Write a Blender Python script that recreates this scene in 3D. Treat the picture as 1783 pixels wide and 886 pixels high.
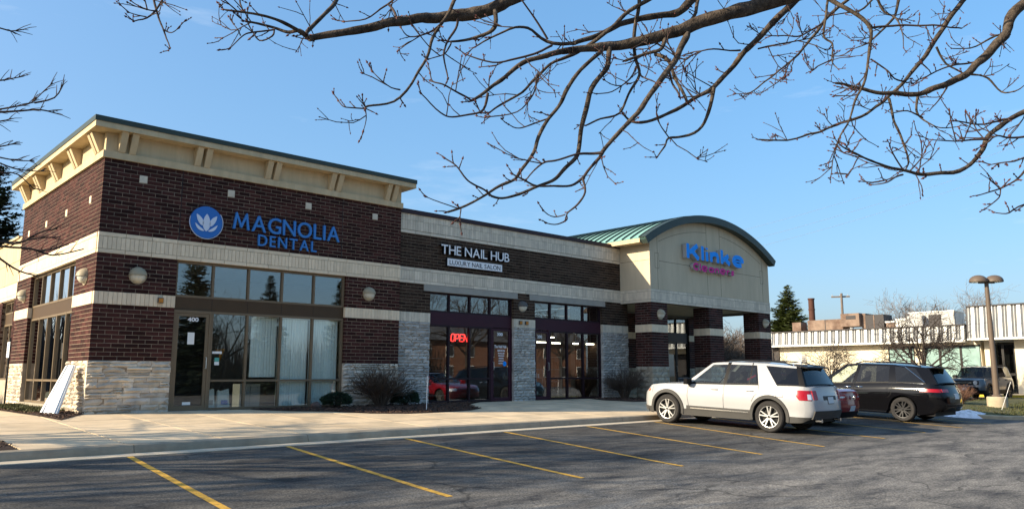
import bpy, math, random
from mathutils import Vector, Matrix, noise
for _o in list(bpy.data.objects): bpy.data.objects.remove(_o)
SC = bpy.context.scene
COL = SC.collection
R = math.radians
# ---------------------------------------------------------------- camera
cam = bpy.data.cameras.new('camera'); cam.lens = 27.478; cam.sensor_width = 36.0; cam.sensor_fit = 'HORIZONTAL'
cam.clip_start = 0.05; cam.clip_end = 2000
CAM = Vector((-5.259, -19.983, 0.859))
co = bpy.data.objects.new('camera', cam); COL.objects.link(co)
co.location = CAM; co.rotation_euler = (math.pi/2 + 0.15266, 0.0, -0.75031)
SC.camera = co
# ---------------------------------------------------------------- sky, sun, exposure
SUN_AZ = R(-70.0)          # from +Y towards +X
SUN_EL = R(22.5)
to_sun = Vector((math.sin(SUN_AZ)*math.cos(SUN_EL), math.cos(SUN_AZ)*math.cos(SUN_EL), math.sin(SUN_EL)))
W = bpy.data.worlds.new('World'); SC.world = W; W.use_nodes = True
nt = W.node_tree; bg = nt.nodes['Background']
sky = nt.nodes.new('ShaderNodeTexSky'); sky.sky_type = 'NISHITA'; sky.sun_disc = False
sky.sun_elevation = SUN_EL; sky.sun_rotation = SUN_AZ; sky.altitude = 200
sky.air_density = 1.0; sky.dust_density = 4.0; sky.ozone_density = 6.0
tc = nt.nodes.new('ShaderNodeTexCoord'); mp = nt.nodes.new('ShaderNodeMapping')
mp.inputs['Scale'].default_value = (1.6, 1.6, 9.0)
nz = nt.nodes.new('ShaderNodeTexNoise'); nz.inputs['Scale'].default_value = 2.1; nz.inputs['Detail'].default_value = 7; nz.inputs['Roughness'].default_value = 0.62
cr = nt.nodes.new('ShaderNodeValToRGB'); cr.color_ramp.elements[0].position = 0.60; cr.color_ramp.elements[1].position = 0.80
cr.color_ramp.elements[1].color = (0.34, 0.34, 0.34, 1)
mx = nt.nodes.new('ShaderNodeMix'); mx.data_type = 'RGBA'
mx.inputs['B'].default_value = (3.7, 4.1, 4.6, 1)
nt.links.new(tc.outputs['Generated'], mp.inputs['Vector']); nt.links.new(mp.outputs[0], nz.inputs['Vector'])
nt.links.new(nz.outputs['Fac'], cr.inputs[0]); nt.links.new(cr.outputs[0], mx.inputs['Factor'])
gm_ = nt.nodes.new('ShaderNodeGamma'); gm_.inputs[1].default_value = 0.50
hs_ = nt.nodes.new('ShaderNodeHueSaturation'); hs_.inputs['Saturation'].default_value = 1.47; hs_.inputs['Value'].default_value = 2.0
nt.links.new(sky.outputs[0], gm_.inputs[0]); nt.links.new(gm_.outputs[0], hs_.inputs['Color']); nt.links.new(hs_.outputs[0], mx.inputs['A']); nt.links.new(mx.outputs['Result'], bg.inputs['Color'])
bg.inputs['Strength'].default_value = 0.137
sl = bpy.data.lights.new('sun', 'SUN'); sl.energy = 5.0; sl.angle = R(0.53); sl.color = (1.0, 0.86, 0.64)
so = bpy.data.objects.new('sun', sl); COL.objects.link(so); so.location = (-30, 10, 30)
so.rotation_euler = (-to_sun).to_track_quat('-Z', 'Y').to_euler()
SC.view_settings.view_transform = 'Standard'; SC.view_settings.look = 'None'
SC.view_settings.exposure = 0.92; SC.view_settings.gamma = 1.0
SC.cycles.max_bounces = 8; SC.cycles.transparent_max_bounces = 12
# ---------------------------------------------------------------- materials
MATS = {}
def mat(name, col, rough=0.7, metal=0.0, var=0.0, vscale=3.0, bump=0.0, bscale=40.0, isl=0.0, coat=0.0, stretch=None, col2=None, c2scale=2.0, c2lo=0.45, c2hi=0.65, spec=0.25, emis=None, estr=0.0, trans=0.0):
    m = bpy.data.materials.new(name); m.use_nodes = True; MATS[name] = m
    nt = m.node_tree; b = nt.nodes['Principled BSDF']; L = nt.links.new
    b.inputs['Roughness'].default_value = rough; b.inputs['Metallic'].default_value = metal
    b.inputs['Coat Weight'].default_value = coat; b.inputs['Coat Roughness'].default_value = 0.04
    b.inputs['Specular IOR Level'].default_value = spec
    c = (*col, 1); b.inputs['Base Color'].default_value = c
    if emis: b.inputs['Emission Color'].default_value = (*emis, 1); b.inputs['Emission Strength'].default_value = estr
    if trans: b.inputs['Transmission Weight'].default_value = trans
    def vec():
        t = nt.nodes.new('ShaderNodeTexCoord')
        g = nt.nodes.new('ShaderNodeNewGeometry')
        if stretch:
            p = nt.nodes.new('ShaderNodeMapping'); p.inputs['Scale'].default_value = stretch
            L(g.outputs['Position'], p.inputs['Vector']); return p.outputs[0]
        return g.outputs['Position']
    src = None
    if col2:
        n = nt.nodes.new('ShaderNodeTexNoise'); n.inputs['Scale'].default_value = c2scale; n.inputs['Detail'].default_value = 8; n.inputs['Roughness'].default_value = 0.65
        L(vec(), n.inputs['Vector'])
        r = nt.nodes.new('ShaderNodeMapRange'); r.inputs['From Min'].default_value = c2lo; r.inputs['From Max'].default_value = c2hi
        L(n.outputs['Fac'], r.inputs['Value'])
        x = nt.nodes.new('ShaderNodeMix'); x.data_type = 'RGBA'; x.inputs['A'].default_value = c; x.inputs['B'].default_value = (*col2, 1)
        L(r.outputs[0], x.inputs['Factor']); src = x.outputs['Result']
    fac = None
    if var:
        n = nt.nodes.new('ShaderNodeTexNoise'); n.inputs['Scale'].default_value = vscale; n.inputs['Detail'].default_value = 6; n.inputs['Roughness'].default_value = 0.6
        L(vec(), n.inputs['Vector'])
        r = nt.nodes.new('ShaderNodeMapRange'); r.inputs['From Min'].default_value = 0.25; r.inputs['From Max'].default_value = 0.75
        r.inputs['To Min'].default_value = 1-var; r.inputs['To Max'].default_value = 1+var
        L(n.outputs['Fac'], r.inputs['Value']); fac = r.outputs[0]
    if isl:
        g = nt.nodes.new('ShaderNodeNewGeometry'); oi = nt.nodes.new('ShaderNodeObjectInfo')
        a = nt.nodes.new('ShaderNodeMath'); a.operation = 'ADD'; L(g.outputs['Random Per Island'], a.inputs[0]); L(oi.outputs['Random'], a.inputs[1])
        f = nt.nodes.new('ShaderNodeMath'); f.operation = 'FRACT'; L(a.outputs[0], f.inputs[0])
        r = nt.nodes.new('ShaderNodeMapRange'); r.inputs['To Min'].default_value = 1-isl; r.inputs['To Max'].default_value = 1+isl
        L(f.outputs[0], r.inputs['Value'])
        if fac:
            k = nt.nodes.new('ShaderNodeMath'); k.operation = 'MULTIPLY'; L(fac, k.inputs[0]); L(r.outputs[0], k.inputs[1]); fac = k.outputs[0]
        else: fac = r.outputs[0]
    if fac:
        vm = nt.nodes.new('ShaderNodeVectorMath'); vm.operation = 'SCALE'
        if src: L(src, vm.inputs[0])
        else: vm.inputs[0].default_value = col
        L(fac, vm.inputs['Scale']); src = vm.outputs[0]
    if src: L(src, b.inputs['Base Color'])
    if bump:
        n = nt.nodes.new('ShaderNodeTexNoise'); n.inputs['Scale'].default_value = bscale; n.inputs['Detail'].default_value = 5
        L(vec(), n.inputs['Vector'])
        u = nt.nodes.new('ShaderNodeBump'); u.inputs['Strength'].default_value = bump; u.inputs['Distance'].default_value = 0.01
        L(n.outputs['Fac'], u.inputs['Height']); L(u.outputs[0], b.inputs['Normal'])
    return m
def glass(name, tint=(0.6, 0.62, 0.62), boost=2.2, base=0.03, rough=0.0):
    m = bpy.data.materials.new(name); m.use_nodes = True; MATS[name] = m
    nt = m.node_tree; nt.nodes.clear(); L = nt.links.new
    o = nt.nodes.new('ShaderNodeOutputMaterial'); t = nt.nodes.new('ShaderNodeBsdfTransparent'); g = nt.nodes.new('ShaderNodeBsdfGlossy')
    t.inputs[0].default_value = (*tint, 1); g.inputs[0].default_value = (0.95, 0.97, 1, 1); g.inputs['Roughness'].default_value = rough
    lw_ = nt.nodes.new('ShaderNodeLayerWeight'); lw_.inputs[0].default_value = 0.5
    pw_ = nt.nodes.new('ShaderNodeMath'); pw_.operation = 'POWER'; pw_.inputs[1].default_value = 5.0; L(lw_.outputs['Facing'], pw_.inputs[0])
    f = nt.nodes.new('ShaderNodeMath'); f.operation = 'MULTIPLY_ADD'; f.inputs[1].default_value = 0.96; f.inputs[2].default_value = 0.04; L(pw_.outputs[0], f.inputs[0])
    a = nt.nodes.new('ShaderNodeMath'); a.operation = 'MULTIPLY_ADD'; a.inputs[1].default_value = boost; a.inputs[2].default_value = base; a.use_clamp = True
    x = nt.nodes.new('ShaderNodeMixShader')
    # slight waviness of real panes
    gm = nt.nodes.new('ShaderNodeNewGeometry'); n = nt.nodes.new('ShaderNodeTexNoise'); n.inputs['Scale'].default_value = 1.3; n.inputs['Detail'].default_value = 1
    bu = nt.nodes.new('ShaderNodeBump'); bu.inputs['Strength'].default_value = 0.004; bu.inputs['Distance'].default_value = 0.1
    L(gm.outputs['Position'], n.inputs['Vector']); L(n.outputs['Fac'], bu.inputs['Height']); L(bu.outputs[0], g.inputs['Normal'])
    L(f.outputs[0], a.inputs[0]); L(a.outputs[0], x.inputs[0]); L(t.outputs[0], x.inputs[1]); L(g.outputs[0], x.inputs[2]); L(x.outputs[0], o.inputs[0])
    return m
# masonry
mat('brick', (0.050, 0.0175, 0.014), 0.85, col2=(0.036, 0.014, 0.012), c2scale=0.8, spec=0.15, isl=0.5, var=0.22, vscale=9, bump=0.35, bscale=60)
mat('brick_mid', (0.046, 0.028, 0.019), 0.85, spec=0.15, isl=0.45, var=0.22, vscale=9, bump=0.35, bscale=60)
mat('mortar', (0.33, 0.26, 0.185), 0.9, var=0.45, vscale=1.6)
mat('mortar_dark', (0.24, 0.195, 0.14), 0.9, var=0.45, vscale=1.6)
mat('mortar_grey', (0.20, 0.19, 0.17), 0.9, var=0.2, vscale=5)
mat('cream_block', (0.74, 0.60, 0.42), 0.8, isl=0.10, var=0.10, vscale=7, bump=0.2, bscale=70)
mat('grey_block', (0.63, 0.55, 0.425), 0.8, isl=0.12, var=0.14, vscale=6, bump=0.2, bscale=70)
mat('block_joint', (0.17, 0.135, 0.09), 0.9)
mat('ledge_stone', (0.62, 0.53, 0.41), 0.85, isl=0.26, var=0.25, vscale=5, bump=0.6, bscale=22, col2=(0.50, 0.44, 0.37), c2scale=1.6)
mat('ledge_stone_grey', (0.46, 0.43, 0.38), 0.85, isl=0.22, var=0.25, vscale=6, bump=0.6, bscale=22, col2=(0.38, 0.365, 0.335), c2scale=2)
mat('stone_joint', (0.13, 0.12, 0.10), 0.95)
mat('split_block', (0.36, 0.31, 0.23), 0.85, isl=0.12, var=0.3, vscale=4, bump=0.6, bscale=30)
mat('stucco', (0.55, 0.43, 0.26), 0.85, stretch=(3.0, 3.0, 0.5), var=0.16, vscale=1.6, bump=0.15, bscale=120)
mat('stucco_gable', (0.55, 0.46, 0.32), 0.85, stretch=(2.0, 2.0, 0.35), var=0.10, vscale=1.6, bump=0.15, bscale=120)
mat('groove', (0.16, 0.135, 0.095), 0.9)
mat('green_metal', (0.040, 0.055, 0.046), 0.45, metal=0.0, var=0.15, vscale=2)
mat('green_roof', (0.22, 0.40, 0.35), 0.42, var=0.12, vscale=1.4)
mat('maroon_coping', (0.035, 0.018, 0.022), 0.5, var=0.1)
mat('lintel', (0.33, 0.31, 0.265), 0.85, var=0.12, vscale=3, bump=0.15)
# frames and glass
mat('bronze', (0.165, 0.120, 0.072), 0.5, var=0.08)
mat('bronze_panel', (0.070, 0.042, 0.020), 0.55, var=0.08)
mat('maroon', (0.040, 0.008, 0.017), 0.5, var=0.1)
mat('maroon_dark', (0.018, 0.006, 0.009), 0.5)
mat('dark_frame', (0.018, 0.017, 0.016), 0.45)
glass('pane', (0.92, 0.95, 0.93), 2.4, 0.03)
glass('pane_dark', (0.55, 0.58, 0.58), 2.4, 0.03)
glass('car_glass', (0.34, 0.38, 0.37), 0.8, 0.01)
glass('car_glass_clear', (0.82, 0.90, 0.87), 0.8, 0.01)
glass('privacy_glass', (0.045, 0.05, 0.055), 0.8, 0.01)
mat('interior_wall', (0.20, 0.17, 0.14), 0.9, var=0.2, vscale=0.8)
mat('interior_floor', (0.12, 0.10, 0.085), 0.6, var=0.2)
mat('interior_ceiling', (0.35, 0.33, 0.30), 0.9)
mat('blind', (0.88, 0.92, 0.89), 0.8, isl=0.06)
mat('paper', (0.78, 0.78, 0.74), 0.8)
mat('white_plastic', (0.82, 0.82, 0.80), 0.45)
mat('white_letter', (0.80, 0.80, 0.80), 0.4)
mat('blue_sign', (0.030, 0.155, 0.48), 0.4)
mat('blue_letter', (0.045, 0.20, 0.52), 0.4)
mat('lotus_white', (0.62, 0.68, 0.78), 0.5)
mat('klinke_blue', (0.003, 0.30, 0.92), 0.5, spec=0.15)
mat('magenta', (0.62, 0.014, 0.24), 0.5, spec=0.15)
mat('sign_side', (0.42, 0.41, 0.40), 0.5)
mat('black_side', (0.012, 0.012, 0.013), 0.4)
mat('ink', (0.02, 0.022, 0.03), 0.6)
mat('neon', (0.5, 0.02, 0.02), 0.4, emis=(1.0, 0.035, 0.03), estr=2.6)
mat('tube_light', (0.8, 0.8, 0.7), 0.4, emis=(1.0, 0.93, 0.72), estr=9.0)
mat('steel', (0.62, 0.62, 0.60), 0.28, metal=1.0)
mat('lamp_hood', (0.36, 0.30, 0.20), 0.5, var=0.06)
mat('lamp_hood_dark', (0.10, 0.095, 0.085), 0.5)
mat('lamp_lens', (0.62, 0.60, 0.50), 0.25, spec=0.6)
mat('amber', (0.50, 0.20, 0.03), 0.35)
mat('teal_paper', (0.10, 0.36, 0.30), 0.7)
mat('orange', (0.50, 0.20, 0.02), 0.6)
# ground
mat('concrete', (0.66, 0.505, 0.325), 0.9, isl=0.09, var=0.22, vscale=1.2, bump=0.3, bscale=80, col2=(0.52, 0.41, 0.275), c2scale=1.3)
mat('kerb_concrete', (0.34, 0.275, 0.195), 0.9, var=0.25, vscale=3, bump=0.4, bscale=50, isl=0.06)
mat('gutter', (0.54, 0.45, 0.33), 0.9, var=0.2, vscale=3, bump=0.3, bscale=60)
mat('walk_joint', (0.17, 0.13, 0.08), 0.95)
mat('yellow_paint', (0.60, 0.335, 0.05), 0.75, var=0.2, vscale=30, col2=(0.16, 0.11, 0.045), c2scale=14, c2lo=0.52, c2hi=0.70)
mat('yellow_kerb', (0.62, 0.42, 0.04), 0.7, var=0.15)
mat('mulch', (0.045, 0.026, 0.018), 0.95, var=0.5, vscale=25, bump=0.8, bscale=45)
mat('mulch_chip', (0.085, 0.048, 0.032), 0.9, isl=0.6)
mat('lawn', (0.10, 0.085, 0.035), 0.95, var=0.4, vscale=4, col2=(0.05, 0.07, 0.02), c2scale=1.5, bump=0.6, bscale=60)
mat('grass_blade', (0.16, 0.14, 0.05), 0.8, isl=0.45)
mat('cover_leaf', (0.060, 0.062, 0.020), 0.7, isl=0.5)
mat('earth', (0.09, 0.08, 0.05), 0.95, var=0.3, vscale=0.3)
mat('snow', (0.74, 0.76, 0.80), 0.8, var=0.2, vscale=9, bump=1.0, bscale=22, col2=(0.42, 0.42, 0.42), c2scale=5, c2lo=.5, c2hi=.7)
mat('rock', (0.10, 0.07, 0.06), 0.9, var=0.3, vscale=10)
# plants
mat('bark', (0.085, 0.066, 0.05), 0.95, var=0.55, vscale=26, bump=1.0, bscale=70, col2=(0.030, 0.024, 0.02), c2scale=11, spec=0.1)
mat('twig', (0.05, 0.033, 0.027), 0.85, var=0.3, vscale=20)
mat('bud', (0.085, 0.028, 0.022), 0.7)
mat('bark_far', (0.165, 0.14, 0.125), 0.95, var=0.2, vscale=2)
mat('bark_dark', (0.045, 0.034, 0.028), 0.95, var=0.2, vscale=6)
mat('shrub_stem', (0.085, 0.062, 0.045), 0.9, isl=0.35)
mat('shrub_red', (0.14, 0.075, 0.05), 0.9, isl=0.4)
mat('yew', (0.018, 0.034, 0.014), 0.7, isl=0.55)
mat('needle', (0.12, 0.145, 0.05), 0.7, isl=0.55)
mat('needle_blue', (0.030, 0.046, 0.028), 0.7, isl=0.5)
# far things
mat('cream_wall', (0.68, 0.61, 0.46), 0.85, var=0.05, vscale=1)
mat('white_panel', (0.78, 0.77, 0.72), 0.6, var=0.06, vscale=2)
mat('panel_gap', (0.11, 0.115, 0.12), 0.7)
mat('frosted', (0.22, 0.34, 0.32), 0.35, var=0.3, vscale=1.4, bump=0.3, bscale=6)
mat('rust_box', (0.22, 0.155, 0.115), 0.75, var=0.25, vscale=2.5, col2=(0.11, 0.065, 0.045), c2scale=1.2)
mat('grey_box', (0.42, 0.41, 0.39), 0.7, var=0.15, vscale=2)
mat('dark_box', (0.055, 0.05, 0.05), 0.7)
mat('rust_pipe', (0.075, 0.032, 0.022), 0.8, var=0.2)
mat('pole_paint', (0.115, 0.085, 0.063), 0.55, var=0.1)
mat('pole_wood', (0.16, 0.13, 0.11), 0.9, var=0.2)
mat('wire', (0.22, 0.25, 0.30), 0.7)
mat('base_concrete', (0.40, 0.335, 0.23), 0.9, var=0.2, vscale=5, bump=0.4)
mat('house_brick', (0.22, 0.105, 0.065), 0.9, var=0.3, vscale=8)
mat('shingle', (0.10, 0.10, 0.105), 0.9, var=0.2)
# vehicles
mat('paint_white', (0.36, 0.36, 0.36), 0.3, coat=0.6, var=0.03, vscale=1.5)
mat('paint_red', (0.20, 0.006, 0.012), 0.28, coat=1.0)
mat('paint_black', (0.004, 0.004, 0.005), 0.06, coat=0.0, spec=0.26)
mat('paint_blue', (0.055, 0.075, 0.095), 0.3, coat=1.0)
mat('cladding', (0.052, 0.050, 0.047), 0.6, var=0.1)
mat('trim_black', (0.007, 0.007, 0.008), 0.5, spec=0.12)
mat('tyre', (0.030, 0.028, 0.027), 0.85, var=0.25, vscale=12)
mat('alloy', (0.58, 0.58, 0.57), 0.32, metal=0.9)
mat('alloy_dark', (0.040, 0.040, 0.042), 0.35, metal=0.5)
mat('wheel_dark', (0.012, 0.012, 0.012), 0.7)
mat('tail_red', (0.30, 0.004, 0.010), 0.25, coat=0.5)
mat('lamp_clear', (0.62, 0.64, 0.66), 0.12, metal=0.4, coat=1.0)
mat('lamp_orange', (0.55, 0.12, 0.02), 0.3, coat=1.0)
mat('chrome', (0.75, 0.75, 0.75), 0.12, metal=1.0)
mat('seat', (0.035, 0.034, 0.033), 0.8)
mat('plate', (0.55, 0.57, 0.58), 0.5)
mat('plate_frame', (0.02, 0.02, 0.02), 0.5)
# asphalt with wear, speckle and cracks
def asphalt():
    m = mat('asphalt', (0.05, 0.05, 0.05), 0.9)
    nt = m.node_tree; b = nt.nodes['Principled BSDF']; L = nt.links.new; N = nt.nodes.new
    g = N('ShaderNodeNewGeometry'); mp = N('ShaderNodeMapping'); mp.inputs['Scale'].default_value = (0.35, 1.1, 1)
    mp.inputs['Rotation'].default_value = (0, 0, R(-38)); L(g.outputs['Position'], mp.inputs['Vector'])
    n1 = N('ShaderNodeTexNoise'); n1.inputs['Scale'].default_value = 1.5; n1.inputs['Detail'].default_value = 12; n1.inputs['Roughness'].default_value = 0.74; L(mp.outputs[0], n1.inputs['Vector'])
    r1 = N('ShaderNodeValToRGB'); e = r1.color_ramp.elements; e[0].position = 0.34; e[0].color = (0.042, 0.040, 0.040, 1); e[1].position = 0.66; e[1].color = (0.25, 0.225, 0.19, 1); L(n1.outputs['Fac'], r1.inputs[0])
    n2 = N('ShaderNodeTexNoise'); n2.inputs['Scale'].default_value = 38; n2.inputs['Detail'].default_value = 3; L(g.outputs['Position'], n2.inputs['Vector'])
    r2 = N('ShaderNodeMapRange'); r2.inputs['From Min'].default_value = 0.3; r2.inputs['From Max'].default_value = 0.75; r2.inputs['To Min'].default_value = 0.45; r2.inputs['To Max'].default_value = 1.9; L(n2.outputs['Fac'], r2.inputs['Value'])
    s = N('ShaderNodeVectorMath'); s.operation = 'SCALE'; L(r1.outputs[0], s.inputs[0]); L(r2.outputs[0], s.inputs['Scale'])
    # large worn lane: lighter and older away from the stalls
    sp = N('ShaderNodeSeparateXYZ'); L(g.outputs['Position'], sp.inputs[0])
    ln = N('ShaderNodeMapRange'); ln.inputs['From Min'].default_value = -10.8; ln.inputs['From Max'].default_value = -14.0; ln.inputs['To Min'].default_value = 0.46; ln.inputs['To Max'].default_value = 0.94; L(sp.outputs['Y'], ln.inputs['Value'])
    s2 = N('ShaderNodeVectorMath'); s2.operation = 'SCALE'; L(s.outputs[0], s2.inputs[0]); L(ln.outputs[0], s2.inputs['Scale'])
    # cracks
    dn = N('ShaderNodeTexNoise'); dn.inputs['Scale'].default_value = 0.8; dn.inputs['Detail'].default_value = 6; L(g.outputs['Position'], dn.inputs['Vector'])
    ad = N('ShaderNodeVectorMath'); ad.operation = 'MULTIPLY_ADD'; ad.inputs[1].default_value = (1.6, 1.6, 0); L(dn.outputs['Color'], ad.inputs[0]); L(g.outputs['Position'], ad.inputs[2])
    v = N('ShaderNodeTexVoronoi'); v.feature = 'DISTANCE_TO_EDGE'; v.inputs['Scale'].default_value = 0.30; L(ad.outputs[0], v.inputs['Vector'])
    c = N('ShaderNodeMapRange'); c.inputs['From Min'].default_value = 0.003; c.inputs['From Max'].default_value = 0.012; L(v.outputs['Distance'], c.inputs['Value'])
    cm = N('ShaderNodeTexNoise'); cm.inputs['Scale'].default_value = 0.5; L(g.outputs['Position'], cm.inputs['Vector'])
    cg = N('ShaderNodeMapRange'); cg.inputs['From Min'].default_value = 0.48; cg.inputs['From Max'].default_value = 0.56; cg.inputs['To Min'].default_value = 1.0; cg.inputs['To Max'].default_value = 0.0; L(cm.outputs['Fac'], cg.inputs['Value'])
    mxx = N('ShaderNodeMath'); mxx.operation = 'MAXIMUM'; L(c.outputs[0], mxx.inputs[0]); L(cg.outputs[0], mxx.inputs[1])
    cc = N('ShaderNodeMapRange'); cc.inputs['To Min'].default_value = 0.45; cc.inputs['To Max'].default_value = 1.0; L(mxx.outputs[0], cc.inputs['Value'])
    s3 = N('ShaderNodeVectorMath'); s3.operation = 'SCALE'; L(s2.outputs[0], s3.inputs[0]); L(cc.outputs[0], s3.inputs['Scale'])
    v2 = N('ShaderNodeTexVoronoi'); v2.inputs['Scale'].default_value = 0.42; L(ad.outputs[0], v2.inputs['Vector'])
    o2 = N('ShaderNodeMapRange'); o2.inputs['From Min'].default_value = 0.06; o2.inputs['From Max'].default_value = 0.24; o2.inputs['To Min'].default_value = 0.62; L(v2.outputs['Distance'], o2.inputs['Value'])
    n3 = N('ShaderNodeTexNoise'); n3.inputs['Scale'].default_value = 130; n3.inputs['Detail'].default_value = 1; L(g.outputs['Position'], n3.inputs['Vector'])
    r3 = N('ShaderNodeMapRange'); r3.inputs['From Min'].default_value = 0.66; r3.inputs['From Max'].default_value = 0.74; r3.inputs['To Min'].default_value = 1.0; r3.inputs['To Max'].default_value = 3.2; L(n3.outputs['Fac'], r3.inputs['Value'])
    mm_ = N('ShaderNodeMath'); mm_.operation = 'MULTIPLY'; L(o2.outputs[0], mm_.inputs[0]); L(r3.outputs[0], mm_.inputs[1])
    s4 = N('ShaderNodeVectorMath'); s4.operation = 'SCALE'; L(s3.outputs[0], s4.inputs[0]); L(mm_.outputs[0], s4.inputs['Scale'])
    L(s4.outputs[0], b.inputs['Base Color'])
    bu = N('ShaderNodeBump'); bu.inputs['Strength'].default_value = 0.7; bu.inputs['Distance'].default_value = 0.012; L(n2.outputs['Fac'], bu.inputs['Height']); L(bu.outputs[0], b.inputs['Normal'])
asphalt()
# ---------------------------------------------------------------- helpers
ORG = {}
def tag(o, label=None, cat=None, group=None, kind=None):
    if label: o['label'] = label
    if cat: o['category'] = cat
    if group: o['group'] = group
    if kind: o['kind'] = kind
    return o
def thing(name, loc, label, cat, group=None, rz=0.0):
    o = bpy.data.objects.new(name, None); COL.objects.link(o); o.location = loc; o.rotation_euler = (0, 0, rz)
    o.empty_display_size = 0.2
    tag(o, label, cat, group); ORG[o] = Vector(loc) if rz == 0 else None
    return o
class MB:
    def __init__(s): s.v = []; s.f = []
    def add(s, vs, fs):
        n = len(s.v); s.v.extend(vs); s.f.extend([tuple(i+n for i in f) for f in fs]); return s
    def box(s, x0, x1, y0, y1, z0, z1):
        return s.add([(x0,y0,z0),(x1,y0,z0),(x1,y1,z0),(x0,y1,z0),(x0,y0,z1),(x1,y0,z1),(x1,y1,z1),(x0,y1,z1)],
                     [(0,3,2,1),(4,5,6,7),(0,1,5,4),(1,2,6,5),(2,3,7,6),(3,0,4,7)])
    def hexa(s, p):
        return s.add(p, [(0,3,2,1),(4,5,6,7),(0,1,5,4),(1,2,6,5),(2,3,7,6),(3,0,4,7)])
    def tube(s, pts, rad, n=6, cap=True):
        P = [Vector(p) for p in pts]; m = len(P); base = len(s.v); up = None
        for i in range(m):
            d = (P[min(i+1, m-1)] - P[max(i-1, 0)])
            if d.length < 1e-9: d = Vector((0, 0, 1))
            d.normalize()
            if up is None:
                up = Vector((0, 0, 1)) if abs(d.z) < 0.9 else Vector((1, 0, 0))
            a = up - d*up.dot(d)
            if a.length < 1e-6: a = d.orthogonal()
            a.normalize(); up = a; b = d.cross(a)
            r = rad[i] if hasattr(rad, '__len__') else rad
            for k in range(n):
                t = 2*math.pi*k/n; s.v.append(tuple(P[i] + a*(r*math.cos(t)) + b*(r*math.sin(t))))
        for i in range(m-1):
            for k in range(n):
                k2 = (k+1) % n; s.f.append((base+i*n+k, base+i*n+k2, base+(i+1)*n+k2, base+(i+1)*n+k))
        if cap:
            s.f.append(tuple(base+k for k in reversed(range(n)))); s.f.append(tuple(base+(m-1)*n+k for k in range(n)))
        return s
    def prism(s, poly, a0, a1, axis='y'):
        # poly in the two other axes (x,z) for y; (y,z) for x; (x,y) for z
        n = len(poly)
        def P(p, a): return (p[0], a, p[1]) if axis == 'y' else (a, p[0], p[1]) if axis == 'x' else (p[0], p[1], a)
        return s.add([P(p, a0) for p in poly]+[P(p, a1) for p in poly],
                     [tuple(range(n)), tuple(reversed(range(n, 2*n)))]+[(i, i+n, (i+1) % n+n, (i+1) % n) for i in range(n)])
    def lathe(s, prof, c, n=24, axis='z', a0=0, a1=2*math.pi):
        full = abs(a1-a0-2*math.pi) < 1e-6; m = n if full else n+1; base = len(s.v)
        for (r, h) in prof:
            for k in range(m):
                t = a0+(a1-a0)*k/n; x, y = r*math.cos(t), r*math.sin(t)
                s.v.append((c[0]+x, c[1]+y, c[2]+h) if axis == 'z' else (c[0]+x, c[1]+h, c[2]+y) if axis == 'y' else (c[0]+h, c[1]+x, c[2]+y))
        for i in range(len(prof)-1):
            for k in range(n):
                k2 = (k+1) % m; s.f.append((base+i*m+k, base+i*m+k2, base+(i+1)*m+k2, base+(i+1)*m+k))
        return s
    def build(s, name, material, parent=None, smooth=None, kind=None, local=False):
        off = Vector((0, 0, 0))
        if parent is not None and not local:
            r = parent
            while r.parent: r = r.parent
            off = ORG.get(r) or off
        me = bpy.data.meshes.new(name)
        me.from_pydata([(v[0]-off.x, v[1]-off.y, v[2]-off.z) for v in s.v], [], s.f)
        me.materials.append(MATS[material])
        fix(me)
        if smooth is not None:
            me.shade_smooth()
            if smooth < 180: me.set_sharp_from_angle(angle=R(smooth))
        o = bpy.data.objects.new(name, me); COL.objects.link(o)
        if parent is not None: o.parent = parent
        if kind: o['kind'] = kind
        return o
import bmesh
def fix(me):
    if len(me.polygons) > 6000: return
    bm = bmesh.new(); bm.from_mesh(me); bmesh.ops.recalc_face_normals(bm, faces=bm.faces); bm.to_mesh(me); bm.free()
def box(name, m, parent, *b, kind=None): return MB().box(*b).build(name, m, parent, kind=kind)
def rootorg(parent):
    r = parent
    while r.parent: r = r.parent
    return ORG.get(r) or Vector((0, 0, 0))
def text(name, s, size, m, parent, loc, rot=(math.pi/2, 0, 0), depth=0.02, bold=0.0, sx=1.0, space=1.0, align='LEFT', shear=0.0, local=False):
    cu = bpy.data.curves.new(name, 'FONT'); cu.body = s; cu.size = size; cu.extrude = depth; cu.offset = bold; cu.space_character = space; cu.align_x = align; cu.shear = shear
    cu.resolution_u = 4
    t = bpy.data.objects.new('tmp', cu); COL.objects.link(t)
    dg = bpy.context.evaluated_depsgraph_get(); me = bpy.data.meshes.new_from_object(t.evaluated_get(dg)); me.name = name
    bpy.data.objects.remove(t)
    o = bpy.data.objects.new(name, me); me.materials.clear(); me.materials.append(MATS[m]); COL.objects.link(o)
    o.parent = parent; o.location = Vector(loc) - (rootorg(parent) if not local else Vector((0, 0, 0))); o.rotation_euler = rot; o.scale = (sx, 1, 1)
    return o
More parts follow.
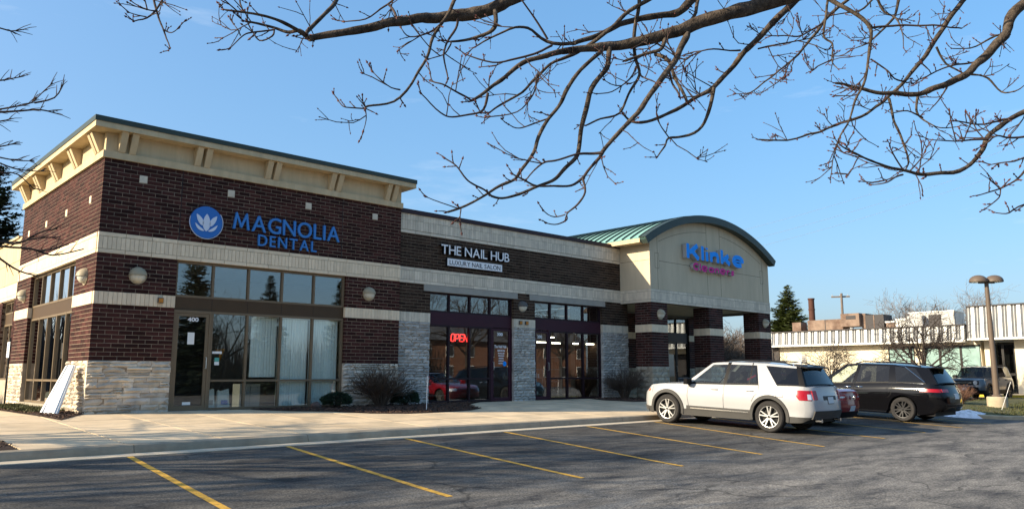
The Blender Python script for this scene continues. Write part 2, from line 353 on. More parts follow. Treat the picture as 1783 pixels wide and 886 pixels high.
def letters(word, x0, x1, z, h, y, m, parent, depth, bold=0.0, gap=0.0, names='letter', shear=0.0, side=None):
    """one object per letter, fitted between x0 and x1 with cap height h"""
    adv = []; xs = 0
    tmp = []
    for ch in word:
        if ch == ' ': xs += 0.36*h; continue
        if ch == 'M':
            o = MB().add([(p[0]*h*.98, p[1]*h, depth) for p in MPOLY]+[(p[0]*h*.98, p[1]*h, -depth) for p in MPOLY], [tuple(range(13)), tuple(reversed(range(13, 26)))]+[(i, i+13, (i+1) % 13+13, (i+1) % 13) for i in range(13)]).build(names, m, parent, local=True); o.rotation_euler = (math.pi/2, 0, 0)
        else: o = text(names, ch, h/0.72, m, parent, (0, 0, 0), depth=depth, bold=bold*h, shear=shear)
        vs = [v.co for v in o.data.vertices]; a, b = min(v.x for v in vs), max(v.x for v in vs)
        tmp.append((o, xs - a, a, b)); xs += (b-a) + gap*h
    tot = xs - gap*h; k = (x1-x0)/tot; org = rootorg(parent)
    for o, ox, a, b in tmp:
        o.scale = (k, 1, 1); o.location = Vector((x0 + ox*k, y, z)) - org
        if side:
            o.data.materials.append(MATS[side])
            for p in o.data.polygons:
                if abs(p.normal.z) < 0.9: p.material_index = 1
    return [t[0] for t in tmp]

MPOLY = [(0, 0), (.17, 1.0), (.25, 1.0), (.55, .34), (.85, 1.0), (.93, 1.0), (1.10, 0), (.95, 0), (.845, .67), (.59, .10), (.51, .10), (.255, .67), (.15, 0)]
ST = {'K': [[(.15, 0), (.15, 1)], [(.28, .42), (.78, 1)], [(.38, .60), (.84, 0)]], 'l': [[(.15, 0), (.15, 1)]], 'i': [[(.15, 0), (.15, .62)], [(.15, .92), (.15, .93)]],
      'n': [[(.15, 0), (.15, .66)], [(.15, .42), (.27, .58), (.44, .62), (.58, .54), (.62, .40), (.62, 0)]], 'k': [[(.15, 0), (.15, 1)], [(.24, .26), (.62, .64)], [(.36, .40), (.70, 0)]],
      'e': [[(.46+.37*math.cos(R(a)), .355+.345*math.sin(R(a))) for a in range(-4, 322, 24)], [.42, (.14, .35), (.76, .35)]], 'C': [[(.44+.36*math.cos(R(a)), .5+.42*math.sin(R(a))) for a in range(42, 320, 24)]],
      'a': [[(.42+.31*math.cos(R(a)), .33+.30*math.sin(R(a))) for a in range(0, 361, 30)], [(.74, 0), (.74, .64)]], 'r': [[(.15, 0), (.15, .66)], [(.17, .44), (.32, .58), (.52, .60)]], 's': [[(.55, .52), (.36, .60), (.19, .48), (.36, .33), (.55, .19), (.36, .05), (.14, .14)]]}
def stroke_letters(word, x0, x1, z, h, y, m, parent, depth, wid, gap, side, names='letter'):
    """heavy rounded sign letters made of overlapping solid strokes, each one millimetre proud of the last"""
    glyph = []; cur = 0.0
    for ch in word:
        pts = [p for st in ST[ch] for p in st if not isinstance(p, float)]; a, b = min(p[0] for p in pts)-wid/2, max(p[0] for p in pts)+wid/2
        glyph.append((ch, cur-a)); cur += b-a+gap
    k = (x1-x0)/(cur-gap); org = rootorg(parent)
    for ch, ox in glyph:
        b = MB(); faces = []
        for si, st in enumerate(ST[ch]):
            wf_ = 1.0
            if isinstance(st[0], float): wf_, st = st[0], st[1:]
            P = [Vector(((p[0]+ox)*k, p[1]*(h-wid*h*.5)+wid*h*.25)) for p in st]; w = wid*h/2*wf_
            # keep the stroke width even after the horizontal fit
            A = []; B_ = []; n = len(P)
            for i in range(n):
                d = P[min(i+1, n-1)]-P[max(i-1, 0)]; d.normalize(); nn = Vector((-d.y, d.x)); A.append(P[i]+nn*w); B_.append(P[i]-nn*w)
            d1 = (P[-1]-P[-2]).normalized(); d0 = (P[0]-P[1]).normalized(); n1 = Vector((-d1.y, d1.x)); n0 = Vector((d0.y, -d0.x)); e = w*.35
            poly = A[:-1]+[P[-1]+n1*w+d1*0, P[-1]+n1*w*.75+d1*e, P[-1]-n1*w*.75+d1*e, P[-1]-n1*w]+B_[-2::-1]+[P[0]-n0*w*.75+d0*e, P[0]+n0*w*.75+d0*e]
            yy = y-depth-.0012*si; q = len(poly); s0 = len(b.v)
            m0 = n
            V = [(x0+p.x, yy, z+p.y) for p in A]+[(x0+p.x, yy, z+p.y) for p in B_]; cap = [P[-1]+n1*w*.75+d1*e, P[-1]-n1*w*.75+d1*e, P[0]+n0*w*.75+d0*e, P[0]-n0*w*.75+d0*e]
            V += [(x0+p.x, yy, z+p.y) for p in cap]
            F = [(i, i+1, n+i+1, n+i) for i in range(n-1)]+[(n-1, 2*n, 2*n+1, 2*n-1), (0, n, 2*n+3, 2*n+2) if (cap[2]-A[0]).length < (cap[2]-B_[0]).length else (0, n, 2*n+2, 2*n+3)]
            lp0 = 2*n+2 if (cap[2]-A[0]).length < (cap[2]-B_[0]).length else 2*n+3; lp1 = 4*n+5-lp0
            loop = list(range(n))+[2*n, 2*n+1]+[2*n-1-i for i in range(n)]+[lp1, lp0]
            nv = len(V); V += [(v[0], y+.0012*si, v[2]) for v in V[:nv]]
            b.add(V, F+[(loop[i], loop[(i+1) % len(loop)], loop[(i+1) % len(loop)]+nv, loop[i]+nv) for i in range(len(loop))])
        o = b.build(names, m, parent); o.data.materials.append(MATS[side])
        for p in o.data.polygons:
            if abs(p.normal.y) < .9: p.material_index = 1
# ---------------------------------------------------------------- ground
def gz(y):
    if y >= -6.65: return -.41
    if y >= -12: return -.41+.04*(y+6.65)
    return max(-.624+.02*(y+12), -.82)
def wz(y): return -.03+.038*min(y, 0)
def sheet(name, xs, ys, zf, m, kind='structure'):
    b = MB(); V = [(x, y, zf(x, y)) for y in ys for x in xs]; n = len(xs)
    b.add(V, [(j*n+i, j*n+i+1, (j+1)*n+i+1, (j+1)*n+i) for j in range(len(ys)-1) for i in range(n-1)])
    o = b.build(name, m, None, smooth=180); o['kind'] = kind; return o
sheet('ground', [-900, -100, 0, 100, 900], [-900, -100, 0, 100, 900], lambda x, y: -1.0, 'earth')
sheet('parking_lot', [-60, -30, 0, 30, 60, 75], [-60, -40, -30, -22, -18, -15, -12, -9.5, -6.64], lambda x, y: gz(y), 'asphalt')
sheet('parking_lot', [29.4, 40, 75], [-6.64, 0, 20, 45], lambda x, y: -.41, 'asphalt')
sheet('lawn', [-40, -20, -12, -2.42], [-6.0, -3, 0, 5, 30], lambda x, y: wz(y)-.02, 'lawn')
# pavement: base with separate slabs
sw = bpy.data.objects.new('sidewalk', None); COL.objects.link(sw); sw['kind'] = 'structure'
b = MB(); b.hexa([(-2.42, -6.05, wz(-6.05)-.4), (29.4, -6.05, wz(-6.05)-.4), (29.4, 0, -.4), (-2.42, 0, -.4), (-2.42, -6.05, wz(-6.05)-.02), (29.4, -6.05, wz(-6.05)-.02), (29.4, 0, wz(0)-.02), (-2.42, 0, wz(0)-.02)])
b.box(-2.42, 0, 0, 24, -.4, wz(0)-.02); b.box(0, 29.4, 0, 3.2, -.4, wz(0)-.02)
b.build('base', 'walk_joint', sw)
def slab(x0, x1, y0, y1):
    g = .013; x0 += g; x1 -= g; y0 += g; y1 -= g; d = random.Random(int(x0*100+y0*37)).uniform(-.002, .002)
    MB().hexa([(x0, y0, wz(y0)-.06), (x1, y0, wz(y0)-.06), (x1, y1, wz(y1)-.06), (x0, y1, wz(y1)-.06), (x0, y0, wz(y0)+d), (x1, y0, wz(y0)+d), (x1, y1, wz(y1)+d), (x0, y1, wz(y1)+d)]).build('paving_slab', 'concrete', sw)
XJ = [-2.42, -.93, .70, 2.23]+[2.23+1.54*i for i in range(1, 18)]+[29.4]
YJ = [-6.0, -4.6, -3.17, -1.6, 0.0]
for i in range(len(XJ)-1):
    for j in range(len(YJ)-1): slab(XJ[i], XJ[i+1], YJ[j], YJ[j+1])
for j in range(10): slab(-2.42, -.93, 1.5*j, 1.5*j+1.5); slab(-.93, -.02, 1.5*j, 1.5*j+1.5)
for i in range(11): slab(19.9+i*.8, 19.9+(i+1)*.8, 0, 1.4); slab(19.9+i*.8, 19.9+(i+1)*.8, 1.4, 2.75)
# kerb with joints, gutter strip
kb = bpy.data.objects.new('kerb', None); COL.objects.link(kb); kb['kind'] = 'structure'
KP = [(-6.0, -.256), (-6.12, -.262), (-6.155, -.275), (-6.175, -.30), (-6.20, -.398), (-6.20, -.7), (-6.0, -.7)]
GP = [(-6.205, -.399), (-6.66, -.400), (-6.66, -.7), (-6.205, -.7)]
xk = [-42.0]; 
while xk[-1] < 28: xk.append(xk[-1]+3.135)
xk = [x+.87+.0 for x in xk]
xk = [-.84+3.135*i for i in range(-13, 10)]+[29.4]
for i in range(len(xk)-1):
    b = MB().prism(KP, xk[i]+.005, xk[i+1]-.005, 'x').build('kerb_stone', 'kerb_concrete', kb, smooth=30)
    MB().prism(GP, xk[i]+.003, xk[i+1]-.003, 'x').build('gutter', 'gutter', kb)
b = MB().prism([(29.4+p[0]*0, 0) for p in ()] or [(29.4, -.7), (29.58, -.7), (29.58, -.29), (29.54, -.262), (29.4, -.256)], -6.2, 14, 'y').build('kerb_stone', 'kerb_concrete', kb)
# parking lines
PL = [(-1.05, -1.55), (1.62, 1.0), (4.20, 3.5), (6.92, 5.85), (9.72, 8.55), (12.5, 11.0), (12.62, 11.2), (15.3, 14.1), (18.05, 16.8), (20.8, 19.6), (23.4, 22.2)]
ends = [-12.05, -12.15, -12.1, -12.2, -12.1, -12.15, -12.15, -12.1, -12.1, -12.1, -12.1]
for (xa, xb), ye in zip(PL[:6]+PL[7:], ends):
    n = 10; V = []; 
    for i in range(n+1):
        t = i/n; y = -6.67+(ye+6.67)*t; x = xa+(xb-xa)*t; V += [(x-.05, y, gz(y)+.005), (x+.05, y, gz(y)+.005)]
    o = MB().add(V, [(2*i, 2*i+1, 2*i+3, 2*i+2) for i in range(n)]).build('parking_line', 'yellow_paint'); o['kind'] = 'structure'
# planting beds with mulch
def bed(name, poly, zf, label, chips=900, seed=1):
    """mulch bed from a polygon"""
    from mathutils.geometry import tessellate_polygon
    r = random.Random(seed)
    b = MB(); n = len(poly); cx = sum(p[0] for p in poly)/n; cy = sum(p[1] for p in poly)/n
    rings = 5; V = []
    for k in range(rings+1):
        t = 1-k/rings
        for p in poly:
            x, y = cx+(p[0]-cx)*t, cy+(p[1]-cy)*t; V.append((x, y, zf(x, y)+.006+.035*(1-t)**.5+(.012*noise.noise((x*4, y*4, 0)) if k else 0)))
    F = [(k*n+i, k*n+(i+1) % n, (k+1)*n+(i+1) % n, (k+1)*n+i) for k in range(rings) for i in range(n)]
    o = b.add(V, F).build(name, 'mulch', None, smooth=180); tag(o, kind='structure')
    c = MB()
    def inside(x, y):
        s = False
        for i in range(n):
            x1, y1 = poly[i]; x2, y2 = poly[i-1]
            if (y1 > y) != (y2 > y) and x < (x2-x1)*(y-y1)/(y2-y1)+x1: s = not s
        return s
    xs = [p[0] for p in poly]; ys = [p[1] for p in poly]
    while chips:
        x, y = r.uniform(min(xs), max(xs)), r.uniform(min(ys), max(ys))
        if not inside(x, y): continue
        chips -= 1; a = r.uniform(0, 3.14); l, w = r.uniform(.015, .05), r.uniform(.006, .016); z = zf(x, y)+.03+r.uniform(-.005, .02)
        ca, sa = math.cos(a), math.sin(a); t = r.uniform(-.02, .02)
        c.add([(x-ca*l-sa*w, y-sa*l+ca*w, z+t), (x+ca*l-sa*w, y+sa*l+ca*w, z-t), (x+ca*l+sa*w, y+sa*l-ca*w, z-t), (x-ca*l+sa*w, y-sa*l-ca*w, z+t), (x, y, z+.012)], [(0, 1, 4), (1, 2, 4), (2, 3, 4), (3, 0, 4)])
    q = c.build('wood_chips', 'mulch_chip', o, kind='stuff')
    return o
zw = lambda x, y: wz(y)
bed('mulch_bed', [(3.9, -.06), (4.1, -.45), (4.6, -1.05), (5.4, -1.5), (6.05, -2.5), (6.9, -2.95), (7.9, -2.95), (9.2, -2.75), (10.1, -2.2), (10.5, -1.1), (11.2, -.5), (11.9, -.05), (9.0, -.06), (6.5, -.06)], zw, None, 2600, 2)
bed('mulch_bed', [(17.3, -.02), (17.1, -.9), (17.6, -1.9), (18.3, -2.1), (19.0, -1.7), (19.42, -1.45), (19.42, -.1)], zw, None, 700, 3)
bed('mulch_bed', [(-.02, -.1), (-.15, -.25), (-.78, -1.35), (-.98, .2), (-1.0, 3.2), (-1.0, 6.5), (-.06, 6.5), (-.06, 1.8)], zw, None, 1800, 4)
bed('mulch_bed', [(-2.46, -5.98), (-2.46, -4.9), (-2.7, -4.2), (-6, -4.1), (-10, -4.5), (-10, -5.98)], lambda x, y: wz(y)+.0, None, 1400, 5)
# ---------------------------------------------------------------- masonry
rng = random.Random(11)
def courses(u0, u1, z0, z1, n, bl, holes=(), ph=0.0, j=0.012):
    out = []; ch = (z1-z0)/n
    for k in range(n):
        a, b = z0+k*ch, z0+(k+1)*ch; mid = (a+b)/2
        iv = [(u0, u1)]
        for (ha, hb, hz0, hz1) in holes:
            if hz0 < mid < hz1:
                nv = []
                for (p, q) in iv:
                    if hb <= p or ha >= q: nv.append((p, q)); continue
                    if p < ha: nv.append((p, ha))
                    if hb < q: nv.append((hb, q))
                iv = nv
        o = u0 - bl + ((k % 2)*0.5 + ph)*bl
        for (p, q) in iv:
            cuts = [p]; c = o
            while c < q:
                if c > p+0.06 and c < q-0.06: cuts.append(c)
                c += bl
            cuts.append(q)
            for i in range(len(cuts)-1):
                out.append((cuts[i]+(j/2 if i > 0 else 0), cuts[i+1]-(j/2 if i < len(cuts)-2 else 0), a+j/2, b-j/2))
    return out
def soldiers(u0, u1, z0, z1, w=0.1016, j=0.008):
    n = max(1, round((u1-u0)/w)); w = (u1-u0)/n
    return [(u0+i*w+(j/2 if i else 0), u0+(i+1)*w-(j/2 if i < n-1 else 0), z0+j/2, z1-j/2) for i in range(n)]
def ashlar(u0, u1, z0, z1, rows, lo, hi):
    out = []; hs = [rng.uniform(0.7, 1.35) for _ in range(rows)]; t = sum(hs); z = z0
    for h in hs:
        h = h/t*(z1-z0); u = u0
        while u < u1-0.01:
            l = rng.uniform(lo, hi)
            if u1-(u+l) < lo*0.6: l = u1-u
            if h > 0.11 and rng.random() < 0.25 and l > 0.2:
                out.append((u+.003, u+l-.003, z+.003, z+h*0.5-.002)); out.append((u+.003, u+l-.003, z+h*0.5+.002, z+h-.003))
            else: out.append((u+.003, u+l-.003, z+.003, z+h-.003))
            u += l
        z += h
    return out
def rock_unit(seed):
    r = random.Random(seed); nu, nz = 4, 2; V = []; F = []
    for jz in range(nz+1):
        for iu in range(nu+1):
            e = iu in (0, nu) or jz in (0, nz)
            V.append((iu/nu + (0 if iu in (0, nu) else r.uniform(-.06, .06)), (r.uniform(.10, .32) if e else r.uniform(-.22, .12)), jz/nz + (0 if jz in (0, nz) else r.uniform(-.12, .12))))
    for jz in range(nz):
        for iu in range(nu):
            a = jz*(nu+1)+iu; F.append((a, a+1, a+nu+2, a+nu+1))
    b = len(V); V += [(0, 1, 0), (1, 1, 0), (1, 1, 1), (0, 1, 1)]
    bot = [i for i in range(nu+1)]; top = [nz*(nu+1)+i for i in range(nu+1)]
    F.append(tuple(bot[::-1])+(b, b+1)); F.append(tuple(top)+(b+2, b+3))
    F.append((0, nu+1, 2*(nu+1), b+3, b)); F.append((nu, b+1, b+2, nz*(nu+1)+nu, nu+1+nu))
    return V, F
ROCKS = [rock_unit(i) for i in range(12)]
BOXU = ([(0,0,0),(1,0,0),(1,1,0),(0,1,0),(0,0,1),(1,0,1),(1,1,1),(0,1,1)], [(0,3,2,1),(4,5,6,7),(0,1,5,4),(1,2,6,5),(2,3,7,6),(3,0,4,7)])
MESHC = {}
class Masonry:
    """collects the pieces of a wall; the largest in view become single objects, the rest one part"""
    def __init__(s, thing_, limit=300): s.t = thing_; s.p = {}; s.limit = limit
    def put(s, wall, name, m, rects, face, plane, d=0.09, rock=False, proud=0.0, jit=0.0):
        for r in rects: s.p.setdefault(name, []).append((wall, m, r, face, plane - 0, d, rock, proud + (rng.uniform(-jit, jit) if jit else 0)))
    def frame(s, r, face, plane, d, proud):
        ua, ub, za, zb = r
        if face == 'front': o = Vector((ua, plane-proud, za)); ex, ey = Vector((ub-ua, 0, 0)), Vector((0, d+proud, 0))
        elif face == 'back': o = Vector((ub, plane+proud, za)); ex, ey = Vector((ua-ub, 0, 0)), Vector((0, -d-proud, 0))
        elif face == 'left': o = Vector((plane-proud, ub, za)); ex, ey = Vector((0, ua-ub, 0)), Vector((d+proud, 0, 0))
        else: o = Vector((plane+proud, ua, za)); ex, ey = Vector((0, ub-ua, 0)), Vector((-d-proud, 0, 0))
        return o, ex, ey, Vector((0, 0, zb-za))
    def done(s):
        org = rootorg(s.t)
        for name, L in s.p.items():
            sc = []
            for i, (wall, m, r, face, plane, d, rock, proud) in enumerate(L):
                o, ex, ey, ez = s.frame(r, face, plane, d, proud); c = o+ex*.5+ez*.5; v = c-CAM
                nrm = -ey.normalized(); vis = max(0.0, -nrm.dot(v.normalized())); sc.append((ex.length*ez.length*vis/v.length_squared, i))
            sc.sort(reverse=True); single = set(i for a, i in sc[:s.limit]) if len(L) > s.limit else set(range(len(L)))
            rest = {}
            for i, (wall, m, r, face, plane, d, rock, proud) in enumerate(L):
                o, ex, ey, ez = s.frame(r, face, plane, d, proud)
                k = (i*7+3) % 12; U = ROCKS[k] if rock else BOXU
                if i in single:
                    key = (m, name, k if rock else -1, face)
                    if rock or True:
                        if key not in MESHC:
                            me = bpy.data.meshes.new(name); A = Matrix((ex.normalized(), ey.normalized(), Vector((0, 0, 1)))).transposed()
                            me.from_pydata([tuple(A @ Vector(v)) for v in U[0]], [], U[1]); me.materials.append(MATS[m]); fix(me); MESHC[key] = me
                        ob = bpy.data.objects.new(name, MESHC[key]); COL.objects.link(ob); ob.parent = wall; ob.location = o-org
                        A = [abs(x) for x in (ex+ey+ez)]; ob.scale = A
                else:
                    b = rest.setdefault((wall, m), MB()); b.add([tuple(o+ex*v[0]+ey*v[1]+ez*v[2]) for v in U[0]], U[1])
            plural = {'brick': 'bricks', 'stone': 'stones', 'block': 'blocks'}.get(name, name)
            for (wall, m), b in rest.items(): b.build(plural, m, wall, kind='stuff')
# ---------------------------------------------------------------- windows
def window(parent, name, fm, gm, xs, z0, z1, y, zm=None, fw=0.055, dp=0.11, face='front', head=True, pane='pane', sill=0.0, hinge=None):
    """a framed row of panes: frame mesh with its panes as children. xs: mullion centres including both jambs"""
    b = MB(); T = (lambda u0, u1, d0, d1, a, c: b.box(u0, u1, d0, d1, a, c)) if face == 'front' else (lambda u0, u1, d0, d1, a, c: b.box(d0, d1, u0, u1, a, c)) if face == 'left' else (lambda u0, u1, d0, d1, a, c: b.box(d0, d1, u0, u1, a, c))
    h = fw/2; zs = [z0, z1] if zm is None else [z0, zm, z1]
    for i, x in enumerate(xs): T(x-h, x+h, y, y+dp, z0, z1)
    for i in range(len(xs)-1):
        for k, z in enumerate(zs):
            a, c = (z, z+fw) if k == 0 else (z-fw, z) if k == len(zs)-1 else (z-h, z+h)
            T(xs[i]+h, xs[i+1]-h, y+.004, y+dp-.004, a, c)
    f = b.build(name, fm, parent)
    for i in range(len(xs)-1):
        for k in range(len(zs)-1):
            p = MB(); a, c = xs[i]+h-.006, xs[i+1]-h+.006; e, g = zs[k]+.03, zs[k+1]-.03; yy = y+dp*.5
            if face == 'front': p.box(a, c, yy-.004, yy+.004, e, g)
            else: p.box(yy-.004, yy+.004, a, c, e, g)
            p.build(pane, gm, f)
    return f
def door(parent, fm, gm, x0, x1, z0, z1, y, handle='right', fw=0.075, label=None, dp=0.055):
    b = MB(); b.box(x0, x0+fw, y, y+dp, z0, z1); b.box(x1-fw, x1, y, y+dp, z0, z1); b.box(x0+fw, x1-fw, y, y+dp, z1-fw, z1); b.box(x0+fw, x1-fw, y, y+dp, z0, z0+fw*1.6)
    d = b.build('door', fm, parent)
    MB().box(x0+fw-.006, x1-fw+.006, y+dp*.4, y+dp*.4+.008, z0+fw*1.6-.01, z1-fw+.01).build('pane', gm, d)
    hx = x1-fw*.5 if handle == 'right' else x0+fw*.5
    MB().tube([(hx, y, 1.02), (hx, y-.06, 1.02), (hx, y-.06, 1.30), (hx, y, 1.30)], .012, 8).build('handle', 'steel', d, smooth=40)
    return d
# ---------------------------------------------------------------- corner shop
cb = thing('corner_shop', (0, 0, -.03), 'tall dark brick corner shop with tan bracketed cornice and stone base', 'building')
XD, YF = 8.616, 8.30
b = MB()   # backing wall (mortar)
J = .006
b.box(J, 1.85, J, .30, -.3, 6.03); b.box(6.72, XD-J, J, .30, -.3, 6.03); b.box(1.85, 6.72, J, .30, 3.73, 6.03)
b.box(J, .30, .30, 1.77, -.3, 6.03); b.box(J, .30, 6.56, YF-J, -.3, 6.03); b.box(J, .30, 1.77, 6.56, 3.73, 6.03)
wf = b.build('wall', 'mortar', cb)
b = MB(); b.box(.32, XD-.02, 8.0, 8.28, -.3, 6.03); b.box(XD-.28, XD-.02, .32, 8.0, -.3, 6.03)
b.build('rear_wall', 'mortar_dark', cb)
ms = Masonry(cb, 300)
Z0, ZS, ZL0, ZL1, ZB0, ZB1, ZT = -.09, 1.19, 2.511, 2.808, 3.72, 4.22, 6.02
sq = [(.82, 1.0, 5.54, 5.72), (3.05, 3.23, 5.54, 5.72), (5.32, 5.50, 5.54, 5.72), (7.56, 7.74, 5.54, 5.72)]
ms.put(wf, 'brick', 'brick', courses(0, XD, ZB1, ZT, 18, .3048, [(a-.01, c+.01, d, e) for a, c, d, e in sq]), 'front', 0)
ms.put(wf, 'brick', 'brick', courses(0, 1.86, ZL1, ZB0, 9, .3048), 'front', 0); ms.put(wf, 'brick', 'brick', courses(6.71, XD, ZL1, ZB0, 9, .3048, ph=.3), 'front', 0)
ms.put(wf, 'brick', 'brick', courses(0, 1.86, ZS, ZL0, 13, .3048), 'front', 0); ms.put(wf, 'brick', 'brick', courses(6.71, XD, ZS, ZL0, 13, .3048, ph=.3), 'front', 0)
ms.put(wf, 'block', 'cream_block', soldiers(0, XD, 3.82, 4.12), 'front', 0, proud=.012, d=.07)
for z in (3.72, 4.12): ms.put(wf, 'block', 'cream_block', courses(0, XD, z, z+.10, 1, .61), 'front', 0, proud=.016, d=.07)
for a, c in ((0, 1.86), (6.71, XD)): ms.put(wf, 'block', 'cream_block', soldiers(a, c, ZL0, ZL1), 'front', 0, proud=.014, d=.10)
ms.put(wf, 'stone', 'ledge_stone', ashlar(-.02, 1.86, Z0, ZS, 10, .22, .62), 'front', 0, d=.11, rock=True, proud=.035, jit=.018)
ms.put(wf, 'stone', 'ledge_stone', ashlar(6.71, XD, Z0, ZS, 11, .2, .55), 'front', 0, d=.11, rock=True, proud=.035, jit=.018)
# side (sunlit) face
S0 = .095
sqs = [(.84, 1.0, 5.04, 5.22), (3.02, 3.2, 5.04, 5.22), (5.15, 5.33, 5.04, 5.22), (7.28, 7.46, 5.04, 5.22)]
ms.put(wf, 'brick', 'brick', courses(S0, YF, ZB1, ZT, 18, .3048, [(a-.01, c+.01, d, e) for a, c, d, e in sqs], ph=.2), 'left', 0)
for a, c in ((S0, 1.78), (6.55, YF)):
    ms.put(wf, 'brick', 'brick', courses(a, c, ZL1, ZB0, 9, .3048, ph=.2), 'left', 0); ms.put(wf, 'brick', 'brick', courses(a, c, ZS, ZL0, 13, .3048, ph=.2), 'left', 0)
    ms.put(wf, 'block', 'cream_block', soldiers(a, c, ZL0, ZL1), 'left', 0, proud=.014, d=.10)
    ms.put(wf, 'stone', 'ledge_stone', ashlar(a+.02, c, Z0, ZS, 12, .13, .34), 'left', 0, d=.11, rock=True, proud=.035, jit=.02)
ms.put(wf, 'block', 'cream_block', soldiers(S0, YF, 3.82, 4.12), 'left', 0, proud=.012, d=.07)
for z in (3.72, 4.12): ms.put(wf, 'block', 'cream_block', courses(S0, YF, z, z+.10, 1, .61), 'left', 0, proud=.016, d=.07)
for a, c, d, e in sq: box('vent_tile', 'grey_block', cb, a, c, -.012, .05, d, e)
for a, c, d, e in sqs: box('vent_tile', 'cream_block', cb, -.012, .05, a, c, d, e)
for x in (1.86, 6.53): box('control_joint', 'dark_frame', cb, x-.008, x+.008, -.002, .006, ZB1, ZT)
ms.done()
# cornice
cn = MB()
cn.box(-.06, XD+.03, -.06, .2, 6.02, 6.19); cn.box(-.06, .2, .2, YF+.03, 6.02, 6.19)
cn = cn.build('cornice', 'stucco', cb)
b = MB(); b.box(.004, XD-.01, .004, .25, 6.19, 6.66); b.box(.004, .25, .25, YF-.01, 6.19, 6.66); b.build('frieze', 'stucco', cn)
b = MB(); b.box(-.345, XD+.31, -.345, YF+.345, 6.66, 6.80); b.build('soffit', 'stucco', cn)
b = MB(); b.box(-.365, XD+.33, -.365, YF+.365, 6.80, 6.925); b.build('coping', 'green_metal', cn)
prof = [(.02, 6.192), (-.075, 6.192), (-.285, 6.655), (.02, 6.655)]
for x in (.27, 2.10, 4.03, 6.0, 7.95):
    for dx in (0, .245): MB().prism(prof, x+dx, x+dx+.155, 'x').build('bracket', 'stucco', cn)
for y in (.22, 2.08, 4.02, 5.85, 7.62):
    for dy in (0, .24): MB().prism(prof, y+dy, y+dy+.155, 'y').build('bracket', 'stucco', cn)
# windows and door
box('head_panel', 'bronze_panel', cb, 1.862, 6.708, .085, .18, 2.475, 2.80)
for x in (2.83, 3.79, 4.76, 5.73): box('panel_seam', 'dark_frame', cb, x-.004, x+.004, .082, .09, 2.48, 2.795)
window(cb, 'window', 'bronze', 'pane', [1.89, 2.83, 3.79, 4.76, 5.73, 6.68], 2.80, 3.715, .07)
window(cb, 'window', 'bronze', 'pane', [2.86, 3.81, 4.77, 5.73, 6.68], -.02, 2.475, .07, zm=.715)
b = MB(); b.box(1.865, 1.93, .05, .16, -.03, 2.475); b.box(2.775, 2.832, .05, .16, -.03, 2.475); b.box(1.93, 2.775, .05, .16, 2.40, 2.475); b.build('door_frame', 'bronze', cb)
dr = door(cb, 'bronze', 'pane_dark', 1.935, 2.77, -.02, 2.395, .06)
text('number', '400', .145, 'white_letter', dr, (2.235, .078, 2.20), depth=.002, bold=.004, sx=1.25)
box('notice', 'paper', dr, 2.255, 2.425, .076, .079, 1.62, 1.92)
box('sticker', 'paper', dr, 2.22, 2.42, .076, .079, .12, .19)
box('threshold', 'steel', cb, 1.87, 2.83, .0, .17, -.06, -.022)
# side windows (sunlit side)
ym = [1.80, 2.72, 3.66, 4.62, 5.57, 6.52]
window(cb, 'window', 'bronze', 'pane_dark', ym, 2.80, 3.715, .10, face='left')
box('head_panel', 'bronze_panel', cb, .115, .20, 1.785, 6.545, 2.475, 2.80)
window(cb, 'window', 'bronze', 'pane_dark', ym, .10, 2.475, .10, zm=.715, face='left')
box('sill', 'split_block', cb, -.02, .22, 1.80, 6.53, -.2, .10)
# interior shell
b = MB(); b.box(.31, XD-.3, .31, 7.98, -.09, -.045); b.build('interior_floor', 'interior_floor', cb)
box('interior_ceiling', 'interior_ceiling', cb, .31, XD-.3, .31, 7.98, 3.78, 3.84)
box('interior_partition', 'interior_wall', cb, 1.2, XD-.3, 3.6, 3.7, -.04, 3.77)
box('interior_counter', 'interior_wall', cb, 1.5, 3.4, 2.0, 2.6, -.04, 1.0)
box('roof_deck', 'lintel', cb, .31, XD-.3, .31, 7.98, 5.9, 5.98)
# ---------------------------------------------------------------- middle shop
mb = thing('middle_shop', (XD, .1, -.03), 'brown brick shop with two maroon storefronts between grey stone piers', 'building')
YM = .10; XE = 19.90
b = MB(); K = YM+.006
for a, c in ((XD+.005, 9.87), (13.55, 14.59), (18.32, XE-J)): b.box(a, c, K, YM+.28, -.3, 3.725)
b.box(XD+.005, XE-J, K, YM+.28, 3.725, 5.93)
wm = b.build('wall', 'mortar_dark', mb)
mm = Masonry(mb, 300)
XL = XD+.012; XR2 = 19.46
mm.put(wm, 'brick', 'brick_mid', courses(XL, XR2, 4.22, 5.30, 11, .3048, [(14.33, 14.345, 4, 6)]), 'front', YM)
for a, c in ((XL, 9.875), (13.545, 14.595), (18.315, XE)):
    hl = [(9.60, 13.73, 3.50, 3.73), (14.31, 18.49, 3.50, 3.73)]
    mm.put(wm, 'brick', 'brick_mid', courses(a, c, 2.81, 3.72, 9, .3048, hl), 'front', YM)
    mm.put(wm, 'block', 'grey_block', soldiers(a, c, 2.51, 2.81), 'front', YM, proud=.012)
    mm.put(wm, 'stone', 'ledge_stone_grey', ashlar(a, c, -.1, 2.51, 27, .14, .42), 'front', YM, d=.10, rock=True, proud=.03, jit=.016)
for z0_, z1_ in ((5.72, 5.93), (5.41, 5.72), (3.82, 4.12)): mm.put(wm, 'block', 'grey_block', soldiers(XL, XR2, z0_, z1_), 'front', YM, proud=.012, d=.07)
for z in (5.30, 3.72, 4.12): mm.put(wm, 'block', 'grey_block', courses(XL, XR2, z, z+.10, 1, .61), 'front', YM, proud=.016, d=.07)
mm.done()
box('control_joint', 'block_joint', mb, 14.332, 14.344, YM-.002, YM+.02, 4.22, 5.30)
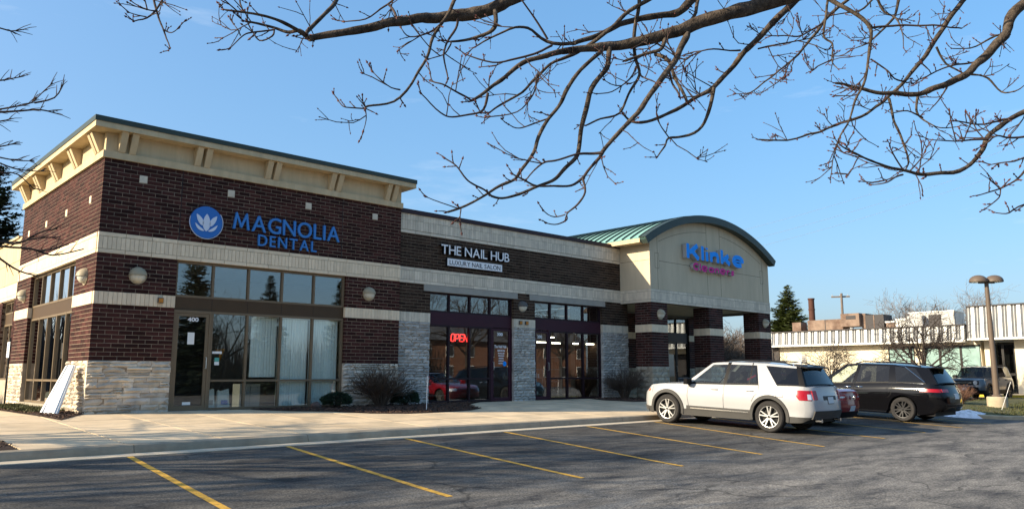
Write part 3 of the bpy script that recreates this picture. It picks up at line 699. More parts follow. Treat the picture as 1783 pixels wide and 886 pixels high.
box('coping', 'maroon_coping', mb, XD+.02, 19.44, YM-.06, YM+.36, 5.93, 6.065)
box('lintel', 'lintel', mb, 9.61, 13.72, YM-.022, YM+.2, 3.512, 3.716); box('lintel', 'lintel', mb, 14.32, 18.48, YM-.022, YM+.2, 3.512, 3.716)
YS = .20
def store(x0, x1, ms_, dx0, dx1, hand):
    box('head_panel', 'maroon', mb, x0+.002, x1-.002, YS+.005, YS+.10, 2.47, 2.865)
    window(mb, 'window', 'maroon_dark', 'pane', [x0+.03]+ms_+[x1-.03], 2.865, 3.512, YS, fw=.06)
    d = door(mb, 'maroon', 'pane', dx0, dx1, -.02, 2.44, YS, hand, fw=.075)
    b = MB(); b.box(dx0-.06, dx0-.005, YS-.01, YS+.11, -.03, 2.47); b.box(dx1+.005, dx1+.06, YS-.01, YS+.11, -.03, 2.47); b.build('door_frame', 'maroon', mb)
    return d
d1 = store(9.88, 13.545, [10.74, 11.63, 12.53], 12.62, 13.48, 'left')
window(mb, 'window', 'maroon_dark', 'pane', [9.91, 10.74, 11.63, 12.53], -.02, 2.47, YS, zm=.735, fw=.06)
d2 = store(14.60, 18.315, [15.50, 16.40, 17.31], 14.67, 15.38, 'right')
window(mb, 'window', 'maroon_dark', 'pane', [15.47, 16.41, 17.30, 18.285], -.02, 2.47, YS, zm=.735, fw=.06)
box('head_panel', 'maroon', mb, 13.48, 13.545, YS+.01, YS+.09, 2.44, 2.47)
text('number', '300', .15, 'white_letter', d1, (12.86, YS+.018, 2.20), depth=.002, bold=.003, sx=1.2)
text('number', '200', .15, 'white_letter', d2, (14.82, YS+.018, 2.18), depth=.002, bold=.003, sx=1.1)
text('decal', 'The Nail Hub', .14, 'white_letter', d1, (12.74, YS+.018, 1.78), depth=.002, bold=.002, sx=.74)
for k, (w, s_) in enumerate((('SERVICES', .085), ('MANICURE', .06), ('PEDICURE', .06), ('DIPPING', .06), ('ACRYLIC', .06), ('WAXING', .06))):
    text('decal', w, s_, 'white_letter', d1, (13.06, YS+.018, 1.66-.085*k), depth=.002, bold=.002, align='CENTER')
MB().lathe([(.0, 0), (.085, 0), (.085, .003), (0, .003)], (13.22, YS+.016, 1.24), 20, 'y').build('decal', 'klinke_blue', d1)
box('interior_floor', 'interior_floor', mb, XD+.1, XE-.1, YM+.3, 9, -.09, -.045)
box('interior_ceiling', 'interior_ceiling', mb, XD+.1, XE-.1, YM+.3, 9, 3.75, 3.8)
box('interior_wall', 'interior_wall', mb, XD+.1, XE-.1, 6.0, 6.1, -.04, 3.74)
box('interior_wall', 'interior_wall', mb, 14.0, 14.1, .5, 5.99, -.04, 3.74)
box('interior_wall', 'interior_wall', mb, XD+.03, XD+.09, .5, 5.99, -.04, 3.74)
box('interior_wall', 'interior_wall', mb, XE-.09, XE-.02, .5, 3.0, -.04, 3.74)
box('roof_deck', 'lintel', mb, XD+.1, XE-.1, YM+.3, 9, 5.2, 5.3)
# ---------------------------------------------------------------- arched shop
ab = thing('arched_shop', (19.47, -1.4, -.03), 'stucco shop with green barrel roof on three brick columns', 'building')
YA, XA, XB = -1.406, 19.472, 28.62; YR = 2.8
CXC, RAD = 23.83, 9.53; ZC = 7.555-RAD
def arc_z(x, r=RAD): return ZC + math.sqrt(max(0, r*r-(x-CXC)**2))
ma = Masonry(ab, 300)
cols = []
for x0 in (19.472, 23.50, 27.56):
    x1 = x0+1.06; y0, y1 = YA, -.62
    c = MB().box(x0+J, x1-J, y0+J, y1-J, -.3, 3.69).build('column', 'mortar_grey', ab); cols.append(c)
    for (za, zb, n) in ((1.18, 2.51, 13), (2.81, 3.68, 9)):
        ma.put(c, 'brick', 'brick', courses(x0, x1, za, zb, n, .3048), 'front', y0); 
        for f, p in (('left', x0), ('right', x1)): ma.put(c, 'brick', 'brick', courses(y0+.09, y1-.09, za, zb, n, .3048, ph=.3), f, p)
        ma.put(c, 'brick', 'brick', courses(x0, x1, za, zb, n, .3048, ph=.1), 'back', y1)
    ma.put(c, 'block', 'cream_block', soldiers(x0, x1, 2.51, 2.81), 'front', y0, proud=.014)
    for f, p in (('left', x0), ('right', x1)): ma.put(c, 'block', 'cream_block', soldiers(y0+.09, y1, 2.51, 2.81), f, p, proud=.014)
    ma.put(c, 'stone', 'split_block', courses(x0-.02, x1+.02, -.25, 1.18, 7, .40), 'front', y0, d=.11, rock=True, proud=.03)
    for f, p in (('left', x0), ('right', x1)): ma.put(c, 'stone', 'split_block', courses(y0+.1, y1, -.25, 1.18, 7, .40, ph=.2), f, p, d=.11, rock=True, proud=.03)
# lintel band over the columns
lb = MB().box(XA+J, XB-J, YA+J, YA+.32, 3.68, 4.2).box(XA+J, XA+.3, YA+.32, YM-.01, 3.68, 4.2).box(XB-.3, XB-J, YA+.32, 3.0, 3.68, 4.2).build('lintel_wall', 'block_joint', ab)
for (za, zb) in ((3.79, 4.10),):
    ma.put(lb, 'block', 'grey_block', soldiers(XA-.012, XB, za, zb), 'front', YA, proud=.016, d=.07)
    ma.put(lb, 'block', 'grey_block', soldiers(YA+.07, YM-.012, za, zb), 'left', XA, proud=.016, d=.07); ma.put(lb, 'block', 'grey_block', soldiers(YA+.07, 3.0, za, zb), 'right', XB, proud=.016, d=.07)
for z, h_ in ((3.68, .11), (4.10, .10)):
    ma.put(lb, 'block', 'grey_block', courses(XA-.012, XB, z, z+h_, 1, .61), 'front', YA, proud=.02, d=.07)
    ma.put(lb, 'block', 'grey_block', courses(YA+.07, YM-.012, z, z+h_, 1, .61), 'left', XA, proud=.02, d=.07); ma.put(lb, 'block', 'grey_block', courses(YA+.07, 3.0, z, z+h_, 1, .61), 'right', XB, proud=.02, d=.07)
# rear wall of the arcade
rw = MB().box(19.7, 26.2, YR+J, YR+.3, -.3, 3.75).box(28.14, XB-J, YR+J, YR+.3, -.3, 3.75).box(26.2, 28.14, YR+J, YR+.3, 3.66, 3.75).box(XB-.3, XB-J, YR+.3, 12, -.3, 5.6).build('rear_wall', 'mortar_grey', ab)
for a, c in ((19.9, 26.2), (28.14, XB)):
    ma.put(rw, 'brick', 'brick', courses(a, c, 1.18, 2.51, 13, .3048), 'front', YR); ma.put(rw, 'brick', 'brick', courses(a, c, 2.81, 3.68, 9, .3048), 'front', YR)
    ma.put(rw, 'block', 'cream_block', soldiers(a, c, 2.51, 2.81), 'front', YR, proud=.014)
    ma.put(rw, 'stone', 'split_block', courses(a, c, -.25, 1.18, 7, .40), 'front', YR, d=.1, rock=True, proud=.03)
ma.put(rw, 'brick', 'brick', courses(YR+.09, 12, 1.18, 3.7, 25, .3048), 'right', XB)
ma.put(rw, 'stone', 'split_block', courses(YR+.1, 12, -.25, 1.18, 7, .40), 'right', XB, d=.1, rock=True, proud=.03)
ma.done()
box('return_wall', 'brick_mid', ab, 19.66, 19.89, YM+.29, YR, -.3, 3.68)
window(ab, 'window', 'dark_frame', 'pane', [26.23, 27.15, 28.11], 2.86, 3.64, YR+.06)
box('head_panel', 'dark_frame', ab, 26.21, 28.13, YR+.07, YR+.16, 2.45, 2.86)
window(ab, 'window', 'dark_frame', 'pane_dark', [27.17, 28.11], -.02, 2.45, YR+.06, zm=.75)
door(ab, 'dark_frame', 'pane_dark', 26.24, 27.13, -.02, 2.44, YR+.07)
box('interior_wall', 'interior_wall', ab, 19.7, XB-.35, 6.4, 6.5, -.04, 3.7)
box('interior_ceiling', 'interior_ceiling', ab, 19.92, XB-.35, YR+.31, 6.39, 3.71, 3.75)
box('interior_floor', 'interior_floor', ab, 20, XB-.35, YR+.3, 6.4, -.09, -.045)
# stucco gable and side
arcp = [(XA+(XB-XA)*i/28, arc_z(XA+(XB-XA)*i/28, RAD-.16)) for i in range(29)]
b = MB(); b.prism([(XA, 4.204), (XB, 4.204)]+[(x, z) for x, z in reversed(arcp)], YA+.004, YA+.28, 'y')
gb = b.build('gable', 'stucco_gable', ab)
box('side_wall', 'stucco_gable', ab, XA+.001, XA+.27, YA+.281, 8, 4.204, 5.985)
box('side_wall', 'stucco_gable', ab, XB-.27, XB-.001, YA+.281, 12, 4.204, 5.985)
box('arcade_ceiling', 'stucco_gable', ab, XA+.31, XB-.31, YA+.33, YR+.29, 3.76, 3.80)
GZ = YA+.001
def groove(x0, x1, z0, z1): box('groove', 'groove', gb, x0, x1, GZ, GZ+.01, z0, z1)
for x in (19.98, 23.50, 24.53, 28.05):
    groove(x-.008, x+.008, 4.21, arc_z(x, RAD-.2) if x not in (19.98, 28.05) else 5.04 if False else arc_z(x, RAD-.25))
groove(20.08, 27.92, 5.345, 5.361)
for a, c in ((20.08, 23.50), (24.53, 27.95)):
    b = MB(); n = 16
    for i in range(n):
        x0, x1 = a+(c-a)*i/n, a+(c-a)*(i+1)/n; za, zb = arc_z(x0, RAD)-.66, arc_z(x1, RAD)-.66
        b.hexa([(x0, GZ, za), (x1, GZ, zb), (x1, GZ+.01, zb), (x0, GZ+.01, za), (x0, GZ, za+.016), (x1, GZ, zb+.016), (x1, GZ+.01, zb+.016), (x0, GZ+.01, za+.016)])
    b.build('groove', 'groove', gb)
for x in (19.81, 27.87):
    for (a, c, d, e) in ((x, x+.27, 5.05, 5.062), (x, x+.27, 5.65, 5.662), (x, x+.012, 5.05, 5.66), (x+.258, x+.27, 5.05, 5.66)): groove(a, c, d, e)
box('groove', 'groove', gb, XA-.002, XA+.01, YA+.02, .08, 5.345, 5.361)
# barrel roof
XA0, XB0 = 18.84, 28.82; Y0R, Y1R = -1.72, 11.0; n = 40
def th(i): 
    a0, a1 = math.asin((XA0-CXC)/RAD), math.asin((XB0-CXC)/RAD); return a0+(a1-a0)*i/n
outp = [(CXC+RAD*math.sin(th(i)), ZC+RAD*math.cos(th(i))) for i in range(n+1)]
inp = [(CXC+(RAD-.10)*math.sin(th(i)), ZC+(RAD-.10)*math.cos(th(i))) for i in range(n+1)]
rf = MB()
m = n+1
V = [(x, Y0R+.05, z) for x, z in outp]+[(x, Y1R, z) for x, z in outp]+[(x, Y0R+.05, z) for x, z in inp]+[(x, Y1R, z) for x, z in inp]
F = []
for i in range(n): F += [(i, i+1, m+i+1, m+i), (2*m+i, 3*m+i, 3*m+i+1, 2*m+i+1), (i, 2*m+i, 2*m+i+1, i+1), (m+i, m+i+1, 3*m+i+1, 3*m+i)]
F += [(0, m, 3*m, 2*m), (n, 2*m+n, 3*m+n, m+n)]
rf.add(V, F); rf = rf.build('roof', 'green_roof', ab, smooth=40)
y = Y0R+.32
while y < Y1R:
    b = MB(); V = []; F = []
    for i in range(n+1):
        t = th(i)
        for (dy, dr) in ((-.022, -.01), (.022, -.01), (.016, .055), (-.016, .055)): V.append((CXC+(RAD+dr)*math.sin(t), y+dy, ZC+(RAD+dr)*math.cos(t)))
    for i in range(n):
        for k in range(4): F.append((i*4+k, i*4+(k+1) % 4, (i+1)*4+(k+1) % 4, (i+1)*4+k))
    b.add(V, F); b.build('seam', 'green_metal', rf); y += .42  # seams darker than the roof sheet: their shaded side is put into the colour
b = MB(); V = []; F = []
for i in range(n+1):
    t = th(i)
    for (yy, dr) in ((Y0R, .03), (Y0R, -.27), (Y0R+.30, -.27), (Y0R+.30, .03)):
        V.append((CXC+(RAD+dr)*math.sin(t), yy, ZC+(RAD+dr)*math.cos(t)))
for i in range(n):
    for k in range(4): F.append((i*4+k, i*4+(k+1) % 4, (i+1)*4+(k+1) % 4, (i+1)*4+k))
F += [(0, 1, 2, 3), (n*4+3, n*4+2, n*4+1, n*4)]
b.add(V, F); b.build('arch_fascia', 'green_metal', rf, smooth=40)
box('eave', 'stucco', rf, XA0+.01, XA0+.12, Y0R+.31, 9, 5.965, 6.12)
box('eave_soffit', 'stucco', rf, XA0+.12, XA+.0, Y0R+.31, 9, 5.985, 6.01)
box('eave', 'stucco', rf, XB0-.12, XB0-.01, Y0R+.31, 11, 5.965, 6.12)
# ---------------------------------------------------------------- low wing left of the corner shop
lw = thing('low_wing', (0, YF, -.03), 'lower sunlit tan stucco wing behind the corner shop', 'building')
lwm = Masonry(lw, 300)
b = MB().box(.02, .32, YF+.012, 10.55, 3.2, 3.75).box(.02, .32, YF+.012, 8.62, -.3, 3.2).box(.02, .32, 10.3, 20, -.3, 3.75).build('wall', 'mortar', lw)
box('stucco_wall', 'stucco', lw, .012, .32, YF+.012, 20, 3.752, 5.17)
for z_ in (4.35, 4.37): pass
box('groove', 'groove', lw, .009, .02, YF+.02, 20, 4.42, 4.435)
lwm.put(b, 'block', 'cream_block', soldiers(YF+.01, 14, 3.35, 3.72), 'left', 0, proud=.012, d=.06)
lwm.put(b, 'block', 'cream_block', courses(YF+.01, 14, 3.22, 3.35, 1, .61), 'left', 0, proud=.016, d=.06)
lwm.put(b, 'brick', 'brick', courses(10.3, 14, 1.19, 3.2, 20, .3048), 'left', 0); lwm.put(b, 'brick', 'brick', courses(YF+.01, 8.60, 1.19, 3.2, 20, .3048), 'left', 0)
lwm.put(b, 'stone', 'ledge_stone', ashlar(YF+.02, 8.6, -.1, 1.19, 11, .13, .3), 'left', 0, d=.1, rock=True, proud=.03); lwm.put(b, 'stone', 'ledge_stone', ashlar(10.3, 14, -.1, 1.19, 11, .13, .34), 'left', 0, d=.1, rock=True, proud=.03)
lwm.done()
window(lw, 'window', 'bronze', 'pane_dark', [8.64, 9.45, 10.27], 2.80, 3.2, .10, face='left')
box('head_panel', 'bronze_panel', lw, .115, .2, 8.62, 10.29, 2.475, 2.80)
window(lw, 'window', 'bronze', 'pane_dark', [8.64, 9.45, 10.27], .70, 2.475, .10, face='left')
box('sill', 'split_block', lw, -.02, .22, 8.62, 10.29, -.2, .70)
box('coping', 'stucco', lw, -.04, .36, YF+.35, 20, 5.17, 5.24)
box('roof_deck', 'lintel', lw, .32, 8.3, YF+.38, 20, 4.9, 4.98)
# ---------------------------------------------------------------- signs
sg = thing('round_emblem', (2.49, -.06, 4.31), 'round blue emblem with a white lotus flower beside the dental lettering', 'sign')
MB().lathe([(0, 0), (.415, 0), (.415, .09), (0, .09)], (2.49, -.10, 4.75), 48, 'y').build('disc', 'blue_sign', sg, smooth=30)
b = MB(); a0, a1 = R(165), R(395)
prof_ = [(.425, -.0), (.437, -.0), (.437, .02), (.425, .02), (.425, 0)]
b.lathe(prof_, (2.49, -.105, 4.75), 48, 'y', a0, a1); b.build('ring', 'lotus_white', sg)
def petal(pts, y=-.112):
    b = MB(); b.prism([(2.49+x, 4.75+z) for x, z in pts], y, y+.02, 'y'); b.build('petal', 'lotus_white', sg)
def leafpts(x0, z0, x1, z1, w, n=12, bend=0.0):
    d = Vector((x1-x0, z1-z0)); l = d.length; d /= l; nn = Vector((-d.y, d.x)); A = []; B = []
    for i in range(n+1):
        t = i/n; ww = w*math.sin(math.pi*t**.85)**.8 if 0 < t < 1 else 0; c = Vector((x0, z0))+d*l*t+nn*bend*math.sin(math.pi*t)
        A.append((c.x+nn.x*ww, c.y+nn.y*ww)); B.append((c.x-nn.x*ww, c.y-nn.y*ww))
    return A+B[-2:0:-1]
petal(leafpts(0, -.24, 0, .22, .098))
petal(leafpts(-.095, -.10, -.265, .19, .062, bend=-.012)); petal(leafpts(.095, -.10, .265, .19, .062, bend=.012))
petal(leafpts(-.05, -.235, -.29, -.045, .036, bend=.03)); petal(leafpts(.05, -.235, .29, -.045, .036, bend=-.03))
s1 = thing('lettering_sign', (3.2, -.05, 4.68), 'blue capital letters reading MAGNOLIA on dark brick', 'sign')
letters('MAGNOLIA', 3.21, 6.42, 4.69, .45, -.035, 'blue_letter', s1, .03, bold=.010, gap=.13)
s2 = thing('lettering_sign', (3.93, -.05, 4.31), 'smaller blue capital letters reading DENTAL on dark brick', 'sign')
letters('DENTAL', 3.93, 5.69, 4.315, .315, -.035, 'blue_letter', s2, .03, bold=.012, gap=.26)
s3 = thing('lettering_sign', (10.2, 0, 4.77), 'white raised letters reading THE NAIL HUB on brown brick', 'sign')
letters('THE NAIL HUB', 10.19, 13.20, 4.765, .315, .02, 'white_letter', s3, .065, bold=.012, gap=.10, side='black_side')
s4 = thing('panel_sign', (10.47, 0, 4.39), 'white panel sign reading LUXURY NAIL SALON on brown brick', 'sign')
box('panel', 'white_letter', s4, 10.475, 12.89, -.012, .002, 4.395, 4.64); box('panel_box', 'black_side', s4, 10.47, 12.895, .0021, .098, 4.39, 4.645)
letters('LUXURY NAIL SALON', 10.56, 12.80, 4.44, .155, -.0145, 'ink', s4, .002, bold=.0, gap=.12)
s5 = thing('lettering_sign', (21.6, -1.55, 5.59), 'big heavy blue letters reading Klinke on the stucco gable', 'sign')
stroke_letters('Klinke', 21.60, 26.18, 5.60, .64, YA-.03, 'klinke_blue', s5, .20, .315, -.01, 'sign_side')
s6 = thing('lettering_sign', (22.15, -1.55, 5.15), 'heavy magenta letters reading Cleaners on the stucco gable', 'sign')
stroke_letters('Cleaners', 22.16, 25.38, 5.165, .33, YA-.02, 'magenta', s6, .16, .27, .02, 'sign_side')
# neon
ns = thing('neon_sign', (10.85, .42, 1.9), 'red neon OPEN sign hanging behind the maroon storefront', 'sign')
NEON = {'O': [[(.1, 0), (.0, .15), (.0, .85), (.1, 1), (.5, 1), (.6, .85), (.6, .15), (.5, 0), (.1, 0)]], 'P': [[(0, 0), (0, 1), (.5, 1), (.6, .85), (.6, .55), (.5, .42), (0, .42)]], 'E': [[(.6, 0), (0, 0), (0, 1), (.6, 1)], [(0, .5), (.48, .5)]], 'N': [[(0, 0), (0, 1), (.6, 0), (.6, 1)]]}
for i, ch in enumerate('OPEN'):
    b = MB()
    for st in NEON[ch]: b.tube([(10.99+i*.185+x*.23+z*.03, .42, 1.965+z*.235) for x, z in st], .014, 6)
    b.build('letter', 'neon', ns, smooth=60)
b = MB().box(10.94, 11.78, .45, .47, 1.92, 2.24).build('backing', 'black_side', ns)
# ---------------------------------------------------------------- wall lamps, alarm boxes
def wall_lamp(loc, face, label, dark=False, r=.205):
    t = thing('wall_lamp', loc, label, 'wall lamp', 'round wall lamps on the brick')
    def dome(z0, z1, k, name, m):
        b = MB(); V = []; n, q = 20, 8
        for j in range(q+1):
            ph = z0+(z1-z0)*j/q
            for i in range(n+1):
                a = math.pi*i/n; x, d, z = r*k*math.cos(ph)*math.cos(a), r*k*1.0*math.cos(ph)*math.sin(a), r*k*math.sin(ph)
                V.append((x, -d, z) if face == 'front' else (-d, x, z))
        F = [(j*(n+1)+i, j*(n+1)+i+1, (j+1)*(n+1)+i+1, (j+1)*(n+1)+i) for j in range(q) for i in range(n)]
        b.add(V, F); b.build(name, m, t, smooth=60, local=True)
    dome(0.0, math.pi/2, 1.0, 'hood', 'lamp_hood_dark' if dark else 'lamp_hood'); dome(-math.pi/2, 0.0, .86, 'lens', 'lamp_lens')
    b = MB()
    pr = [(0, 0), (r*1.02, 0), (r*1.02, .02), (0, .02)]
    if face == 'front': b.lathe(pr, (0, -.012, 0), 28, 'y')
    else: b.lathe([(p[0], p[1]) for p in pr], (-.012, 0, 0), 28, 'x')
    b.build('back_plate', 'lamp_hood_dark' if dark else 'lamp_hood', t, local=True)
    bb = MB()
    if face == 'front': bb.box(-r*1.01, r*1.01, -r*.98, 0, -.012, .006)
    return t
wall_lamp((.94, -.01, 3.24), 'front', 'tan round wall lamp between the stone corner and door 400')
wall_lamp((7.5, -.01, 3.25), 'front', 'tan round wall lamp above the bare clipped shrub')
wall_lamp((-.01, .81, 3.21), 'left', 'tan round wall lamp on the sunlit side nearest the corner')
wall_lamp((-.01, 7.2, 3.20), 'left', 'tan round wall lamp at the far end of the sunlit side wall')
wall_lamp((13.95, .09, 3.25), 'front', 'dark hooded round wall lamp between the two maroon storefronts', True)
wall_lamp((20.05, YA-.01, 3.22), 'front', 'round wall lamp on the nearest column below the gable')
wall_lamp((28.1, YA-.01, 3.22), 'front', 'round wall lamp on the last column below the gable')
def alarm(x, y, z, label):
    t = thing('alarm_box', (x, y, z-.065), label, 'alarm box', 'amber boxes on the wall')
    MB().box(x-.065, x+.065, y-.05, y, z-.065, z+.065).build('case', 'lamp_hood_dark', t); MB().box(x-.05, x+.05, y-.075, y-.051, z-.05, z+.05).build('amber_face', 'amber', t)
alarm(1.50, -.015, 2.67, 'small amber box on the cream band left of door 400')
alarm(13.84, .085, 2.68, 'small amber box on the grey stone pier, left of the pair'); alarm(14.14, .085, 2.68, 'small amber box on the grey stone pier, right of the pair')
# ---------------------------------------------------------------- things in the windows
def blind(x0, x1, z0, z1, y, label, seed):
    t = thing('vertical_blind', (x0, y, z0), label, 'blind', 'vertical blinds behind the dental windows'); r = random.Random(seed)
    box('head_rail', 'white_plastic', t, x0, x1, y-.02, y+.03, z1-.05, z1)
    b = MB(); x = x0
    while x < x1-.05:
        a = R(r.uniform(4, 14)); w = .045; c, s_ = math.cos(a)*w, math.sin(a)*w; q = r.uniform(-.004, .004)
        b.add([(x-c, y-s_, z0), (x+c, y+s_, z0+r.uniform(0, .01)), (x+c+q, y+s_, z1-.06), (x-c+q, y-s_, z1-.06), (x, y-.012, z0), (x+q, y-.012, z1-.06)], [(0, 4, 5, 3), (4, 1, 2, 5)]); x += .082
    b.build('slats', 'blind', t, kind='stuff')
blind(4.03, 4.78, .80, 2.45, .235, 'pale vertical blind drawn partly across the third dental bay', 1)
blind(4.80, 5.74, .02, 2.45, .235, 'pale vertical blind filling the fourth dental bay', 2)
blind(5.76, 6.66, .02, 2.45, .235, 'pale vertical blind filling the last dental bay by the brick pier', 3)
t = thing('cabinet', (3.9, .5, -.045), 'pale cabinet standing low behind the partly drawn blind', 'cabinet'); box('carcass', 'interior_ceiling', t, 3.88, 4.45, .5, .95, -.04, .62); box('cabinet_door', 'interior_ceiling', t, 3.90, 4.15, .485, .499, .03, .58); box('cabinet_door', 'interior_ceiling', t, 4.17, 4.43, .485, .499, .03, .58)
def bag(x, y, w, h, label, seed):
    t = thing('paper_bag', (x, y, -.045), label, 'bag', 'white bags inside the dental window'); r = random.Random(seed)
    V = []; n = 10; lv = 6
    for k in range(lv):
        z = -.042+h*k/(lv-1)
        for i in range(n):
            a = 2*math.pi*i/n; c, s_ = math.cos(a), math.sin(a); f = (1-.12*(k/(lv-1))**2)
            V.append((x+w/2*f*math.copysign(abs(c)**.5, c)+r.uniform(-.008, .008), y+w*.32*f*math.copysign(abs(s_)**.5, s_)*(1-.6*k/(lv-1))+r.uniform(-.008, .008), z+(r.uniform(-.05, .06) if k == lv-1 else 0)))
    F = [(k*n+i, k*n+(i+1) % n, (k+1)*n+(i+1) % n, (k+1)*n+i) for k in range(lv-1) for i in range(n)]
    MB().add(V, F).build('sack', 'paper', t, smooth=50)
    text('print', 'BAGS', w*.22, 'blue_letter', t, (x-w*.25, y-w*.335, h*.45), depth=.002) if False else None
    MB().box(x-w*.25, x+w*.25, y-w*.345, y-w*.335, h*.2, h*.42).build('print', 'blue_sign' if seed == 2 else 'sign_side', t)
bag(3.02, .42, .30, .52, 'smaller white bag behind the glass next to door 400', 1); bag(3.38, .40, .36, .50, 'larger white bag with blue print behind the dental glass', 2)
t = thing('wall_notice', (3.0, .145, 1.2), 'teal and white stickers on the glass beside door 400', 'notice'); box('sheet', 'paper', t, 2.92, 3.17, .112, .118, 1.40, 1.46); box('sheet', 'teal_paper', t, 2.99, 3.11, .112, .118, 1.20, 1.30); box('sheet', 'paper', t, 2.99, 3.11, .112, .118, 1.11, 1.195)
t = thing('wall_plaque', (3.4, 1.4, 1.2), 'orange hook-shaped plaque seen inside the dental office', 'plaque'); MB().prism([(3.55, 1.55), (3.80, 1.58), (3.74, 1.44), (3.66, 1.22), (3.62, 1.24), (3.66, 1.46), (3.55, 1.46)], 1.38, 1.40, 'y').build('shape', 'orange', t)
# lamps burning in the shop with door 200
for i, (x, y, z_, l) in enumerate(((19.05, 4.2, 2.26, .56), (19.95, 4.2, 2.25, .52), (20.1, 4.6, 2.52, .24), (18.55, 1.75, 2.12, .28), (19.45, 1.75, 2.12, .45))):
    t = thing('tube_lamp', (x, y, z_), ['lit tube lamp seen through the glass of door 200', 'lit tube lamp seen just right of door 200', 'small lit lamp a little higher behind the second maroon storefront', 'short lit lamp behind the third pane of the second storefront', 'lit tube lamp seen in the last pane of the second storefront'][i], 'ceiling lamp', 'lit lamps hanging inside the shop')
    box('tube', 'tube_light', t, x-l/2, x+l/2, y-.03, y+.03, z_-.02, z_+.02); box('housing', 'white_plastic', t, x-l/2, x+l/2, y-.05, y+.05, z_+.021, z_+.06); MB().tube([(x, y, z_+.06), (x, y, 3.7)], .008, 5).build('hanger', 'white_plastic', t)
# furniture glimpsed inside
def shelf(x, y, w, h, label, seed, cm='interior_ceiling'):
    t = thing('shop_shelf', (x, y, -.045), label, 'shelf', 'shelves inside the shops'); r = random.Random(seed)
    for xx in (x, x+w-.03): box('side_panel', cm, t, xx, xx+.03, y, y+.4, -.04, h)
    n = 4
    for k in range(n): box('shelf_board', cm, t, x+.031, x+w-.031, y, y+.4, .1+k*(h-.15)/(n-1), .13+k*(h-.15)/(n-1))
    b = MB()
    for k in range(n-1):
        xx = x+.06
        while xx < x+w-.2: q = r.uniform(.06, .16); z0_ = .131+k*(h-.15)/(n-1); b.box(xx, xx+q*.8, y+.05, y+.3, z0_, z0_+r.uniform(.1, .28)); xx += q+.03
    b.build('goods', 'paper' if seed % 2 else 'shrub_red', t, kind='stuff')
shelf(15.6, 1.6, .9, 1.1, 'low pale shelf behind the pane right of door 200', 1); shelf(17.2, 2.2, 1.0, 1.6, 'tall shelf with goods behind the second maroon storefront', 2)
shelf(10.2, 2.6, 1.2, 1.3, 'shelf with goods inside the nail salon', 3); shelf(12.0, 3.2, 1.2, 1.5, 'taller shelf deep inside the nail salon', 4)
# ---------------------------------------------------------------- white panel leaning on the corner
t = thing('leaning_panel', (-.62, .2, -.02), 'white ribbed plastic panel leaning against the stone corner', 'panel')
A = [Vector((-.74, .50, -.015)), Vector((-.54, -.02, -.03))]; T_ = [Vector((-.19, .86, 1.06)), Vector((-.13, .40, 1.06))]
nrm = (T_[0]-A[0]).cross(A[1]-A[0]).normalized()
if nrm.x > 0: nrm = -nrm
def lp(u, v, d): p = A[0].lerp(A[1], u).lerp(T_[0].lerp(T_[1], u), v); return tuple(p+nrm*d)
MB().hexa([lp(0, 0, 0), lp(1, 0, 0), lp(1, 1, 0), lp(0, 1, 0), lp(0, 0, .05), lp(1, 0, .05), lp(1, 1, .05), lp(0, 1, .05)]).build('board', 'white_plastic', t)
for u in (.06, .84): MB().hexa([lp(u, 0, .0505), lp(u+.10, 0, .0505), lp(u+.10, 1, .0505), lp(u, 1, .0505), lp(u, 0, .085), lp(u+.10, 0, .085), lp(u+.10, .97, .085), lp(u, .97, .085)]).build('rib', 'white_plastic', t)
for k in range(3): MB().hexa([lp(.28+k*.17, .90, .0505), lp(.36+k*.17, .90, .0505), lp(.36+k*.17, .955, .0505), lp(.28+k*.17, .955, .0505), lp(.28+k*.17, .90, .053), lp(.36+k*.17, .90, .053), lp(.36+k*.17, .955, .053), lp(.28+k*.17, .955, .053)]).build('slot', 'sign_side', t)
# sign post left of the side wall
t = thing('post_sign', (-.48, 5.97, -.03), 'thin dark post with a narrow white plate beside the side wall', 'sign')
MB().tube([(-.48, 5.97, -.05), (-.48, 5.97, 1.9)], .026, 8).build('post', 'dark_frame', t); box('plate', 'white_plastic', t, -.515, -.509, 5.80, 6.14, 1.34, 1.78)
for k in range(4): box('print_line', 'blue_sign', t, -.518, -.5155, 5.86, 6.08, 1.46+k*.07, 1.49+k*.07)
# stakes
t = thing('marker_stake', (8.07, -2.2, wz(-2.2)), 'thin white marker stake in the mulch bed', 'stake'); MB().tube([(8.07, -2.2, wz(-2.2)-.02), (8.09, -2.2, .82)], .012, 6).build('rod', 'white_plastic', t); MB().tube([(8.088, -2.2, .66), (8.09, -2.2, .80)], .017, 6).build('band', 'plate', t)
t = thing('landscape_rock', (5.5, -.7, wz(-.7)), 'small dark reddish rock at the edge of the mulch bed', 'rock')
b = MB(); V = []; n, q = 10, 6
for j in range(q+1):
    ph = -math.pi/2+math.pi*j/q
    for i in range(n):
        a = 2*math.pi*i/n; k = .13*(1+.3*noise.noise((math.cos(a)*1.3, math.sin(a)*1.3, ph))); V.append((5.5+k*1.2*math.cos(ph)*math.cos(a), -.7+k*math.cos(ph)*math.sin(a), wz(-.7)+.09+k*.85*math.sin(ph)))
MB().add(V, [(j*n+i, j*n+(i+1) % n, (j+1)*n+(i+1) % n, (j+1)*n+i) for j in range(q) for i in range(n)]).build('stone_body', 'rock', t, smooth=60)
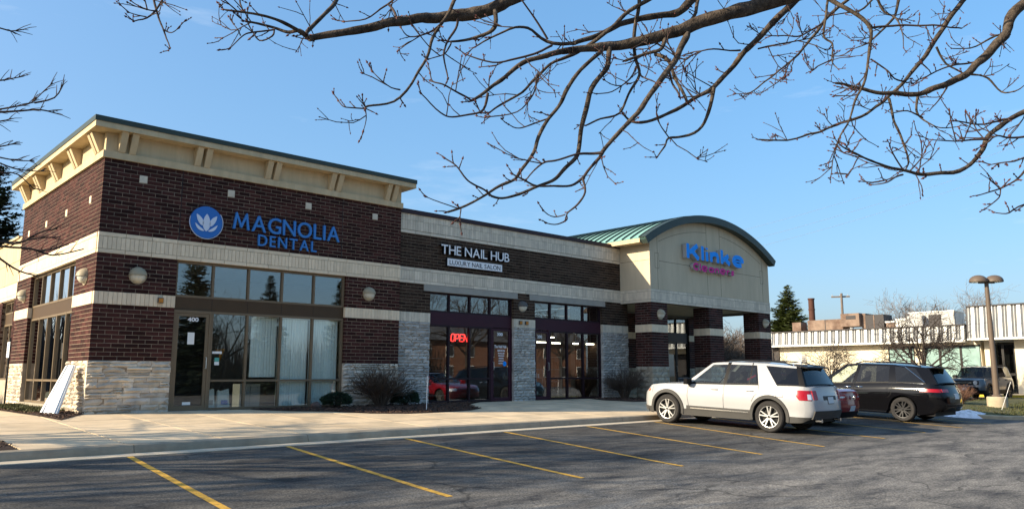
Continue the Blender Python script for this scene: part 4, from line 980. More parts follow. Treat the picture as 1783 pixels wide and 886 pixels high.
FB=[(1,[[-1.68,-16.132,3.512,0.0576],[-1.811,-16.046,3.425,0.0544],[-1.931,-15.968,3.365,0.0513],[-2.042,-15.919,3.337,0.0482],[-2.168,-15.886,3.303,0.0449],[-2.299,-15.858,3.266,0.0416],[-2.432,-15.828,3.205,0.0383],[-2.557,-15.804,3.148,0.0352],[-2.69,-15.766,3.095,0.0322],[-2.808,-15.731,3.05,0.0292],[-2.941,-15.668,3.002,0.0264],[-2.999,-15.665,2.97,0.0237]]),(0,[[-2.983,-15.636,2.984,0.0184],[-3.02,-15.628,3.006,0.0161],[-3.128,-15.643,3.021,0.0137],[-3.229,-15.651,3.031,0.0114],[-3.341,-15.587,3.051,0.0092],[-3.466,-15.469,3.081,0.0071]]),(0,[[-2.983,-15.636,2.984,0.0165],[-3.042,-15.63,3.018,0.0146],[-3.084,-15.557,3.014,0.0128],[-3.156,-15.503,3.048,0.011],[-3.249,-15.486,3.048,0.0091],[-3.343,-15.488,3.032,0.0072]]),(0,[[-3.193,-15.582,3.002,0.0072],[-3.228,-15.637,2.927,0.0064],[-3.278,-15.562,2.91,0.0058],[-3.312,-15.508,2.978,0.0051],[-3.349,-15.528,3.008,0.0044]]),(0,[[-3.193,-15.581,2.995,0.0072],[-3.31,-15.504,2.965,0.006],[-3.408,-15.591,2.887,0.0046],[-3.47,-15.6,2.788,0.0034]]),(0,[[-3.389,-15.521,2.92,0.0053],[-3.437,-15.605,2.917,0.0039],[-3.435,-15.556,2.96,0.0026]]),(1,[[-2.601,-15.274,3.512,0.0185],[-2.76,-15.423,3.284,0.017],[-2.898,-15.466,3.134,0.0159],[-2.974,-15.585,3.023,0.0148]]),(1,[[-2.503,-15.878,3.322,0.0096],[-2.533,-15.81,3.28,0.008],[-2.653,-15.772,3.177,0.0063],[-2.734,-15.649,3.169,0.0048]]),(0,[[-2.532,-15.843,3.284,0.0076],[-2.517,-15.869,3.252,0.0095],[-2.538,-15.962,3.156,0.0112]]),(1,[[-2.089,-16.007,3.417,0.0159],[-2.132,-15.999,3.317,0.0148],[-2.185,-15.987,3.225,0.0137],[-2.264,-15.998,3.09,0.0125],[-2.336,-16.022,2.916,0.0113],[-2.432,-16.026,2.758,0.0102],[-2.561,-15.975,2.573,0.0091],[-2.711,-15.911,2.531,0.0081],[-2.744,-15.932,2.495,0.0072]]),(0,[[-2.731,-15.91,2.511,0.0054],[-2.86,-15.921,2.488,0.0044],[-2.878,-15.853,2.538,0.0036]]),(0,[[-2.73,-15.909,2.504,0.0054],[-2.758,-15.971,2.426,0.004],[-2.753,-15.933,2.366,0.0027]]),(0,[[-2.574,-16.08,2.625,0.0063],[-2.734,-16.127,2.611,0.0048],[-2.786,-16.098,2.66,0.0035]]),(0,[[-1.817,-16.114,3.381,0.0222],[-1.864,-16.18,3.249,0.0184],[-1.909,-16.135,3.192,0.0149],[-1.994,-16.046,3.149,0.0114],[-2.119,-16.007,3.115,0.0078]]),(0,[[-2.139,-16.032,3.1,0.0078],[-2.155,-16.053,3.056,0.0065],[-2.179,-15.997,2.997,0.0052],[-2.297,-16.002,2.929,0.0038]]),(0,[[-2.06,-16.005,3.28,0.0119],[-2.068,-15.997,3.217,0.0104],[-2.135,-15.982,3.105,0.0088],[-2.203,-16.035,2.958,0.0072],[-2.222,-16.099,2.797,0.0057]]),(0,[[-2.197,-16.003,3.216,0.0097],[-2.251,-15.96,3.151,0.0078],[-2.364,-15.888,3.107,0.0058],[-2.382,-15.791,3.188,0.0039]]),(1,[[0.069,-17.249,3.702,0.0749],[-0.149,-17.146,3.596,0.0688],[-0.339,-17.068,3.515,0.0628],[-0.559,-16.915,3.415,0.0573],[-0.688,-16.836,3.343,0.052],[-0.865,-16.712,3.272,0.0467],[-1.046,-16.596,3.206,0.0415],[-1.19,-16.54,3.168,0.0362],[-1.34,-16.498,3.128,0.031],[-1.497,-16.463,3.072,0.0259]]),(0,[[-1.509,-16.474,3.065,0.0238],[-1.634,-16.478,3.006,0.0214],[-1.763,-16.415,2.952,0.0193],[-1.849,-16.355,2.876,0.0173],[-1.961,-16.29,2.769,0.0152],[-2.056,-16.29,2.681,0.0131],[-2.185,-16.294,2.593,0.011]]),(0,[[-2.187,-16.296,2.592,0.0092],[-2.213,-16.287,2.611,0.0083],[-2.321,-16.28,2.639,0.0072],[-2.394,-16.268,2.654,0.0063],[-2.436,-16.222,2.674,0.0054],[-2.435,-16.195,2.728,0.0045]]),(0,[[-2.114,-16.374,2.639,0.011],[-2.113,-16.335,2.542,0.0098],[-2.179,-16.276,2.5,0.0085],[-2.291,-16.246,2.466,0.0071],[-2.388,-16.247,2.473,0.0057],[-2.502,-16.201,2.565,0.0045]]),(0,[[-1.451,-16.539,3.119,0.0179],[-1.59,-16.387,3.139,0.0149],[-1.721,-16.328,3.219,0.0119],[-1.86,-16.304,3.183,0.0088],[-2.038,-16.184,3.049,0.0058]]),(0,[[-1.667,-16.473,3.104,0.0097],[-1.777,-16.469,3.227,0.008],[-1.889,-16.464,3.318,0.0064],[-1.897,-16.423,3.412,0.0048]]),(0,[[-1.64,-16.49,3.062,0.0117],[-1.703,-16.498,3.028,0.0099],[-1.898,-16.424,2.918,0.008],[-2.032,-16.329,2.873,0.0064],[-2.157,-16.214,2.94,0.0047]]),(1,[[-0.243,-16.701,3.797,0.041],[-0.368,-16.692,3.681,0.037],[-0.486,-16.655,3.612,0.0333],[-0.716,-16.553,3.535,0.0295],[-0.929,-16.507,3.436,0.0257],[-1.144,-16.471,3.296,0.0219],[-1.348,-16.436,3.184,0.0184]]),(1,[[-0.813,-16.684,3.607,0.0213],[-0.969,-16.632,3.483,0.0196],[-1.115,-16.587,3.323,0.0179],[-1.301,-16.463,3.142,0.0163],[-1.411,-16.409,3.075,0.0149],[-1.51,-16.358,3.012,0.0134],[-1.6,-16.311,2.908,0.012],[-1.69,-16.272,2.787,0.0105],[-1.829,-16.213,2.682,0.0091],[-1.934,-16.209,2.597,0.0077]]),(0,[[-1.686,-16.398,2.831,0.0078],[-1.761,-16.417,2.705,0.0064],[-1.807,-16.326,2.59,0.0051],[-1.934,-16.181,2.568,0.0039]]),(1,[[-0.859,-16.645,3.628,0.017],[-0.911,-16.64,3.338,0.0155],[-0.916,-16.649,3.148,0.014],[-0.904,-16.661,2.995,0.0126],[-0.975,-16.619,2.841,0.0112],[-1.072,-16.589,2.701,0.0098],[-1.219,-16.553,2.621,0.0083],[-1.347,-16.548,2.564,0.0069]]),(0,[[-1.028,-16.756,2.934,0.0081],[-1.052,-16.832,2.885,0.0065],[-1.136,-16.966,2.8,0.0048]]),(0,[[-0.979,-16.685,3.033,0.0082],[-1.06,-16.689,2.915,0.0068],[-1.147,-16.601,2.832,0.0054],[-1.305,-16.604,2.778,0.004]]),(0,[[-0.564,-16.873,3.405,0.032],[-0.648,-16.906,3.305,0.0293],[-0.783,-16.913,3.105,0.0266],[-0.92,-16.923,2.953,0.0241],[-1.057,-16.907,2.796,0.0216],[-1.19,-16.862,2.604,0.0193],[-1.317,-16.813,2.455,0.0172],[-1.445,-16.76,2.311,0.0151],[-1.516,-16.79,2.252,0.013]]),(0,[[-1.548,-16.817,2.24,0.0129],[-1.592,-16.757,2.142,0.0118],[-1.622,-16.733,2.092,0.0107],[-1.709,-16.714,2.036,0.0096],[-1.833,-16.682,2.014,0.0084],[-1.943,-16.655,2.004,0.0073],[-2.042,-16.621,2.04,0.0063],[-2.085,-16.601,2.062,0.0053]]),(0,[[-1.684,-16.793,2.07,0.009],[-1.713,-16.837,1.977,0.0081],[-1.754,-16.816,1.901,0.0074],[-1.789,-16.761,1.84,0.0066],[-1.79,-16.757,1.797,0.0059],[-1.854,-16.739,1.763,0.0051],[-1.939,-16.748,1.761,0.0043]]),(0,[[-1.879,-16.835,1.816,0.0052],[-1.891,-16.761,1.808,0.0044],[-2.014,-16.779,1.823,0.0034]]),(0,[[-1.538,-16.834,2.273,0.011],[-1.591,-16.768,2.261,0.0099],[-1.699,-16.742,2.234,0.0087],[-1.829,-16.69,2.183,0.0076],[-1.895,-16.644,2.157,0.0065],[-1.931,-16.562,2.07,0.0054]]),(0,[[-1.132,-16.571,3.171,0.0247],[-1.18,-16.609,3.076,0.0232],[-1.243,-16.634,2.974,0.0217],[-1.354,-16.59,2.807,0.0203],[-1.401,-16.571,2.628,0.019],[-1.431,-16.552,2.411,0.0177],[-1.468,-16.547,2.304,0.0164],[-1.549,-16.506,2.206,0.0152],[-1.624,-16.481,2.131,0.0139],[-1.743,-16.428,2.074,0.0127],[-1.879,-16.37,2.004,0.0115],[-1.976,-16.366,1.971,0.0103],[-2.071,-16.379,1.965,0.009]]),(0,[[-2.085,-16.396,1.96,0.009],[-2.134,-16.396,1.985,0.0082],[-2.244,-16.415,2.011,0.0074],[-2.316,-16.43,2.028,0.0066],[-2.373,-16.405,2.094,0.0059],[-2.421,-16.36,2.144,0.0052]]),(0,[[-1.315,-16.656,3.072,0.0198],[-1.371,-16.677,3.02,0.0189],[-1.483,-16.623,2.898,0.0179],[-1.566,-16.576,2.752,0.017],[-1.616,-16.548,2.647,0.0162],[-1.688,-16.495,2.536,0.0154],[-1.737,-16.462,2.403,0.0146],[-1.774,-16.45,2.292,0.0137],[-1.853,-16.407,2.17,0.0129],[-1.911,-16.404,2.103,0.0121],[-2.009,-16.375,2.039,0.0113],[-2.108,-16.351,1.964,0.0104],[-2.26,-16.281,1.886,0.0096],[-2.353,-16.274,1.837,0.0088]]),(0,[[-2.293,-16.322,1.874,0.0062],[-2.326,-16.312,1.868,0.0048],[-2.508,-16.275,1.907,0.0034]]),(0,[[-2.293,-16.322,1.871,0.0053],[-2.338,-16.383,1.812,0.0043],[-2.338,-16.39,1.769,0.0035]]),(0,[[-1.677,-16.484,2.541,0.0076],[-1.754,-16.41,2.498,0.0064],[-1.824,-16.372,2.475,0.0051],[-1.941,-16.409,2.464,0.0037]]),(0,[[-0.76,-16.804,3.287,0.0188],[-0.852,-16.816,3.159,0.0165],[-0.921,-16.74,3.127,0.0144],[-1.102,-16.69,3.043,0.0122]]),(0,[[-0.808,-16.733,3.167,0.0188],[-0.798,-16.839,3.08,0.0165],[-0.752,-16.862,2.969,0.0144],[-0.759,-16.962,2.765,0.0121]]),(0,[[-0.727,-16.787,3.063,0.0105],[-0.729,-16.83,2.941,0.0093],[-0.831,-16.954,2.782,0.008]]),(1,[[-0.379,-16.831,3.702,0.0198],[-0.502,-16.875,3.506,0.014],[-0.541,-16.833,3.44,0.0086]]),(1,[[0.719,-17.085,3.987,0.0364],[0.541,-17.014,3.804,0.0332],[0.353,-16.904,3.566,0.0302],[0.224,-16.837,3.42,0.0273],[0.102,-16.767,3.26,0.0245],[-0.017,-16.715,3.132,0.0218],[-0.176,-16.64,3.007,0.019],[-0.362,-16.555,2.877,0.0163],[-0.537,-16.501,2.771,0.0136],[-0.731,-16.454,2.734,0.011],[-0.868,-16.477,2.759,0.0085]]),(0,[[-0.216,-16.844,3.04,0.0176],[-0.262,-16.824,2.832,0.0157],[-0.31,-16.769,2.699,0.0138],[-0.451,-16.678,2.63,0.0119],[-0.572,-16.659,2.6,0.01],[-0.654,-16.689,2.515,0.0081],[-0.751,-16.691,2.422,0.0062]]),(0,[[-0.588,-16.681,2.596,0.0064],[-0.684,-16.675,2.665,0.0053],[-0.77,-16.715,2.71,0.0042]]),(0,[[-0.283,-16.767,2.97,0.0066],[-0.327,-16.737,3.027,0.005],[-0.493,-16.786,3.074,0.0032]]),(0,[[0.353,-16.916,3.492,0.0094],[0.419,-17.083,3.498,0.0077],[0.538,-17.22,3.529,0.0062],[0.67,-17.304,3.581,0.0047]]),(0,[[0.165,-16.868,3.442,0.0093],[-0.041,-16.786,3.412,0.0076],[-0.15,-16.654,3.398,0.0061],[-0.234,-16.534,3.285,0.0046]]),(1,[[2.847,-16.63,4.888,0.025],[2.703,-16.521,4.726,0.0222],[2.559,-16.437,4.544,0.0194],[2.369,-16.35,4.294,0.0165],[2.178,-16.277,4.102,0.0137],[1.965,-16.161,3.901,0.011],[1.798,-16.065,3.742,0.0084],[1.68,-16.0,3.662,0.0059]]),(0,[[2.49,-16.503,4.552,0.0122],[2.25,-16.395,4.371,0.01],[2.07,-16.277,4.348,0.008],[1.786,-16.204,4.291,0.0059]]),(0,[[2.286,-16.389,4.257,0.0121],[2.112,-16.302,4.057,0.0094],[1.999,-16.288,3.874,0.0069],[1.868,-16.129,3.73,0.0044]]),(1,[[1.854,-16.859,4.461,0.0168],[1.832,-16.808,4.123,0.0139],[1.879,-16.86,4.02,0.0111],[1.81,-16.88,3.831,0.0082],[1.761,-16.949,3.699,0.0054]]),(0,[[1.753,-16.905,3.807,0.0082],[1.622,-16.828,3.725,0.0068],[1.511,-16.806,3.667,0.0054],[1.488,-16.755,3.755,0.004]]),(1,[[1.506,-17.049,4.271,0.0238],[1.596,-17.182,4.141,0.0218],[1.671,-17.304,3.968,0.0198],[1.64,-17.297,3.758,0.0178],[1.618,-17.281,3.605,0.016],[1.589,-17.24,3.415,0.0141],[1.538,-17.179,3.252,0.0123],[1.491,-17.128,3.099,0.0105],[1.421,-17.06,2.91,0.0087],[1.368,-17.034,2.773,0.0068],[1.313,-17.011,2.576,0.005]]),(1,[[3.726,-18.088,4.64,0.0647],[3.549,-17.977,4.477,0.06],[3.447,-17.946,4.277,0.0553],[3.271,-17.86,4.063,0.0507],[3.082,-17.759,3.89,0.0461],[2.924,-17.684,3.751,0.0417],[2.726,-17.564,3.633,0.0375],[2.578,-17.491,3.568,0.0333],[2.42,-17.396,3.491,0.0292],[2.235,-17.288,3.485,0.0251],[2.041,-17.17,3.479,0.0212],[1.845,-17.063,3.514,0.0172],[1.654,-16.966,3.531,0.0133]]),(1,[[3.88,-17.465,4.936,0.0348],[3.7,-17.372,4.702,0.0321],[3.524,-17.286,4.47,0.0295],[3.372,-17.205,4.23,0.027],[3.209,-17.085,4.002,0.0246],[3.047,-16.963,3.797,0.0223],[2.912,-16.878,3.66,0.0199],[2.724,-16.745,3.512,0.0176],[2.505,-16.602,3.41,0.0154],[2.275,-16.462,3.307,0.0131],[2.061,-16.356,3.225,0.0108],[1.708,-16.139,3.176,0.0086]]),(0,[[1.626,-17.306,3.648,0.0103],[1.737,-17.376,3.566,0.0094],[1.756,-17.455,3.457,0.0085],[1.882,-17.505,3.444,0.0077]]),(0,[[1.797,-17.265,4.015,0.0132],[1.973,-17.358,4.063,0.012],[2.138,-17.555,4.053,0.0106],[2.326,-17.727,4.032,0.0093],[2.496,-17.795,4.04,0.008]]),(0,[[2.878,-17.46,4.092,0.0143],[3.009,-17.494,3.932,0.0115],[3.079,-17.611,3.832,0.0086]]),(0,[[3.199,-17.729,3.95,0.0115],[2.927,-17.542,3.864,0.0095],[2.749,-17.389,3.771,0.0076],[2.527,-17.338,3.656,0.0056]]),(0,[[2.387,-17.156,3.512,0.0168],[2.289,-17.219,3.259,0.0144],[2.3,-17.275,3.073,0.0122],[2.312,-17.307,2.868,0.0101],[2.199,-17.32,2.739,0.008]]),(0,[[2.794,-17.281,3.616,0.0172],[2.783,-17.264,3.475,0.0143],[2.794,-17.306,3.377,0.0114],[2.798,-17.423,3.25,0.0084],[2.841,-17.586,3.221,0.0055]]),(0,[[2.643,-17.357,3.33,0.0112],[2.448,-17.293,3.358,0.0083],[2.33,-17.204,3.336,0.0055]]),(0,[[3.126,-17.486,3.772,0.0116],[3.078,-17.41,3.628,0.0087],[2.86,-17.364,3.455,0.0057]]),(1,[[3.058,-17.083,4.793,0.0213],[3.038,-17.05,4.636,0.0175],[2.858,-16.989,4.439,0.0135],[2.684,-16.902,4.275,0.0097],[2.573,-16.797,4.194,0.0059]]),(1,[[2.901,-16.937,4.793,0.0152],[2.953,-16.967,4.657,0.0129],[2.994,-17.062,4.572,0.0106],[2.953,-17.134,4.388,0.0082],[2.897,-17.153,4.195,0.0059]]),(1,[[2.857,-16.896,4.793,0.0152],[2.716,-16.826,4.654,0.0121],[2.625,-16.682,4.637,0.0091],[2.491,-16.617,4.59,0.006]]),(0,[[3.854,-17.879,4.389,0.0151],[3.633,-17.803,4.333,0.0119],[3.501,-17.645,4.218,0.0089],[3.248,-17.504,4.163,0.0059]]),(0,[[3.59,-17.545,3.972,0.0151],[3.72,-17.664,3.922,0.0128],[3.781,-17.768,3.771,0.0105],[3.768,-17.899,3.744,0.0081],[3.73,-17.976,3.762,0.0058]]),(1,[[1.811,-18.434,2.934,0.0273],[1.578,-18.31,2.802,0.0251],[1.408,-18.228,2.682,0.023],[1.326,-18.207,2.574,0.021],[1.205,-18.133,2.426,0.019],[1.036,-18.039,2.36,0.0171],[0.826,-17.924,2.322,0.0151],[0.668,-17.881,2.337,0.0132],[0.469,-17.814,2.353,0.0113],[0.271,-17.759,2.369,0.0095],[0.091,-17.729,2.403,0.0077],[-0.059,-17.725,2.423,0.0059]]),(0,[[1.494,-18.392,2.819,0.011],[1.322,-18.224,2.756,0.0083],[1.022,-18.109,2.739,0.0054]]),(0,[[1.256,-18.267,2.627,0.0108],[1.093,-18.157,2.591,0.0075],[0.78,-18.006,2.568,0.0042]]),(0,[[0.397,-17.942,2.252,0.0081],[0.221,-17.9,2.179,0.006],[0.197,-17.816,2.166,0.004]]),(0,[[0.394,-17.945,2.284,0.0071],[0.301,-17.935,2.355,0.0055],[0.18,-17.955,2.397,0.0039]]),(0,[[0.426,-17.975,2.284,0.0071],[0.392,-18.06,2.335,0.0055],[0.383,-18.096,2.367,0.004]]),(1,[[1.587,-18.448,2.675,0.011],[1.446,-18.348,2.649,0.0088],[1.28,-18.315,2.64,0.0065],[1.244,-18.244,2.585,0.0043]]),(1,[[1.385,-18.471,2.366,0.0107],[1.328,-18.396,2.269,0.0089],[1.212,-18.325,2.21,0.0071],[0.974,-18.238,2.148,0.0052]]),(0,[[1.137,-18.345,2.203,0.0063],[1.071,-18.344,2.116,0.0052],[0.933,-18.289,2.032,0.0041]]),(1,[[1.411,-18.443,2.117,0.0085],[1.205,-18.367,2.026,0.0063],[1.159,-18.291,2.031,0.0042]]),(1,[[1.376,-18.48,2.45,0.0085],[1.193,-18.412,2.399,0.0063],[1.122,-18.3,2.382,0.0042]]),(1,[[-3.673,-14.791,3.34,0.0096],[-3.658,-14.826,3.219,0.0079],[-3.644,-14.904,3.097,0.0062],[-3.635,-15.067,2.909,0.0046]]),(1,[[-3.62,-14.841,3.34,0.0096],[-3.695,-14.824,3.188,0.0071],[-3.825,-14.936,3.059,0.0045]]),(0,[[-3.728,-14.84,3.159,0.0056],[-3.776,-14.823,3.162,0.0047],[-3.844,-14.868,3.139,0.0037]]),(0,[[-3.689,-14.887,3.207,0.0056],[-3.749,-14.936,3.17,0.0046],[-3.782,-14.927,3.174,0.0037]]),(0,[[-3.64,-14.906,3.082,0.0056],[-3.617,-15.012,3.037,0.0046],[-3.588,-15.03,3.06,0.0037]]),(1,[[-3.25,-15.184,3.333,0.0076],[-3.25,-15.199,3.275,0.0067],[-3.272,-15.275,3.204,0.0056]])]
LB=[(1,[[-3.657,-5.752,6.325,0.0157],[-3.234,-5.991,6.245,0.0129],[-3.079,-5.996,6.244,0.0102],[-2.91,-6.031,6.315,0.0075]]),(1,[[-3.487,-5.058,5.562,0.0163],[-3.062,-5.327,5.618,0.0135],[-2.91,-5.345,5.684,0.0106],[-2.749,-5.373,5.759,0.0078]]),(1,[[-3.363,-4.412,5.23,0.017],[-2.926,-4.701,5.321,0.015],[-2.697,-4.793,5.404,0.013],[-2.51,-4.848,5.496,0.011],[-2.356,-4.9,5.719,0.0091],[-2.226,-4.924,5.914,0.0071]]),(1,[[-3.508,-5.593,4.908,0.0224],[-3.097,-5.845,4.941,0.0193],[-2.848,-5.949,4.992,0.0161],[-2.595,-6.057,5.044,0.013],[-2.364,-6.128,5.014,0.0099]]),(0,[[-2.632,-5.783,5.222,0.0163],[-2.38,-5.905,5.34,0.0125],[-2.27,-5.924,5.6,0.0087]]),(1,[[-3.342,-4.39,5.029,0.017],[-2.904,-4.678,5.118,0.013],[-2.733,-4.716,5.199,0.0091]]),(1,[[-3.444,-5.525,4.305,0.0157],[-3.04,-5.784,4.405,0.012],[-2.848,-5.843,4.488,0.0084]]),(1,[[-3.373,-4.936,4.474,0.0163],[-2.931,-5.187,4.373,0.0135],[-2.7,-5.26,4.353,0.0106],[-2.47,-5.341,4.371,0.0078]]),(1,[[-3.3,-4.345,4.636,0.017],[-2.83,-4.599,4.413,0.0146],[-2.563,-4.693,4.333,0.0122],[-2.271,-4.825,4.33,0.0098],[-2.207,-4.756,4.375,0.0075]]),(1,[[-3.307,-5.379,3.003,0.0224],[-2.885,-5.619,2.931,0.0193],[-2.643,-5.704,2.921,0.0161],[-2.391,-5.84,3.11,0.013],[-2.171,-5.923,3.183,0.0099]]),(1,[[-3.223,-4.776,3.054,0.0233],[-2.781,-5.027,2.941,0.0201],[-2.382,-5.254,2.911,0.0168],[-2.083,-5.375,2.823,0.0135],[-1.69,-5.629,2.943,0.0103]]),(1,[[-3.153,-4.188,3.236,0.0242],[-2.662,-4.419,2.81,0.02],[-2.383,-4.5,2.62,0.0158],[-2.12,-4.591,2.545,0.0115]]),(0,[[-2.769,-5.853,2.87,0.0157],[-2.493,-5.994,2.976,0.012],[-2.174,-6.163,3.02,0.0084]]),(0,[[-2.427,-5.482,2.879,0.0163],[-2.223,-5.532,2.867,0.0125],[-1.932,-5.689,2.986,0.0087]]),(1,[[-3.268,-4.311,4.329,0.017],[-2.814,-4.581,4.259,0.014],[-2.576,-4.664,4.255,0.011],[-2.311,-4.723,4.016,0.0081]])]
# ---------------------------------------------------------------- plants
def leafball(b, c, rad, n, r, size, flat=1.0, shell=.35):
    for _ in range(n):
        while True:
            p = Vector((r.uniform(-1, 1), r.uniform(-1, 1), r.uniform(-1, 1)))
            if shell < p.length < 1: break
        q = Vector((c[0]+p.x*rad[0], c[1]+p.y*rad[1], c[2]+p.z*rad[2]))
        d = Vector((r.uniform(-1, 1), r.uniform(-1, 1), r.uniform(-.4, 1))).normalized(); e = d.orthogonal().normalized()
        e = (e*math.cos(_)+d.cross(e)*math.sin(_)); s_ = size*r.uniform(.6, 1.4)
        b.add([tuple(q-e*s_*.35), tuple(q+d*s_*.6), tuple(q+e*s_*.35), tuple(q-d*s_*.4)], [(0, 1, 2, 3)])
def bush(name, base, rad, n, m, label, cat, seed, size=.05, boxy=1.0, group=None):
    r = random.Random(seed); t = thing(name, base, label, cat, group); b = MB()
    x, y, z = base
    for _ in range(n):
        a, u = r.uniform(0, 2*math.pi), r.uniform(-.55, 1); k = r.uniform(.55, 1)**.5*(1+.16*noise.noise((math.cos(a)*2+seed, math.sin(a)*2, u*2)))
        h = math.sqrt(max(0, 1-abs(u)**(2*boxy)))**(1/boxy)
        q = Vector((x+rad[0]*k*h*math.cos(a), y+rad[1]*k*h*math.sin(a), z+rad[2]*.55+rad[2]*.55*u*k))
        d = Vector((math.cos(a)*h+r.uniform(-.7, .7), math.sin(a)*h+r.uniform(-.7, .7), u+r.uniform(-.5, .9))).normalized(); e = d.orthogonal().normalized()*size*.3; s_ = size*r.uniform(.6, 1.5)
        b.add([tuple(q-e), tuple(q+d*s_), tuple(q+e), tuple(q-d*s_*.4)], [(0, 1, 2, 3)])
    b.build('foliage', m, t)
    c = MB()
    for i in range(9):
        a = i*.7; c.tube([(x, y, z-.02), (x+rad[0]*.4*math.cos(a), y+rad[1]*.4*math.sin(a), z+rad[2]*.55), (x+rad[0]*.7*math.cos(a), y+rad[1]*.7*math.sin(a), z+rad[2]*.8)], [.015, .01, .006], 4)
    c.build('stem', 'bark_dark', t); return t
bush('evergreen_shrub', (6.2, -.55, wz(-.55)), (.42, .38, .40), 2600, 'yew', 'low rounded dark green shrub below the last dental window', 'shrub', 1, group='dark green shrubs in the front bed')
bush('evergreen_shrub', (8.55, -.5, wz(-.5)), (.42, .34, .40), 2600, 'yew', 'squarish dark green clipped shrub beside the marker stake', 'shrub', 2, boxy=2.4, group='dark green shrubs in the front bed')
def bare_shrub(base, h, wd, label, seed, m='shrub_stem', nst=46, tw=9):
    r = random.Random(seed); t = thing('bare_shrub', base, label, 'shrub', 'leafless clipped shrubs'); b = MB(); c = MB(); X, Y, Z = base
    for i in range(nst):
        a = r.uniform(0, 2*math.pi); rho = r.uniform(.05, 1)**.6; top = h*(.90+.1*r.random())*(1-.16*rho**3)
        e = Vector((X+wd*rho*math.cos(a), Y+wd*.75*rho*math.sin(a), Z+top*r.uniform(.40, 1.0)*(1-.20*rho**4)))
        p0 = Vector((X+.09*math.cos(a)*rho, Y+.09*math.sin(a)*rho, Z-.02)); p1 = p0.lerp(e, .35)+Vector((0, 0, h*.14*rho)); p2 = p0.lerp(e, .7)+Vector((r.uniform(-.03, .03), r.uniform(-.03, .03), h*.05))
        P = [p0, p1, p2, e]; b.tube(P, [.014, .010, .007, .004], 4)
        for k in range(tw):
            tt = r.uniform(.3, 1); q = P[1].lerp(P[2], (tt-.3)/.35) if tt < .65 else P[2].lerp(P[3], (tt-.65)/.35)
            d = Vector((math.cos(a)*rho+r.uniform(-.8, .8), math.sin(a)*rho+r.uniform(-.8, .8), r.uniform(.1, 1.1))).normalized(); l = h*r.uniform(.10, .24)
            z_ = q+d*l
            z_.z = min(z_.z, Z+h*(1.0+.02*r.random()))
            mid = q.lerp(z_, .5)+Vector((r.uniform(-.02, .02), r.uniform(-.02, .02), 0)); c.tube([q, mid, z_], [.0042, .0034, .002], 3, cap=False)
            for s_ in range(3):
                d2 = (d+Vector((r.uniform(-.9, .9), r.uniform(-.9, .9), r.uniform(0, .8)))).normalized(); q2 = mid.lerp(z_, r.random()); z2 = q2+d2*l*.45; z2.z = min(z2.z, Z+h*(1+.03*r.random())); c.tube([q2, z2], [.0028, .0016], 3, cap=False)
    b.build('stems', m, t); c.build('twigs', m, t, kind='stuff'); return t
bare_shrub((7.60, -.62, wz(-.62)), 1.24, .95, 'wide leafless shrub clipped round in front of the brick pier', 5, nst=85, tw=17)
bare_shrub((18.55, -.75, wz(-.7)), 1.32, .80, 'leafless shrub by the last grey stone pier and column', 6, nst=75, tw=16)
# ground cover beside the side wall
r = random.Random(4); b = MB()
for _ in range(3800):
    x, y = r.uniform(-.95, -.12), r.uniform(.9, 6.3)
    if noise.noise((x*2.2, y*1.5, 3)) < -.18: continue
    z = wz(y)+.03; h = r.uniform(.03, .10); a = r.uniform(0, 6.28); w = r.uniform(.012, .03)
    b.add([(x-w*math.cos(a), y-w*math.sin(a), z), (x+w*math.cos(a), y+w*math.sin(a), z), (x+r.uniform(-.05, .05), y+r.uniform(-.05, .05), z+h)], [(0, 1, 2)])
o = b.build('ground_cover', 'cover_leaf'); tag(o, 'low yellow green ground cover by the side wall', 'ground cover', kind='stuff')
bare_shrub((-.55, 9.2, -.03), .55, .4, 'small reddish leafless shrub at the far end of the side wall', 9, 'shrub_red', 40, 8)
# ---------------------------------------------------------------- leafless trees
MINR = 0.0; THICK = 1.0
def grow(b, tw, p, d, L, rad, lev, r, maxlev, droop=0.0, n0=7, up=.15):
    n = 4 if lev < 2 else 3; rad = max(rad, MINR); P = [p]; D = d.copy(); rr = [rad]
    for i in range(n):
        D = (D+Vector((r.uniform(-1, 1), r.uniform(-1, 1), r.uniform(-1, 1)))*(.13+.05*lev)+Vector((0, 0, up-droop*lev*.1))*.35).normalized()
        P.append(P[-1]+D*L/n); rr.append(max(MINR*.6, rad*(1-.5*(i+1)/n)))
    (b if lev < 2 else tw).tube(P, rr, max(3, n0-lev*2), cap=False)
    if lev >= maxlev: return
    k = [5, 5, 5, 4, 3][lev] if lev < 5 else 3
    for i in range(k):
        t = r.uniform(.30, 1.0) if lev else r.uniform(.38, 1.0); j = min(int(t*n), n-1); q = P[j].lerp(P[j+1], t*n-j)
        ax = (P[j+1]-P[j]).normalized(); o = ax.orthogonal().normalized(); o.rotate(Matrix.Rotation(r.uniform(0, 6.28), 3, ax))
        a = R(r.uniform(28, 62)); dd = (ax*math.cos(a)+o*math.sin(a)).normalized()
        grow(b, tw, q, dd, L*r.uniform(.5, .78), rr[j]*r.uniform(.45, .65)*THICK, lev+1, r, maxlev, droop, n0, up)
